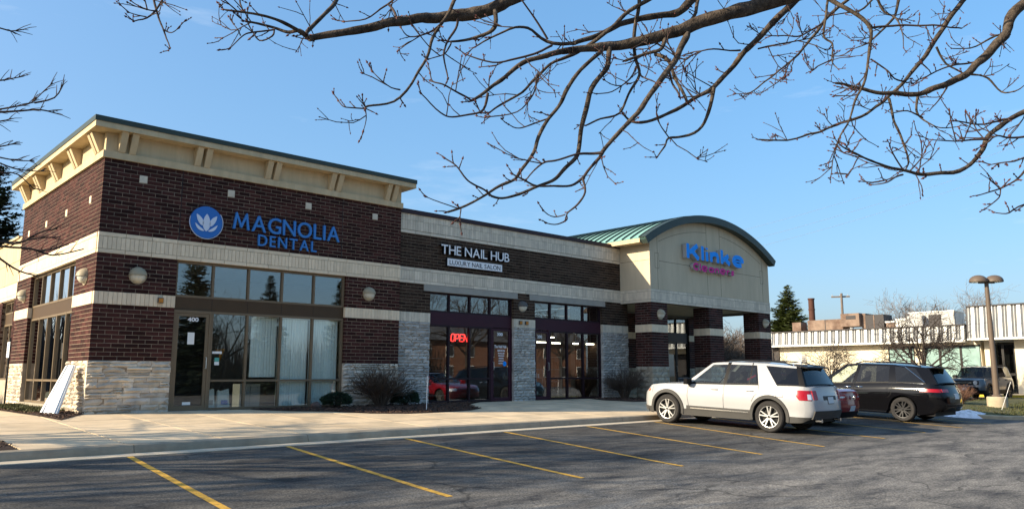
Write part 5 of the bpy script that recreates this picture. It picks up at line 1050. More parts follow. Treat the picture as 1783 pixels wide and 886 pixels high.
def bare_tree(base, h, label, seed, m='bark_far', maxlev=4, rad=None, lean=(0, 0), group='leafless trees', name='bare_tree', up=.15, droop=0.0, trunk=.34, minr=0.0, limbs=6, thick=1.0):
    global MINR, THICK; MINR = minr; THICK = thick
    r = random.Random(seed); t = thing(name, base, label, 'tree', group); b = MB(); tw = MB()
    rad = rad or h*.022
    B0 = Vector(base); top = B0+Vector((lean[0], lean[1], h*trunk)); tk = MB().tube([B0-Vector((0, 0, .1)), B0+Vector((0, 0, h*.03)), B0.lerp(top, .5)+Vector((r.uniform(-.1, .1), r.uniform(-.1, .1), 0)), top], [rad*1.5, rad*1.05, rad*.9, rad*.75], 9)
    for i in range(limbs):
        a = i*6.283/limbs+r.uniform(-.4, .4); el = R(r.uniform(35, 75)); d = Vector((math.cos(a)*math.cos(el), math.sin(a)*math.cos(el), math.sin(el)))
        grow(b, tw, B0.lerp(top, r.uniform(.75, 1)), d, h*r.uniform(.32, .45), rad*.55, 1, r, maxlev, droop, 8, up)
    tk.build('trunk', m, t, smooth=60); b.build('crown', m, t); tw.build('twigs', m, t, kind='stuff'); return t
def smooth_path(P, rd, k=4):
    Q = []; S = []
    n = len(P)
    for i in range(n-1):
        a, b_, c, d = P[max(i-1, 0)], P[i], P[i+1], P[min(i+2, n-1)]
        for j in range(k):
            t = j/k; Q.append(.5*((2*b_)+(c-a)*t+(2*a-5*b_+4*c-d)*t*t+(3*b_-a-3*c+d)*t**3)); S.append(rd[i]+(rd[i+1]-rd[i])*t)
    Q.append(P[-1]); S.append(rd[-1]); return Q, S
# the tree standing left of the frame whose twigs and shadow reach in
lt = bare_tree((-9.2, -4.5, -.25), 8.5, 'tall leafless street tree at the left whose twig tips reach into view', 21, 'bark_dark', 4, rad=.16, group='leafless trees', thick=1.15, limbs=7)
b = MB(); r = random.Random(8); hub = Vector((-8.6, -4.6, 3.2))
for root, L in LB:
    P = [Vector(q[:3]) for q in L]; rd = [q[3] for q in L]
    if root: P = [hub+Vector((0, 0, (P[0].z-3)*.35)), hub.lerp(P[0], .5)+Vector((0, 0, .25))]+P; rd = [.03, .016]+rd
    PS, RS = smooth_path(P, rd, 3); b.tube(PS, [max(x, .004) for x in RS], 5)
    for i in range(len(P)-2 if not root else 2, len(P)-1):
        for k in range(5):
            q = P[i].lerp(P[i+1], r.random()); ax = (P[i+1]-P[i]).normalized(); d = (ax+Vector((r.uniform(-1, 1), r.uniform(-1, 1), r.uniform(-.6, 1)))*.8).normalized(); l = r.uniform(.08, .28)
            e = q+d*l; b.tube([q, q.lerp(e, .5)+Vector((0, 0, .01)), e], [.007, .006, .004], 4)
b.build('branch', 'twig', lt)
# the tree overhead: limbs and twigs seen from below
ot = thing('overhanging_tree', (2.2, -21.6, gz(-21.6)), 'leafless budding tree whose branches hang across the top of the view', 'tree')
tk = Vector((2.2, -21.6, gz(-21.6))); hub = Vector((2.0, -21.2, 5.0))
MB().tube([tk-Vector((0, 0, .1)), tk+Vector((0, 0, .3)), tk.lerp(hub, .5)+Vector((.1, 0, 0)), hub, hub+Vector((.2, .1, 2.5))], [.26, .2, .18, .17, .1], 12).build('trunk', 'bark', ot, smooth=60)
tw = MB(); bud = MB(); r = random.Random(17)
def octa(b, q, d, l, w):
    d = d.normalized(); e = d.orthogonal().normalized(); f = d.cross(e)
    b.add([tuple(q), tuple(q+d*l*.4+e*w), tuple(q+d*l*.4+f*w), tuple(q+d*l*.4-e*w), tuple(q+d*l*.4-f*w), tuple(q+d*l)], [(0, 1, 2), (0, 2, 3), (0, 3, 4), (0, 4, 1), (5, 2, 1), (5, 3, 2), (5, 4, 3), (5, 1, 4)])
def spur(q, d, l, w, lev):
    if q.z < 2.15: l = min(l, .06); lev = 0
    P = [q]; D = d.copy()
    n = 3
    for i in range(n):
        D = (D+Vector((r.uniform(-1, 1), r.uniform(-1, 1), r.uniform(-.8, 1)))*.24+Vector((0, 0, .05))).normalized(); P.append(P[-1]+D*l/n)
    tw.tube(P, [w, w*.9, w*.8, w*.7], 5)
    octa(bud, P[-1], D, w*7, w*1.7)
    for i in (1, 2):
        if r.random() < .6: octa(bud, P[i], (D+D.orthogonal()*r.uniform(-1, 1)).normalized(), w*4, w*1.3)
    if lev > 0:
        for _ in range(r.choice((1, 2, 2, 3))):
            i = r.choice((1, 2, 3)); d2 = (D+Vector((r.uniform(-1, 1), r.uniform(-1, 1), r.uniform(-.8, 1)))*.85).normalized(); spur(P[i], d2, l*r.uniform(.4, .7), w*.8, lev-1)
for root, L in FB:
    P = [Vector(q[:3]) for q in L]; rd = [q[3]*.84 for q in L]
    Q, S = smooth_path(P, rd); nl = 0
    if root:
        pre = P[0]-(P[1]-P[0]).normalized()*.4; lin = [hub+Vector((0, 0, r.uniform(-.3, 1.0))), hub.lerp(pre, .55)+Vector((0, 0, .35+.3*r.random())), hub.lerp(pre, .85)+Vector((0, 0, .25)), pre]
        Q = lin+Q; S = [max(rd[0]*2.2, .03), rd[0]*1.5, rd[0]*1.15, rd[0]*1.05]+S; nl = 4
    S2 = [s_*(1+.16*noise.noise((q.x*9, q.y*9, q.z*9))+.10*noise.noise((q.x*30, q.y*30, q.z*30))) for q, s_ in zip(Q, S)]
    Q = [q+Vector((noise.noise((q.x*5, q.y*5, q.z*5+7)), noise.noise((q.x*5+3, q.y*5, q.z*5)), noise.noise((q.x*5, q.y*5+9, q.z*5))))*.018 for q in Q]
    MB().tube(Q, S2, 9 if rd[-1] > .015 or max(rd) > .03 else 6).build('branch', 'bark' if max(rd) > .012 else 'twig', ot, smooth=70)
    vis = Q[nl:]; vs = S[nl:]
    tot = sum((vis[i+1]-vis[i]).length for i in range(len(vis)-1)); dist = (vis[len(vis)//2]-CAM).length
    num = int(tot*(5.0 if dist < 6.3 else 10.5)*(1.0 if max(vs) < .03 else .55))+1
    for _ in range(num):
        i = int((r.random()**.75)*(len(vis)-2)); i = max(1, min(i, len(vis)-2))
        ax = (vis[i+1]-vis[i]).normalized(); o_ = ax.orthogonal().normalized(); o_.rotate(Matrix.Rotation(r.uniform(0, 6.28), 3, ax))
        a = R(r.uniform(30, 75)); d = (ax*math.cos(a)+o_*math.sin(a)+Vector((0, 0, .15))).normalized()
        big = r.random()
        spur(vis[i], d, r.uniform(.03, .09) if big < .6 else r.uniform(.12, .30), r.uniform(.0032, .0048) if dist < 6.3 else r.uniform(.004, .0058), 0 if big < .45 else 1 if big < .85 else 2)
    ax = (Q[-1]-Q[-2]).normalized(); octa(bud, Q[-1], ax, .035, .008)
    if not root and max(rd) < .02 or True: spur(Q[-1], (ax+Vector((0, 0, .2))).normalized(), .07, .0042, 1)
tw.build('twigs', 'twig', ot, smooth=60, kind='stuff'); bud.build('buds', 'bud', ot, kind='stuff')
# ---------------------------------------------------------------- conifers
def conifer(base, h, wd, label, seed, m='needle', dens=1.0, group='evergreen trees', skirt=.06):
    r = random.Random(seed); t = thing('conifer', base, label, 'tree', group); X, Y, Z = base
    MB().tube([(X, Y, Z-.1), (X, Y, Z+h*.5), (X, Y, Z+h*.99)], [h*.018, h*.012, .01], 8).build('trunk', 'bark_dark', t)
    b = MB(); br = MB(); z = h*skirt
    while z < h*.985:
        f = 1-z/h; ln = wd*(f**.72)*(1 if z > h*.14 else .8)*1.0+.05
        for i in range(int((9+6*f)*dens)):
            a = r.uniform(0, 6.28); l = ln*r.uniform(.45, 1.18); el = R(r.uniform(-14, 22))+.35*(1-f); zz = Z+z+r.uniform(-.15, .15)
            d = Vector((math.cos(a)*math.cos(el), math.sin(a)*math.cos(el), math.sin(el))); s_ = Vector((-math.sin(a), math.cos(a), 0)); p = Vector((X, Y, zz))
            br.tube([p, p+d*l*.8], [.02+.01*f, .006], 3, cap=False)
            k = max(4, int(l*7))
            for j in range(k):
                u = .22+.78*(j+r.random())/k; q = p+d*l*u+Vector((0, 0, -.12*l*u*u)); w = l*.36*(1.15-u)*r.uniform(.6, 1.3)+.12
                for sg_ in (-1, 1):
                    e = (s_*sg_+d*.7+Vector((0, 0, r.uniform(-.5, .3)))).normalized(); g = Vector((0, 0, 1)).cross(e).normalized()*w*.22
                    b.add([tuple(q-g), tuple(q+e*w*.6-g*.9+Vector((0, 0, -.03))), tuple(q+e*w*1.15), tuple(q+e*w*.55+g), tuple(q+g)], [(0, 1, 2, 3, 4)])
        z += h*.030*r.uniform(.8, 1.2)/max(.6, dens**.5)
    br.build('limbs', 'bark_dark', t); b.build('crown', m, t); return t
# ---------------------------------------------------------------- vehicles
def lerp(a, b, t): return a+(b-a)*t
def pw(x, pts):
    if x <= pts[0][0]: return pts[0][1]
    for (a, va), (b, vb) in zip(pts, pts[1:]):
        if x <= b:
            t = (x-a)/(b-a); t = t*t*(3-2*t)*.5+t*.5; return va+(vb-va)*t
    return pts[-1][1]
def make_car(name, loc, rz, label, cat, P):
    """P: dict of proportions; x forward, y to the car's left"""
    t = thing(name, loc, label, cat, 'parked vehicles', rz=rz); ORG[t] = None
    pitch = P.get('pitch', 0.0); t.rotation_euler = (0, pitch, rz)
    L, Wd, H, r_ = P['L'], P['W'], P['H'], P['r']; hl = L/2; xf, xr = P['xf'], P['xr']; paint = P['paint']
    rk = P['rocker']; clad = P.get('clad', 0)
    arch = r_+P.get('gap', .075)
    def zlow(x):
        z = pw(x, P['under'])
        for xa in (xf, xr):
            d = abs(x-xa)
            if d < arch: z = max(z, r_+math.sqrt(arch*arch-d*d))
        return z
    ztop = lambda x: pw(x, P['top'])
    def hw(x):
        a = abs(x); ew = P['ew'][0] if x > 0 else P['ew'][1]; rr = P['er'][0] if x > 0 else P['er'][1]
        if a <= hl-rr: return Wd/2
        u = min(1, (a-(hl-rr))/rr); return Wd/2-(Wd/2-ew)*u**2.6
    def sec(x, z):
        zt = ztop(x); u = (z-rk)/(zt-rk); u = max(-.2, min(1, u))
        base = .965+.035*math.sin(min(1, max(0, u)/.55)*math.pi/2) if u < .55 else 1-.075*((u-.55)/.45)**2.2
        base -= .012*math.exp(-((u-.30)/.10)**2)*P.get('crease', 1)
        return hw(x)*base
    def shift(x, z):
        # lean of nose and tail
        if x > hl-.75: w = (x-(hl-.75))/.75; return -w*w*pw(z, P['nose'])
        if x < -hl+.6: w = (-hl+.6-x)/.6; return w*w*pw(z, P['tail'])
        return 0
    S = lambda x, z, sd, off=0: (x+shift(x, z), sd*(sec(x, z)+off), z)
    xs = set(round(-hl+L*i/56, 4) for i in range(57))
    for xa in (xf, xr):
        for k in range(15): xs.add(round(xa-arch*math.cos(math.pi*k/14), 4))
    xs |= {P['cowl'], P['deck']}
    xs = sorted(xs); fr = [0, .06, .14, .24, .34, .45, .56, .66, .76, .85, .92, .965, 1.0]
    zc = clad
    def colz(x):
        a, b_ = zlow(x), ztop(x); zs = [lerp(a, b_, f) for f in fr]; 
        if zc: zs[2] = max(a, min(zc, b_)); zs[1] = (zs[0]+zs[2])/2; zs = zs[:3]+[lerp(zs[2], b_, (k+1)/10) for k in range(10)]
        return zs
    n = len(fr); body = MB(); cl = MB()
    for sd in (-1, 1):
        for mb_, rows in ((body, range(2, n-1) if zc else range(n-1)), (cl, range(0, 2) if zc else ())):
            for i in range(len(xs)-1):
                za, zb = colz(xs[i]), colz(xs[i+1])
                for j in rows:
                    if abs(za[j+1]-za[j]) < 1e-5 and abs(zb[j+1]-zb[j]) < 1e-5: continue
                    mb_.add([S(xs[i], za[j], sd), S(xs[i+1], zb[j], sd), S(xs[i+1], zb[j+1], sd), S(xs[i], za[j+1], sd)], [(0, 1, 2, 3)])
    # hood and deck
    for i in range(len(xs)-1):
        xa, xb = xs[i], xs[i+1]
        if not (xa >= P['cowl']-1e-6 or xb <= P['deck']+1e-6): continue
        q = 8
        for k in range(q):
            V = []
            for (x, kk) in ((xa, k), (xb, k), (xb, k+1), (xa, k+1)):
                u = -1+2*kk/q; z = ztop(x); y = sec(x, z)*u; V.append((x+shift(x, z), y, z+P['crown']*(1-u*u*u*u)))
            body.add(V, [(0, 1, 2, 3)])
    for x in (xs[0], xs[-1]):
        zs = colz(x); q = 8
        for mb_, rows in ((body, range(2, n-1) if zc else range(n-1)), (cl, range(0, 2) if zc else ())):
            for j in rows:
                for k in range(q):
                    V = []
                    for (jj, kk) in ((j, k), (j, k+1), (j+1, k+1), (j+1, k)):
                        u = -1+2*kk/q; z = zs[jj]; bul = (1-u*u)*P.get('bulge', .06)*(1 if x > 0 else -1); top = P['crown']*(1-u**4) if jj == n-1 else 0
                        V.append((x+shift(x, z)+bul, sec(x, z)*u, z+top))
                    mb_.add(V, [(0, 1, 2, 3)])
    def weld(mb_, nm, m_, sm, par=t):
        o = mb_.build(nm, m_, par, smooth=None, local=True); me = o.data; bm = bmesh.new(); bm.from_mesh(me); bmesh.ops.remove_doubles(bm, verts=bm.verts, dist=.0015); bmesh.ops.recalc_face_normals(bm, faces=bm.faces); bm.to_mesh(me); bm.free(); me.shade_smooth(); me.set_sharp_from_angle(angle=R(sm)); return o
    bo = weld(body, 'body', paint, 42)
    if zc: weld(cl, 'cladding', P.get('cladm', 'cladding'), 42)
    und = MB(); und.box(-hl+.25, hl-.25, -Wd/2+.12, Wd/2-.12, rk-.02, rk+.10)
    und.build('underbody', 'trim_black', t, local=True)
    for xa in (xf, xr):
        for sd in (-1, 1):
            b = MB(); w0 = Wd/2-.30
            V = []; m_ = 14
            for k in range(m_+1):
                a = math.pi*k/m_; V += [(xa+arch*1.0*math.cos(a), sd*w0, r_+arch*math.sin(a)), (xa+arch*math.cos(a), sd*(Wd/2-.03), r_+arch*math.sin(a))]
            b.add(V, [(2*k, 2*k+1, 2*k+3, 2*k+2) for k in range(m_)]); b.add([(xa+arch*math.cos(math.pi*k/m_), sd*w0, r_+arch*math.sin(math.pi*k/m_)) for k in range(m_+1)], [tuple(range(m_+1))]); b.build('wheel_well', 'trim_black', t, local=True)
            if P.get('flare'):
                b = MB(); V = []; m_ = 22; fo = P['flare']
                for k in range(m_+1):
                    a = R(-12)+R(204)*k/m_; ca, sa = math.cos(a), math.sin(a)
                    for (rr, dy) in ((arch-.012, -.05), (arch-.012, .016), (arch+fo*.75, .020), (arch+fo, -.01)):
                        x, z = xa+rr*ca, r_+rr*sa; zq = max(z, .22); V.append((x, sd*(sec(x, max(zq, rk))+dy), z))
                b.add(V, [(4*k+j, 4*k+j+1, 4*k+j+5, 4*k+j+4) for k in range(m_) for j in range(3)]); b.build('arch_moulding', P.get('flarem', 'cladding'), t, smooth=50, local=True)
    # ---- greenhouse
    gcols = P['gh']; zb_ = lambda x: ztop(x); yr = P['yroof']; roofz = lambda x: pw(x, P['roof'])
    rows = [0, .07, .90, 1.0]
    def G(c, v, sd, off=0):
        cb_, ct = c[0], c[1]; x = lerp(cb_, ct, v); yb = sec(cb_, ztop(cb_)); yt = min(yr, yr-.10*max(0, (-ct-(hl-.9)))) ; y = lerp(yb, yt, v)+.028*math.sin(math.pi*v); z = lerp(ztop(cb_), roofz(ct), v)
        return (x, sd*(y+off), z)
    shell = MB(); blk = {-1: MB(), 1: MB()}
    for sd in (-1, 1):
        for i in range(len(gcols)-1):
            c0, c1 = gcols[i], gcols[i+1]; kind = c0[2]
            for j in range(3):
                V = [G(c0, rows[j], sd), G(c1, rows[j], sd), G(c1, rows[j+1], sd), G(c0, rows[j+1], sd)]
                if kind and j == 1:
                    w = MB().add(V, [(0, 1, 2, 3)]); w.build('window', kind, t, local=True)
                elif kind and j == 0: blk[sd].add(V, [(0, 1, 2, 3)])
                elif not kind and len(c0) > 3: blk[sd].add(V, [(0, 1, 2, 3)])
                else: shell.add(V, [(0, 1, 2, 3)])
    # roof
    cs = gcols; q = 10
    for i in range(len(cs)-1):
        for k in range(q):
            V = []
            for (c, kk) in ((cs[i], k), (cs[i+1], k), (cs[i+1], k+1), (cs[i], k+1)):
                u = -1+2*kk/q; p = G(c, 1, 1); V.append((p[0], p[1]*u, p[2]+P['rcrown']*(1-u*u)))
            shell.add(V, [(0, 1, 2, 3)])
    def across(c, nm, m_, bulge, v0=.03, v1=.97, fr_=.05, extra=None):
        """windscreen or rear window between the two sides"""
        q = 8; pane = MB(); edge = MB()
        vs = [0, v0, v1, 1]; us = [-1, -1+fr_]+[-1+fr_+(2-2*fr_)*k/6 for k in range(1, 6)]+[1-fr_, 1]
        for j in range(3):
            for k in range(len(us)-1):
                V = []
                for (vv, u) in ((vs[j], us[k]), (vs[j], us[k+1]), (vs[j+1], us[k+1]), (vs[j+1], us[k])):
                    p = G(c, vv, 1); V.append((p[0]+bulge*(1-u*u), p[1]*u, p[2]+(P['rcrown']*(1-u*u) if vv > .9 else P['crown']*(1-u**4) if vv < .05 else lerp(P['crown'], P['rcrown'], vv)*(1-u*u))))
                (pane if (j == 1 and 0 < k < len(us)-2) else edge).add(V, [(0, 1, 2, 3)])
        weld(pane, nm, m_, 60); return edge
    e1 = across(gcols[0], 'windscreen', P.get('wsm', 'car_glass_clear'), P.get('wsb', .10)); e2 = across(gcols[-1], 'rear_window', P.get('rgm', 'privacy_glass'), -P.get('rgb', .05), .06, .93, .10)
    weld(shell, 'roof', P.get('roofm', paint), 40)
    e1.build('screen_frame', 'trim_black', t, local=True); e2.build('rear_frame', P.get('rfm', 'trim_black'), t, local=True)
    [weld(bk, 'window_trim', 'trim_black', 40) for bk in blk.values() if bk.v]
    # interior: seats
    for sx in P.get('seats', ((.15, 1), (-.8, 1))):
        for sy in (-.38, .38):
            x = sx[0]; b = MB()
            V = []
            for (xx, zz, w) in ((x+.12, .55, .24), (x+.05, .85, .25), (x-.08, 1.22, .21), (x-.12, 1.27, .12), (x-.14, 1.30, .10), (x-.17, 1.44, .11), (x-.19, 1.48, .07)):
                V += [(xx, sy-w, zz), (xx, sy+w, zz), (xx-.12, sy+w, zz), (xx-.12, sy-w, zz)]
            F = [(4*k+j, 4*k+(j+1) % 4, 4*k+4+(j+1) % 4, 4*k+4+j) for k in range(6) for j in range(4)]+[(24, 25, 26, 27), (3, 2, 1, 0)]
            b.add([(a_, b__, c_*P.get('seatz', 1)) for a_, b__, c_ in V], F); b.box(x-.05, x+.48, sy-.24, sy+.24, .42, .58); b.build('seat', 'seat', t, smooth=40, local=True)
    b = MB().box(P['cowl']-.50, P['cowl']+.02, -Wd/2+.16, Wd/2-.16, .6, ztop(P['cowl'])-.02); b.build('dashboard', 'seat', t, local=True)
    b = MB().box(P['deck']+.1, P['cowl']-.3, -Wd/2+.13, Wd/2-.13, rk+.11, rk+.16); b.build('floor', 'seat', t, local=True)
    # ---- wheels
    for xa in (xf, xr):
        for sd in (-1, 1):
            w = bpy.data.objects.new('wheel', None); COL.objects.link(w); w.parent = t; w.location = (xa, sd*(Wd/2-.125), r_); w.empty_display_size = .1
            if sd > 0: w.rotation_euler = (0, 0, math.pi)
            rr = r_; ri = r_*P.get('rim', .68); tw_ = .115
            b = MB().lathe([(ri, -tw_+.01), (ri+.02, -tw_), (rr*.90, -tw_-.004), (rr*.975, -tw_*.80), (rr, -tw_*.55), (rr, tw_*.55), (rr*.975, tw_*.8), (rr*.9, tw_), (ri, tw_)], (0, 0, 0), 40, 'y'); b.build('tyre', 'tyre', w, smooth=35, local=True)
            b = MB().lathe([(ri*1.0, -tw_+.002), (ri*.955, -tw_+.004), (ri*.93, -tw_+.05), (ri*.90, tw_*.6)], (0, 0, 0), 36, 'y')
            ns = P.get('spokes', 5)
            for k in range(ns):
                for dd in ((-.16, .16) if P.get('twin', True) else (0,)):
                    a = 2*math.pi*k/ns+.3; a2 = a+dd*1.25; a1 = a+dd*.7
                    hwid, twid = ri*.085*P.get('spw', 1), ri*.075*P.get('spw', 1)
                    def pt(rad, ang, off, y): return (rad*math.cos(ang)-off*math.sin(ang), y, rad*math.sin(ang)+off*math.cos(ang))
                    y0, y1 = -tw_+.012, -tw_-.002
                    b.hexa([pt(ri*.16, a1, -hwid, y0+.05), pt(ri*.96, a2, -twid, y0+.03), pt(ri*.96, a2, twid, y0+.03), pt(ri*.16, a1, hwid, y0+.05), pt(ri*.16, a1, -hwid*.8, y0), pt(ri*.96, a2, -twid*.7, y1+.004), pt(ri*.96, a2, twid*.7, y1+.004), pt(ri*.16, a1, hwid*.8, y0)])
            b.lathe([(0, -tw_+.004), (ri*.15, -tw_+.006), (ri*.22, -tw_+.03), (ri*.22, -tw_+.08)], (0, 0, 0), 20, 'y'); b.build('rim', P.get('rimm', 'alloy'), w, smooth=30, local=True)
            MB().lathe([(0, -.015), (ri*.90, -.015)], (0, 0, 0), 28, 'y').build('brake', 'wheel_dark', w, local=True); MB().lathe([(0, -tw_+.002), (ri*.11, -tw_+.002), (ri*.11, -tw_+.02)], (0, 0, 0), 16, 'y').build('hub_cap', 'wheel_dark', w, local=True)
    # ---- helpers to dress the skin
    def patch(nm, m_, x0, x1, z0, z1, off=.006, sides=(-1, 1), par=None, nx=8, nzz=4, shape=None):
        for sd in sides:
            V = []; B = []
            for j in range(nzz+1):
                for i in range(nx+1):
                    u, v = i/nx, j/nzz
                    if shape: u, v = shape(u, v)
                    x, z = lerp(x0, x1, u), lerp(z0, z1, v); V.append(S(x, z, sd, off)); B.append(S(x, z, sd, -.03))
            m0 = (nx+1)*(nzz+1); F = [(j*(nx+1)+i, j*(nx+1)+i+1, (j+1)*(nx+1)+i+1, (j+1)*(nx+1)+i) for j in range(nzz) for i in range(nx)]
            ring = list(range(nx+1))+[j*(nx+1)+nx for j in range(1, nzz+1)]+[nzz*(nx+1)+i for i in range(nx-1, -1, -1)]+[j*(nx+1) for j in range(nzz-1, 0, -1)]
            F += [(ring[k], ring[(k+1) % len(ring)], ring[(k+1) % len(ring)]+m0, ring[k]+m0) for k in range(len(ring))]
            MB().add(V+B, F).build(nm, m_, par or t, smooth=40, local=True)
    def seam(pts, w=.004):
        for sd in (-1, 1):
            b = MB()
            for (xa, za), (xb, zb2) in zip(pts, pts[1:]):
                k = max(1, int(math.hypot(xb-xa, zb2-za)/.12)); dx, dz = xb-xa, zb2-za; ll = math.hypot(dx, dz); nx_, nz_ = -dz/ll*w, dx/ll*w
                for q_ in range(k):
                    u0, u1 = q_/k, (q_+1)/k; pa, pb = (xa+dx*u0, za+dz*u0), (xa+dx*u1, za+dz*u1)
                    b.add([S(pa[0]-nx_, pa[1]-nz_, sd, .006), S(pb[0]-nx_, pb[1]-nz_, sd, .006), S(pb[0]+nx_, pb[1]+nz_, sd, .006), S(pa[0]+nx_, pa[1]+nz_, sd, .006)], [(0, 1, 2, 3)])
            b.build('door_seam', 'trim_black', t, local=True)
    def endbox(nm, m_, front, y0, y1, z0, z1, proud=.012, deep=.05, par=None):
        x = hl if front else -hl; q = 10; V = []
        sg_ = 1 if front else -1
        for dd in (proud, -deep):
            for z in (z0, z1):
                for k in range(q+1):
                    y = lerp(y0, y1, k/q); u = max(-1, min(1, y/sec(x, z))); V.append((x+shift(x, z)+sg_*((1-u*u)*P.get('bulge', .06)+dd), y, z))
        m0 = q+1; F = [(k, k+1, m0+k+1, m0+k) for k in range(q)]+[(2*m0+k, 2*m0+k+1, k+1, k) for k in range(q)]+[(m0+k, m0+k+1, 3*m0+k+1, 3*m0+k) for k in range(q)]+[(0, m0, 3*m0, 2*m0), (q, 2*m0+q, 3*m0+q, m0+q)]
        return MB().add(V, F).build(nm, m_, par or t, smooth=40, local=True)
    def mirror(x, z, m_):
        for sd in (-1, 1):
            y = sec(x, ztop(x)-.03); b = MB(); V = []
            for (dx, dy0, dy1, dz) in ((0, .04, .25, 0), (-.02, .02, .27, .07), (-.02, .03, .26, .15), (.0, .06, .22, .17)): V += [(x+dx-.06, sd*(y+dy0), z+dz), (x+dx+.07, sd*(y+dy0+.02), z+dz), (x+dx+.07, sd*(y+dy1-.04), z+dz), (x+dx-.06, sd*(y+dy1), z+dz)]
            b.add(V, [(4*k+j, 4*k+(j+1) % 4, 4*k+4+(j+1) % 4, 4*k+4+j) for k in range(3) for j in range(4)]+[(0, 1, 2, 3), (12, 13, 14, 15)]); b.box(x-.03, x+.03, *(sorted((sd*(y-.03), sd*(y+.05)))), z-.02, z+.06); b.build('mirror', m_, t, smooth=50, local=True)
    def handle(x, z, m_):
        for sd in (-1, 1): 
            b = MB(); y = sec(x, z); b.tube([(x-.11, sd*(y+.002), z), (x-.09, sd*(y+.03), z+.002), (x+.09, sd*(y+.03), z+.002), (x+.11, sd*(y+.002), z)], [.014, .016, .016, .014], 6); b.build('door_handle', m_, t, smooth=60, local=True)
    def rails(x0, x1, m_, dy=.10, rise=.055):
        for sd in (-1, 1):
            P_ = [(lerp(x0, x1, k/8), sd*(yr-dy), pw(lerp(x0, x1, k/8), P['roof'])+P['rcrown']*.25+(rise if 0 < k < 8 else 0)) for k in range(9)]
            MB().tube(P_, .017, 6).build('roof_rail', m_, t, smooth=60, local=True)
    return dict(t=t, patch=patch, seam=seam, endbox=endbox, mirror=mirror, handle=handle, rails=rails, S=S, G=G, hl=hl, sec=sec, ztop=ztop, roofz=roofz, gcols=gcols)
def plate(c, front, z, y=0, w=.30, h=.15, txt='', m='plate'):
    o = c['endbox']('plate', m, front, y-w/2, y+w/2, z, z+h, .016, .02)
    return o
# ---- white sport utility vehicle
A_ = dict(L=5.05, W=2.00, H=1.78, r=.395, xf=1.60, xr=-1.425, paint='paint_white', rocker=.30, clad=.44, gap=.07, flare=.085, cowl=1.06, deck=-2.34, crown=.03, rcrown=.035, yroof=.70,
    under=[(-2.525, .40), (-2.3, .30), (-1.9, .28), (1.9, .26), (2.3, .27), (2.525, .36)],
    top=[(-2.525, 1.155), (-2.34, 1.19), (-1.2, 1.165), (0, 1.13), (1.06, 1.105), (1.7, 1.085), (2.2, 1.035), (2.45, .96), (2.525, .90)],
    nose=[(.3, .10), (.5, .02), (.8, .03), (1.0, .16)], tail=[(.3, .12), (.55, 0), (.8, .02), (1.2, .10)], ew=(.70, .80), er=(.62, .42), bulge=.09,
    roof=[(-2.3, 1.63), (-1.9, 1.685), (-1.2, 1.72), (-.3, 1.73), (.2, 1.705), (.45, 1.67)],
    gh=[(1.06, .32, None), (.90, .20, 'car_glass_clear'), (-.10, -.16, None, 'b'), (-.20, -.26, 'car_glass'), (-.84, -.86, None, 'b'), (-.87, -.89, 'car_glass'), (-1.13, -.98, None), (-1.62, -1.20, 'privacy_glass'), (-2.20, -2.02, None, 'b'), (-2.34, -2.12, None)],
    seats=((.2, 1), (-.75, 1), (-1.5, 1)), rimm='alloy', spokes=5, pitch=0)
c = make_car('parked_suv', (13.62, -8.52, -.487), R(92.2), 'white sport utility vehicle with grey cladding parked nose to the kerb', 'suv', A_); c['t'].rotation_euler = (0, R(-2.2), R(92.2)); c['t'].scale = (.975, .975, .975)
w = c['t']
c['seam']([(.93, 1.10), (.95, .80), (.90, .46)]); c['seam']([(-.15, 1.13), (-.15, .46)]); c['seam']([(-1.13, 1.165), (-1.15, 1.0), (-1.02, .88), (-.96, .75)]); c['seam']([(.90, .46), (-.95, .46)])
c['seam']([(-1.62, 1.02), (-1.62, .90), (-1.80, .90), (-1.80, 1.02), (-1.62, 1.02)], .003)
c['handle'](.12, 1.00, 'paint_white'); c['handle'](-.90, 1.01, 'paint_white'); c['mirror'](.90, 1.10, 'trim_black'); c['rails'](.0, -1.9, 'trim_black')
c['patch']('tail_light', 'tail_red', -2.50, -2.02, .85, 1.09, .012, shape=lambda u, v: (u*(.55+.45*v) if True else u, v), nx=10)
c['patch']('tail_light_lens', 'lamp_clear', -2.505, -2.43, .87, 1.0, .016)
for s_ in (-1, 1): c['endbox']('tail_light', 'tail_red', False, *(sorted((s_*.62, s_*.79))), .87, 1.09, .014)
c['patch']('headlight', 'lamp_clear', 2.12, 2.46, .84, .985, .010, shape=lambda u, v: (u, .35*u*(1-v)+v)); c['patch']('side_marker', 'lamp_orange', 2.20, 2.32, .86, .92, .014)
c['patch']('sill_trim', 'chrome', -.85, .85, .455, .478, .020, nzz=1); c['patch']('sill_trim', 'cladding', -.95, .98, .43, .53, .012, nzz=2)
c['endbox']('bumper', 'cladding', False, -.80, .80, .40, .60, .03, .1); c['endbox']('bumper', 'cladding', True, -.72, .72, .30, .46, .02, .1)
c['endbox']('grille', 'trim_black', True, -.52, .52, .52, .82, .012); c['endbox']('hatch_recess', 'cladding', False, -.36, .36, .86, .96, .006); plate(c, False, .78, w=.31, h=.155, m='plate'); c['endbox']('plate_frame', 'plate_frame', False, -.17, .17, .765, .95, .010)
text('badge', 'EXPLORER', .07, 'chrome', w, (-2.525-.085, .50, 1.035), rot=(math.pi/2, 0, -math.pi/2), depth=.003, local=True) if False else None
MB().hexa([(-2.27, -.60, 1.63), (-1.95, -.64, 1.66), (-1.95, .64, 1.66), (-2.27, .60, 1.63), (-2.27, -.60, 1.655), (-1.95, -.64, 1.72), (-1.95, .64, 1.72), (-2.27, .60, 1.655)]).build('spoiler', 'trim_black', w, local=True)
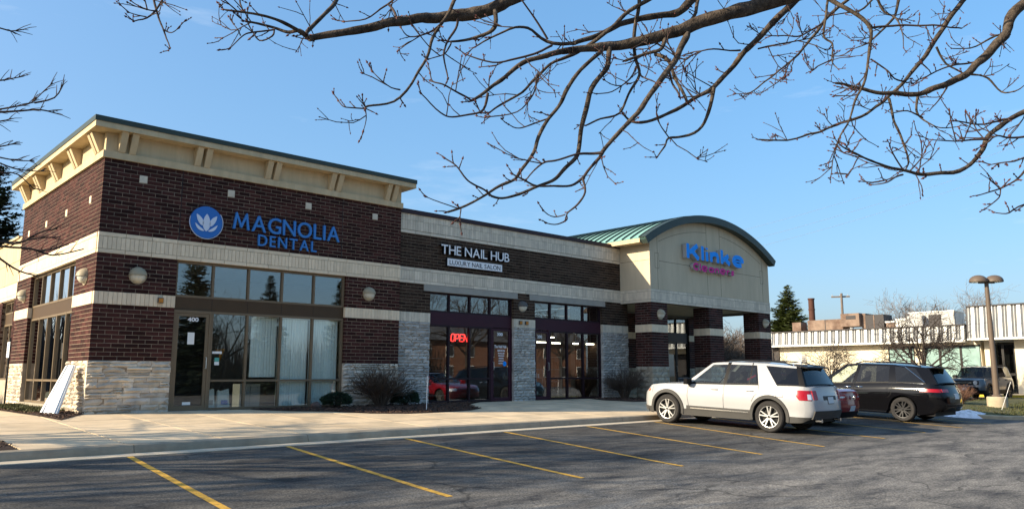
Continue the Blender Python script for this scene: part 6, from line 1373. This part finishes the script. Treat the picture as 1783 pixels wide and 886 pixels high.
MB().tube([(-2.45, -.55, .36), (-2.60, -.55, .36)], .045, 10).build('exhaust', 'chrome', w, local=True); MB().tube([(-2.45, .55, .36), (-2.60, .55, .36)], .045, 10).build('exhaust', 'chrome', w, local=True)
MB().prism([(-1.60, 1.735), (-1.86, 1.725), (-1.85, 1.79)], -.03, .03, 'y').build('antenna', 'paint_white', w, local=True)
for s_ in (-1, 1): MB().tube([(1.06, s_*.55, 1.14), (1.0, s_*.05, 1.17)], .012, 5).build('wiper', 'trim_black', w, local=True)
# ---- red sedan
B_ = dict(L=4.85, W=1.85, H=1.47, r=.335, xf=1.45, xr=-1.40, paint='paint_red', rocker=.24, gap=.06, cowl=.95, deck=-1.72, crown=.03, rcrown=.03, yroof=.60,
    under=[(-2.425, .36), (-2.2, .26), (2.2, .22), (2.425, .30)], top=[(-2.425, .96), (-2.3, 1.015), (-1.72, 1.04), (0, .99), (.95, .96), (1.8, .86), (2.25, .75), (2.425, .64)],
    nose=[(.3, .06), (.5, .0), (.8, .1)], tail=[(.3, .10), (.55, .0), (.8, .03), (1.0, .06)], ew=(.60, .70), er=(.7, .45), bulge=.10,
    roof=[(-1.5, 1.30), (-1.0, 1.40), (-.4, 1.44), (0, 1.43), (.3, 1.38)],
    gh=[(.95, .15, None), (.80, .02, 'car_glass_clear'), (-.15, -.20, None, 'b'), (-.23, -.28, 'car_glass'), (-1.10, -.98, None), (-1.72, -1.15, None)], seats=((.1, 1), (-.8, 1)), seatz=.82, rimm='alloy', pitch=0)
c = make_car('parked_sedan', (16.6, -7.93, -.462), R(90.5), 'red sedan parked between the white vehicle and the black minivan', 'sedan', B_); c['t'].rotation_euler = (0, R(-2.2), R(90.5)); c['t'].scale = (.945, .97, .97)
c['seam']([(.85, .95), (.88, .3)]); c['seam']([(-.19, .99), (-.19, .3)]); c['seam']([(-1.12, 1.02), (-1.05, .8)]); c['handle'](.05, .86, 'paint_red'); c['handle'](-.85, .87, 'paint_red'); c['mirror'](.75, .96, 'paint_red')
c['patch']('tail_light', 'tail_red', -2.42, -2.0, .74, .92, .010); c['patch']('tail_light_lens', 'lamp_clear', -2.40, -2.12, .815, .855, .014); c['patch']('headlight', 'lamp_clear', 2.0, 2.38, .58, .70, .008)
for s_ in (-1, 1): c['endbox']('tail_light', 'tail_red', False, *(sorted((s_*.38, s_*.69))), .74, .91, .012); c['endbox']('tail_light_lens', 'lamp_clear', False, *(sorted((s_*.42, s_*.66))), .815, .855, .016)
plate(c, False, .44, w=.30, h=.15); c['endbox']('bumper_insert', 'trim_black', False, -.6, .6, .28, .42, .012); c['endbox']('grille', 'trim_black', True, -.5, .5, .38, .58, .01)
MB().lathe([(0, 0), (.06, 0), (.06, .02), (0, .02)], (-2.57, 0, .83), 16, 'x').build('badge', 'chrome', c['t'], local=True)
# ---- black minivan
C_ = dict(L=5.17, W=1.99, H=1.77, r=.37, xf=1.62, xr=-1.44, paint='paint_black', rocker=.24, gap=.06, cowl=1.30, deck=-2.42, crown=.03, rcrown=.04, yroof=.70,
    under=[(-2.585, .42), (-2.35, .30), (-1.9, .24), (2.2, .22), (2.585, .30)], top=[(-2.585, 1.12), (-2.42, 1.17), (-1.2, 1.16), (0, 1.10), (1.30, 1.02), (2.0, .93), (2.4, .80), (2.585, .70)],
    nose=[(.3, .05), (.5, 0), (.9, .2)], tail=[(.3, .14), (.5, .0), (.8, .02), (1.15, .14)], ew=(.66, .78), er=(.75, .5), bulge=.10,
    roof=[(-2.3, 1.62), (-1.9, 1.68), (-1.0, 1.725), (-.2, 1.735), (.3, 1.70), (.6, 1.63)],
    gh=[(1.30, .40, None), (1.05, .22, 'car_glass_clear'), (.12, -.02, None), (.0, -.13, 'privacy_glass'), (-1.02, -1.0, None), (-1.26, -1.16, 'privacy_glass'), (-2.12, -1.72, None), (-2.42, -2.12, None)],
    seats=((.35, 1), (-.6, 1), (-1.5, 1)), rimm='alloy_dark', spokes=6, twin=True, spw=1.2)
c = make_car('parked_minivan', (21.1, -8.85, -.498), R(90.0), 'black minivan with dark wheels parked beyond the red sedan', 'minivan', C_); c['t'].rotation_euler = (0, R(-2.2), R(90))
w = c['t']
c['seam']([(1.10, 1.03), (1.12, .3)]); c['seam']([(.06, 1.10), (.06, .3)]); c['seam']([(-1.14, 1.15), (-1.10, .80), (-1.0, .70)]); c['seam']([(-1.14, .98), (-2.3, 1.0)], .006)
c['handle'](.25, .98, 'chrome'); c['handle'](-.12, .99, 'chrome'); c['mirror'](1.05, 1.03, 'paint_black'); c['rails'](.1, -1.9, 'trim_black', dy=.06)
c['patch']('tail_light', 'tail_red', -2.56, -1.95, .93, 1.03, .010); c['patch']('sill_trim', 'chrome', -.95, 1.1, .27, .285, .008, nzz=1); c['patch']('window_chrome', 'chrome', -2.05, -1.4, 1.165, 1.172, .010, nzz=1)
for s_ in (-1, 1): c['endbox']('tail_light', 'tail_red', False, *(sorted((s_*.45, s_*.77))), .94, 1.03, .012)
plate(c, False, .74, w=.31, h=.16); c['endbox']('bumper_insert', 'trim_black', False, -.72, .72, .36, .56, .02); c['patch']('headlight', 'lamp_clear', 2.1, 2.5, .66, .76, .008); c['endbox']('grille', 'trim_black', True, -.6, .6, .3, .6, .01)
for s_ in (-1, 1):
    b = MB(); b.tube([c['G'](c['gcols'][5], 1.0, s_, .012), c['G']((-1.7, -1.45), .93, s_, .012), c['G'](c['gcols'][6], .10, s_, .012)], .010, 5); b.build('window_chrome', 'chrome', w, local=True)
MB().box(-2.40, -2.05, -.62, .62, 1.64, 1.665).build('spoiler', 'paint_black', w, local=True)
# ---- dark blue grey sport utility vehicle, farther back
D_ = dict(L=4.39, W=1.89, H=1.78, r=.37, xf=1.33, xr=-1.34, paint='paint_blue', rocker=.30, clad=.50, gap=.07, flare=.08, flarem='trim_black', cladm='trim_black', cowl=.86, deck=-2.05, crown=.03, rcrown=.025, yroof=.74,
    under=[(-2.195, .42), (-2.0, .30), (2.0, .30), (2.195, .40)], top=[(-2.195, 1.12), (-2.05, 1.15), (0, 1.15), (.86, 1.13), (1.7, 1.10), (2.05, 1.06), (2.195, 1.0)],
    nose=[(.3, .08), (.6, 0), (1.05, .05)], tail=[(.3, .1), (.6, 0), (1.1, .05)], ew=(.76, .80), er=(.4, .35), bulge=.05,
    roof=[(-2.1, 1.70), (-1.5, 1.74), (0, 1.745), (.3, 1.70), (.5, 1.66)],
    gh=[(.86, .42, None), (.74, .30, 'car_glass'), (-.12, -.15, None, 'b'), (-.20, -.22, 'privacy_glass'), (-1.05, -1.0, None), (-1.20, -1.15, 'privacy_glass'), (-1.85, -1.80, None), (-2.05, -1.95, None)], seats=((.15, 1), (-.7, 1)), rimm='alloy_dark', wsm='car_glass')
c = make_car('parked_suv', (42.6, -5.9, -.425), R(176), 'dark blue grey boxy sport utility vehicle parked by the cream building', 'suv', D_)
c['seam']([(.80, 1.13), (.80, .5)]); c['seam']([(-.16, 1.15), (-.16, .5)]); c['handle'](0, 1.02, 'trim_black'); c['handle'](-.95, 1.02, 'trim_black'); c['mirror'](.70, 1.12, 'trim_black'); c['rails'](.1, -1.8, 'trim_black')
c['endbox']('grille', 'trim_black', True, -.72, .72, .78, .98, .015); c['endbox']('grille_bar', 'chrome', True, -.40, .40, .87, .90, .03); c['endbox']('bumper_insert', 'trim_black', True, -.7, .7, .38, .66, .02); plate(c, True, .50, w=.30, h=.15)
for s_ in (-1, 1):
    MB().lathe([(0, 0), (.10, 0), (.10, .05), (0, .05)], (2.18, s_*.56, .88), 20, 'x').build('headlight', 'lamp_clear', c['t'], local=True)
    c['endbox']('skid_plate', 'cladding', True, *(sorted((s_*.05, s_*.45))), .30, .40, .03)
# ---------------------------------------------------------------- planting island with lamp post
isl = [(24.5, -11.2), (24.9, -11.9), (25.9, -12.5), (28, -12.9), (33, -13), (44, -13), (45, -12), (45, -9.6), (44, -8.6), (36, -7.6), (30, -7.6), (27.2, -8.4), (25.4, -9.7)]
iz = lambda x, y: gz(y)+.13
b = MB(); n = len(isl); cx, cy = 33, -10.5
def inset(p, k): d = Vector((cx-p[0], cy-p[1])); d = d.normalized()*k; return (p[0]+d.x, p[1]+d.y)
V = [(p[0], p[1], gz(p[1])-.2) for p in isl]+[(p[0], p[1], iz(*p)-.02) for p in isl]+[(*inset(p, .04), iz(*p)) for p in isl]+[(*inset(p, .18), iz(*p)) for p in isl]+[(*inset(p, .19), iz(*p)-.06) for p in isl]
F = [(k*n+i, k*n+(i+1) % n, (k+1)*n+(i+1) % n, (k+1)*n+i) for k in range(4) for i in range(n)]
o = MB().add(V, F).build('island_kerb', 'base_concrete', smooth=40); o['kind'] = 'structure'
V = [(*inset(p, .185), iz(*p)-.015) for p in isl]; V2 = [(*inset(p, 1.0), iz(*p)+.05) for p in isl]; V3 = [(*inset(p, 2.0), iz(*p)+.06) for p in isl]
o = MB().add(V+V2+V3, [(k*n+i, k*n+(i+1) % n, (k+1)*n+(i+1) % n, (k+1)*n+i) for k in range(2) for i in range(n)]+[tuple(2*n+i for i in range(n))]).build('island_soil', 'lawn', smooth=180); o['kind'] = 'structure'
r = random.Random(31); b = MB()
for _ in range(9000):
    x, y = r.uniform(24.6, 40), r.uniform(-12.9, -7.7)
    if x < 25.6 and y > -10 or x < 25.2: continue
    if y > -8.4 and x < 27.5: continue
    if y < -12.3 and x < 26.2: continue
    h = r.uniform(.03, .10); a = r.uniform(0, 6.28); w = r.uniform(.012, .03); z = iz(x, y)+.02
    b.add([(x-w*math.cos(a), y-w*math.sin(a), z), (x+w*math.cos(a), y+w*math.sin(a), z), (x+r.uniform(-.06, .06), y+r.uniform(-.06, .06), z+h)], [(0, 1, 2)])
o = b.build('grass', 'cover_leaf'); tag(o, 'sparse green ground cover on the lamp post island', 'grass', kind='stuff')
# snow
b = MB(); V = []; n1, n2 = 26, 16
for j in range(n2+1):
    for i in range(n1+1):
        u, v_ = -1+2*i/n1, -1+2*j/n2; rr = math.hypot(u, v_); h = max(-.05, (.26-.05*u)*(1-rr**1.6)+.06*noise.noise((u*3, v_*4, 1))*(1.2-rr))
        x = 25.0+u*.85*.8+v_*.7*.6; y = -10.7+u*.95*-.6+v_*.8*.8; V.append((x, y, gz(y)+h-.02))
o = MB().add(V, [(j*(n1+1)+i, j*(n1+1)+i+1, (j+1)*(n1+1)+i+1, (j+1)*(n1+1)+i) for j in range(n2) for i in range(n1)]).build('snow_pile', 'snow', smooth=180); tag(o, 'low leftover heap of snow at the tip of the island', 'snow')
bare_shrub((29.6, -8.9, iz(29.6, -8.9)), .85, .75, 'round brown leafless bush left of the lamp post', 14, 'shrub_red', 70, 16)
# lamp post
lx, ly = 29.6, -10.25; lz = iz(lx, ly)
lp_ = thing('lamp_post', (lx, ly, lz), 'brown steel lamp post with two dome heads on a round concrete foot', 'lamp post')
MB().lathe([(0, 0), (.36, 0), (.36, .44), (.33, .47), (0, .47)], (lx, ly, lz-.02), 28).build('foot', 'base_concrete', lp_, smooth=40)
MB().lathe([(0, .45), (.17, .45), (.17, .50), (.115, .54), (.115, .7), (.075, 4.95), (0, 4.95)], (lx, ly, lz), 18).build('pole', 'pole_paint', lp_, smooth=40)
box('sign_plate', 'white_plastic', lp_, lx+.10, lx+.20, ly-.015, ly+.0, lz+1.40, lz+1.90)
for k, s_ in enumerate((-1, 1)):
    hx, hy = lx-s_*.22, ly+s_*.22
    d = MB().lathe([(0, .27), (.10, .262), (.20, .225), (.28, .16), (.325, .08), (.33, .0), (.31, -.01), (.31, .02), (0, .02)], (hx, hy, 4.93+lz), 26).build('lamp_head', 'pole_paint', lp_, smooth=50)
    MB().lathe([(0, 0), (.26, 0), (.26, .018), (0, .018)], (hx, hy, 4.925+lz), 20).build('lens', 'lamp_lens', d)
    MB().tube([(lx, ly, 4.90+lz), (hx, hy, 4.90+lz)], .035, 8).build('bracket', 'pole_paint', lp_)
t = thing('marker_stake', (27.6, -10.9, iz(27.6, -10.9)), 'leaning white driveway marker stake near the lamp post foot', 'stake'); z_ = iz(27.6, -10.9); MB().tube([(27.6, -10.9, z_-.02), (27.95, -11.2, z_+1.05)], .007, 6).build('rod', 'white_plastic', t)
# ---------------------------------------------------------------- cream building with striped mansard
fb = thing('cream_building', (50, 0, -.41), 'long cream building with a white and dark ribbed fascia', 'building')
YL, YRt = 10.2, -3.55
b = MB(); b.box(50, 60, -3.9, 10.6, -.4, .35); b.box(50, 60, 1.75, 10.6, .35, 2.75); b.box(50, 60, -3.9, -3.95+.04, .35, 2.75); b.box(50, 50.3, -3.9, -3.9+.02, .3, 2.7)
b.box(50, 60, -3.9, 10.6, 2.75, 3.6); b.box(50, 50.25, -.50, .05, .35, 2.75); wl = b.build('wall', 'cream_wall', fb)
b = MB(); b.box(50.0, 60, -4.65, -4.1, -.4, 3.3); b.box(50.0, 60, -6.6, -5.75, -.4, 3.3); b.box(50.0, 60, -9.2, -7.6, -.4, 3.3); b.box(50.0, 60, -14, -9.21, 2.6, 3.3); b.box(50.3, 60, -14, -3.9, 2.85, 3.4); b.build('wall', 'cream_wall', fb)
box('dark_recess', 'dark_box', fb, 50.7, 50.8, -14, -3.95, -.4, 2.84)
box('interior_wall', 'interior_wall', fb, 51.5, 51.6, -3.88, 1.74, -.4, 2.7)
def fascia(y0, y1, z0, z1, xf_, lean, name):
    f = MB(); f.hexa([(xf_, y0, z0), (xf_+.5, y0, z0), (xf_+.5, y1, z0), (xf_, y1, z0), (xf_+lean, y0, z1), (xf_+.5+lean, y0, z1), (xf_+.5+lean, y1, z1), (xf_+lean, y1, z1)]); fo = f.build(name, 'panel_gap', fb)
    n_ = round((y1-y0)/.50); p = (y1-y0)/n_
    for i in range(n_):
        a = y0+p*i+.02; c_ = a+p*.50; MB().hexa([(xf_-.08, a+.03, z0+.05), (xf_+.02, a, z0+.05), (xf_+.02, c_, z0+.05), (xf_-.08, c_-.03, z0+.05), (xf_+lean-.08, a+.03, z1-.04), (xf_+lean+.02, a, z1-.04), (xf_+lean+.02, c_, z1-.04), (xf_+lean-.08, c_-.03, z1-.04)]).build('panel', 'white_panel', fo)
        q = c_+.10; MB().hexa([(xf_-.05, q, z0+.05), (xf_+.02, q-.02, z0+.05), (xf_+.02, q+.07, z0+.05), (xf_-.05, q+.05, z0+.05), (xf_+lean-.05, q, z1-.04), (xf_+lean+.02, q-.02, z1-.04), (xf_+lean+.02, q+.07, z1-.04), (xf_+lean-.05, q+.05, z1-.04)]).build('rib', 'grey_box', fo)
    box('edge_trim', 'white_panel', fo, xf_-.13, xf_+.5, y0, y1, z0-.07, z0+.045)
    MB().box(xf_+lean-.12, xf_+lean+.55, y0-.02, y1+.02, z1-.035, z1+.05).build('coping', 'dark_box', fo)
fascia(-3.3, 10.35, 2.98, 3.98, 49.3, .12, 'fascia'); fascia(-14, -3.55, 3.05, 5.08, 48.9, .25, 'tall_fascia')
MB().hexa([(48.9, -3.55, 3.0), (50.4, -3.55, 3.0), (50.4, -3.50, 3.0), (48.9, -3.5, 3.0), (49.15, -3.55, 5.1), (50.4, -3.55, 5.1), (50.4, -3.5, 5.1), (49.15, -3.5, 5.1)]).build('end_panel', 'dark_box', fb)
def fw_(y0, y1, z0, z1, m, nm='window', gm='frosted'):
    f = MB(); f.box(50.0, 50.1, y0, y0+.06, z0, z1); f.box(50.0, 50.1, y1-.06, y1, z0, z1); f.box(50.0, 50.1, y0+.06, y1-.06, z1-.06, z1); f.box(50.0, 50.1, y0+.06, y1-.06, z0, z0+.06); fo = f.build(nm, 'dark_frame', fb)
    MB().box(50.04, 50.06, y0+.05, y1-.05, z0+.05, z1-.05).build('pane', gm, fo)
fw_(.29, 1.74, .36, 2.70, 0); fw_(.06, .28, .36, 2.70, 0); fw_(-1.48, -.51, .36, 2.70, 0); fw_(-2.73, -1.49, .36, 2.70, 0); fw_(-3.88, -2.74, .36, 2.70, 0)
fw_(-5.74, -5.10, .9, 2.75, 0, gm='pane_dark'); fw_(-5.74, -4.66, -.4, .88, 0, 'door', gm='pane_dark'); fw_(-5.09, -4.66, .9, 2.75, 0, gm='pane_dark'); fw_(-7.59, -6.61, -.4, 2.75, 0, 'door', gm='pane_dark')
box('vent', 'grey_box', fb, 49.96, 50.02, 7.6, 7.95, 1.75, 2.3)
for k in range(4): box('vent_slat', 'dark_box', fb, 49.955, 49.97, 7.62, 7.93, 1.80+k*.12, 1.85+k*.12)
box('corner_recess', 'dark_box', fb, 49.9, 50.05, 9.7, 10.3, -.4, 2.9); MB().tube([(49.6, 10.25, -.4), (49.6, 10.25, 2.95)], .05, 8).build('downpipe', 'white_panel', fb)
o = MB().box(46.4, 46.55, -14, 9, -.42, -.27).build('yellow_kerb', 'yellow_kerb'); o['kind'] = 'structure'
o = MB().box(46.55, 50, -14, 10, -.42, -.28).build('far_pavement', 'concrete'); o['kind'] = 'structure'
# rooftop equipment
def unit(nm, label, loc, parts):
    t = thing(nm, loc, label, 'roof equipment', 'equipment on the cream building roof')
    for pn, m, bb in parts: box(pn, m, t, *bb)
    return t
unit('rooftop_duct', 'long rusty brown rooftop duct with hoods', (52, 5.6, 3.6), [('duct', 'rust_box', (52, 53.2, 5.65, 8.35, 3.6, 4.95)), ('seam', 'dark_box', (51.985, 51.999, 6.95, 7.0, 3.6, 4.95)), ('hood', 'rust_box', (51.6, 53.2, 4.25, 5.6, 4.35, 5.28)), ('cabinet', 'rust_box', (52, 53.4, 3.95, 4.24, 3.6, 5.25)), ('grille', 'dark_box', (51.9, 53.4, 2.65, 3.94, 3.6, 5.12)), ('grille_rib', 'rust_box', (51.88, 51.899, 3.3, 3.36, 3.6, 5.1)), ('end_cap', 'rust_box', (52, 53, 8.9, 9.6, 3.6, 4.85)), ('access_panel', 'dark_box', (51.585, 51.599, 4.5, 5.2, 4.85, 5.12))])
unit('rooftop_unit', 'pale grey rooftop air handling box', (52, .0, 3.6), [('casing', 'grey_box', (52, 54, -1.9, .95, 3.6, 5.08)), ('side_grille', 'dark_box', (51.985, 51.999, -1.1, -.3, 3.7, 4.9)), ('intake', 'grey_box', (51.4, 52, -.1, .9, 4.0, 4.85)), ('lid', 'white_panel', (51.95, 54.1, -1.95, 1.0, 5.08, 5.14))])
unit('rooftop_vent', 'small white and rust stained rooftop vent box', (52, 1.9, 3.6), [('casing', 'white_panel', (52, 53, 1.05, 1.9, 3.6, 4.75)), ('base', 'rust_box', (51.9, 53, 1.95, 2.5, 3.6, 4.5)), ('cap', 'white_panel', (51.85, 53, 1.93, 2.55, 4.5, 4.6))])
t = thing('chimney_pipe', (53, 8.2, 3.6), 'rusty round flue pipe rising from the cream building', 'flue'); MB().lathe([(0, 0), (.24, 0), (.22, 3.0), (.26, 3.02), (.26, 3.12), (0, 3.12)], (53.0, 8.45, 3.6), 18).build('pipe', 'rust_pipe', t, smooth=40); MB().lathe([(.25, 2.2), (.25, 2.3), (.22, 2.31)], (53.0, 8.45, 3.6), 18).build('collar', 'rust_pipe', t)
# utility pole, wires
t = thing('utility_pole', (73.9, 15.5, -1), 'wooden utility pole with crossarm and transformer beyond the cream building', 'utility pole')
MB().tube([(73.9, 15.5, -1), (73.7, 15.3, 9.1)], [.17, .12], 8).build('pole', 'pole_wood', t); MB().hexa([(73.4, 16.2, 8.7), (73.5, 16.3, 8.7), (74.4, 14.8, 8.7), (74.3, 14.7, 8.7), (73.4, 16.2, 8.85), (73.5, 16.3, 8.85), (74.4, 14.8, 8.85), (74.3, 14.7, 8.85)]).build('crossarm', 'pole_wood', t)
MB().lathe([(0, 0), (.26, 0), (.26, .8), (.2, .88), (0, .88)], (74.1, 14.7, 5.4), 14).build('transformer', 'grey_box', t, smooth=40); MB().box(73.85, 74.15, 14.9, 15.4, 5.9, 6.0).build('transformer_arm', 'grey_box', t)
for i_ in range(3): MB().lathe([(0, 0), (.03, 0), (.03, .14), (0, .16)], (73.45+.42*i_, 16.15-.62*i_, 8.85), 8).build('insulator', 'grey_box', t)
wr = thing('overhead_wire', (60, 20, 8), 'thin overhead wires crossing the sky at the right', 'wire', 'overhead wires')
for k, (za, zb_) in enumerate(((15.0, 21.5), (13.6, 20.6), (12.6, 19.8))):
    P = [Vector((70, 42, za)).lerp(Vector((66, -16, zb_)), i/16)-Vector((0, 0, 1.2*math.sin(math.pi*i/16))) for i in range(17)]; MB().tube(P, .010, 4).build('wire', 'wire', wr)
# background trees
conifer((60.5, 14.3, -.6), 9.4, 3.7, 'dense green conifer standing beyond the gable shop', 3, 'needle', 1.5)
conifer((2.3, 27.5, -.6), 12.6, 3.2, 'tall dark conifer behind the low tan wing', 5, 'needle_blue', 1.5)
BT = [(84, 12, 11.5, 'broad bare tree behind the rooftop duct'), (88, 7, 12.5, 'tall bare tree above the pale rooftop unit'), (92, 14, 10, 'far bare tree near the utility pole'), (90, -1, 12, 'bare tree just left of the tall ribbed fascia'), (86, -7, 11.5, 'bare tree behind the lamp post heads'), (95, -13, 13, 'bare tree rising over the tall ribbed fascia'), (100, 3, 12, 'distant pale bare tree between the rooftop units'), (70, 24, 8, 'bare tree just right of the gable shop corner')]
for i, (x, y, h, lab) in enumerate(BT): bare_tree((x, y, -.9), h*.86, lab, 40+i, 'bark_far', 5, rad=h*.016, trunk=.28, minr=.013, limbs=9)
bare_tree((42.9, -2.9, -.42), 5.6, 'low spreading dark bare tree before the cream building windows', 60, 'bark_dark', 4, rad=.11, up=-.10, trunk=.28, limbs=10, minr=.012, thick=1.1)
bare_tree((44.0, 3.0, -.42), 4.0, 'small twiggy bare tree in front of the cream wall', 61, 'bark_dark', 4, rad=.06, up=-.06, trunk=.3, minr=.009, limbs=8)
bare_tree((46.0, 8.4, -.42), 3.6, 'small bare tree by the left end of the cream wall', 62, 'bark_dark', 4, rad=.05, up=-.05, trunk=.3, minr=.007, limbs=7)
for i, (x, y, h) in enumerate(((36.3, 6.3, 4.6), (38.5, 7.7, 5.2), (40.5, 8.8, 5.6), (37.2, 7.6, 4.8), (34.6, 5.2, 4.0))):
    bare_tree((x, y, -.42), h, ['brown thicket tree seen between the last two columns', 'taller bare thicket tree behind the last columns', 'farther bare thicket tree behind the last column', 'nearest brown thicket tree right behind the last column', 'middle brown thicket tree behind the last column'][i], 70+i, 'shrub_stem', 4, rad=.06, trunk=.12, up=.2, minr=.012, limbs=12)
# ---------------------------------------------------------------- across the lot (seen mirrored in the shop windows)
hs = thing('brick_house', (67, -58, -.9), 'two storey brick apartment house mirrored in the maroon storefront glass', 'building')
HX0, HX1, HY = 51, 83, -58
box('wall', 'house_brick', hs, HX0, HX1, HY-9, HY, -.9, 5.2)
MB().prism([(HY-9.6, 5.2), (HY+.6, 5.2), (HY-4.5, 8.0)], HX0-.5, HX1+.5, 'x').build('roof', 'shingle', hs)
for i in range(9):
    for z in (.6, 3.2):
        x = HX0+2+i*3.5; f = box('window', 'white_panel', hs, x-.06, x+1.16, HY, HY+.06, z-.08, z+1.45); box('pane', 'dark_box', f, x, x+1.1, HY+.061, HY+.07, z, z+1.37)
conifer((19.6, -45, -.9), 14, 2.6, 'tall conifer across the lot mirrored in the first transom pane', 82, 'needle_blue', 1.5); conifer((26.2, -45, -.9), 10.6, 2.4, 'pointed conifer across the lot mirrored in the middle transom pane', 81, 'needle_blue', 1.5); conifer((33.2, -45, -.9), 10.8, 2.2, 'conifer across the lot mirrored in the last transom pane', 83, 'needle_blue', 1.5); conifer((15.5, -46, -.9), 12, 3.0, 'broad conifer across the lot mirrored beside door 400', 84, 'needle_blue', 1.3)
for i, (x, y, h) in enumerate(((22.8, -46, 9.6), (42, -47, 13), (50, -46, 14), (60, -48, 12), (66, -47, 12.5))):
    bare_tree((x, y, -.9), h, ['bare tree across the lot between the two conifers', 'bare tree across the lot left of the brick house', 'taller bare tree at the near end of the brick house', 'bare tree before the middle of the brick house', 'bare tree before the far half of the brick house'][i], 90+i, 'bark_dark', 4, rad=h*.018)
b = MB(); r = random.Random(78)
for i in range(4200):
    x, y = r.uniform(-48, 4), r.uniform(66, 74); h = r.uniform(4.5, 12.5)*(.85+.5*noise.noise((x*.12, 0, 5))); dx, dy = r.uniform(-1, 1), r.uniform(-.6, .6); w = r.uniform(.04, .12)
    b.add([(x-w, y, -.9), (x+w, y, -.9), (x+dx+w*.4, y+dy, h*.6), (x+dx-w*.4, y+dy, h*.6), (x+dx*1.8, y+dy*2, h)], [(0, 1, 2, 3), (3, 2, 4)])
o = b.build('treeline', 'bark_dark'); tag(o, 'leafless woodland edge beyond the left lawn', 'woodland', kind='stuff')
b = MB(); r = random.Random(77)
for i in range(5200):
    x, y = r.uniform(-20, 50), r.uniform(-54, -49); h = r.uniform(2.5, 6.6)*(.8+.4*noise.noise((x*.15, 0, 0))); dx, dy = r.uniform(-.8, .8), r.uniform(-.5, .5); w = r.uniform(.02, .07)
    b.add([(x-w, y, -.9), (x+w, y, -.9), (x+dx+w*.4, y+dy, h*.6), (x+dx-w*.4, y+dy, h*.6), (x+dx*1.8, y+dy*2, h)], [(0, 1, 2, 3), (3, 2, 4)])
o = b.build('treeline', 'bark_dark'); tag(o, 'leafless brown woodland edge far across the lot', 'woodland', kind='stuff')
# more street trees at the left: their shadows cross the asphalt
for i, (x, y, h) in enumerate(((-16.5, -5.4, 10.0), (-13.0, -9.5, 8.0), (-9.5, -2.0, 9.0))):
    bare_tree((x, y, -.45), h, ['leafless street tree outside the view casting long shadows', 'second leafless street tree outside the view casting long shadows', 'third leafless street tree outside the view casting long shadows'][i], 120+i, 'bark_dark', 3, rad=.17, trunk=.3, thick=1.12, limbs=7)
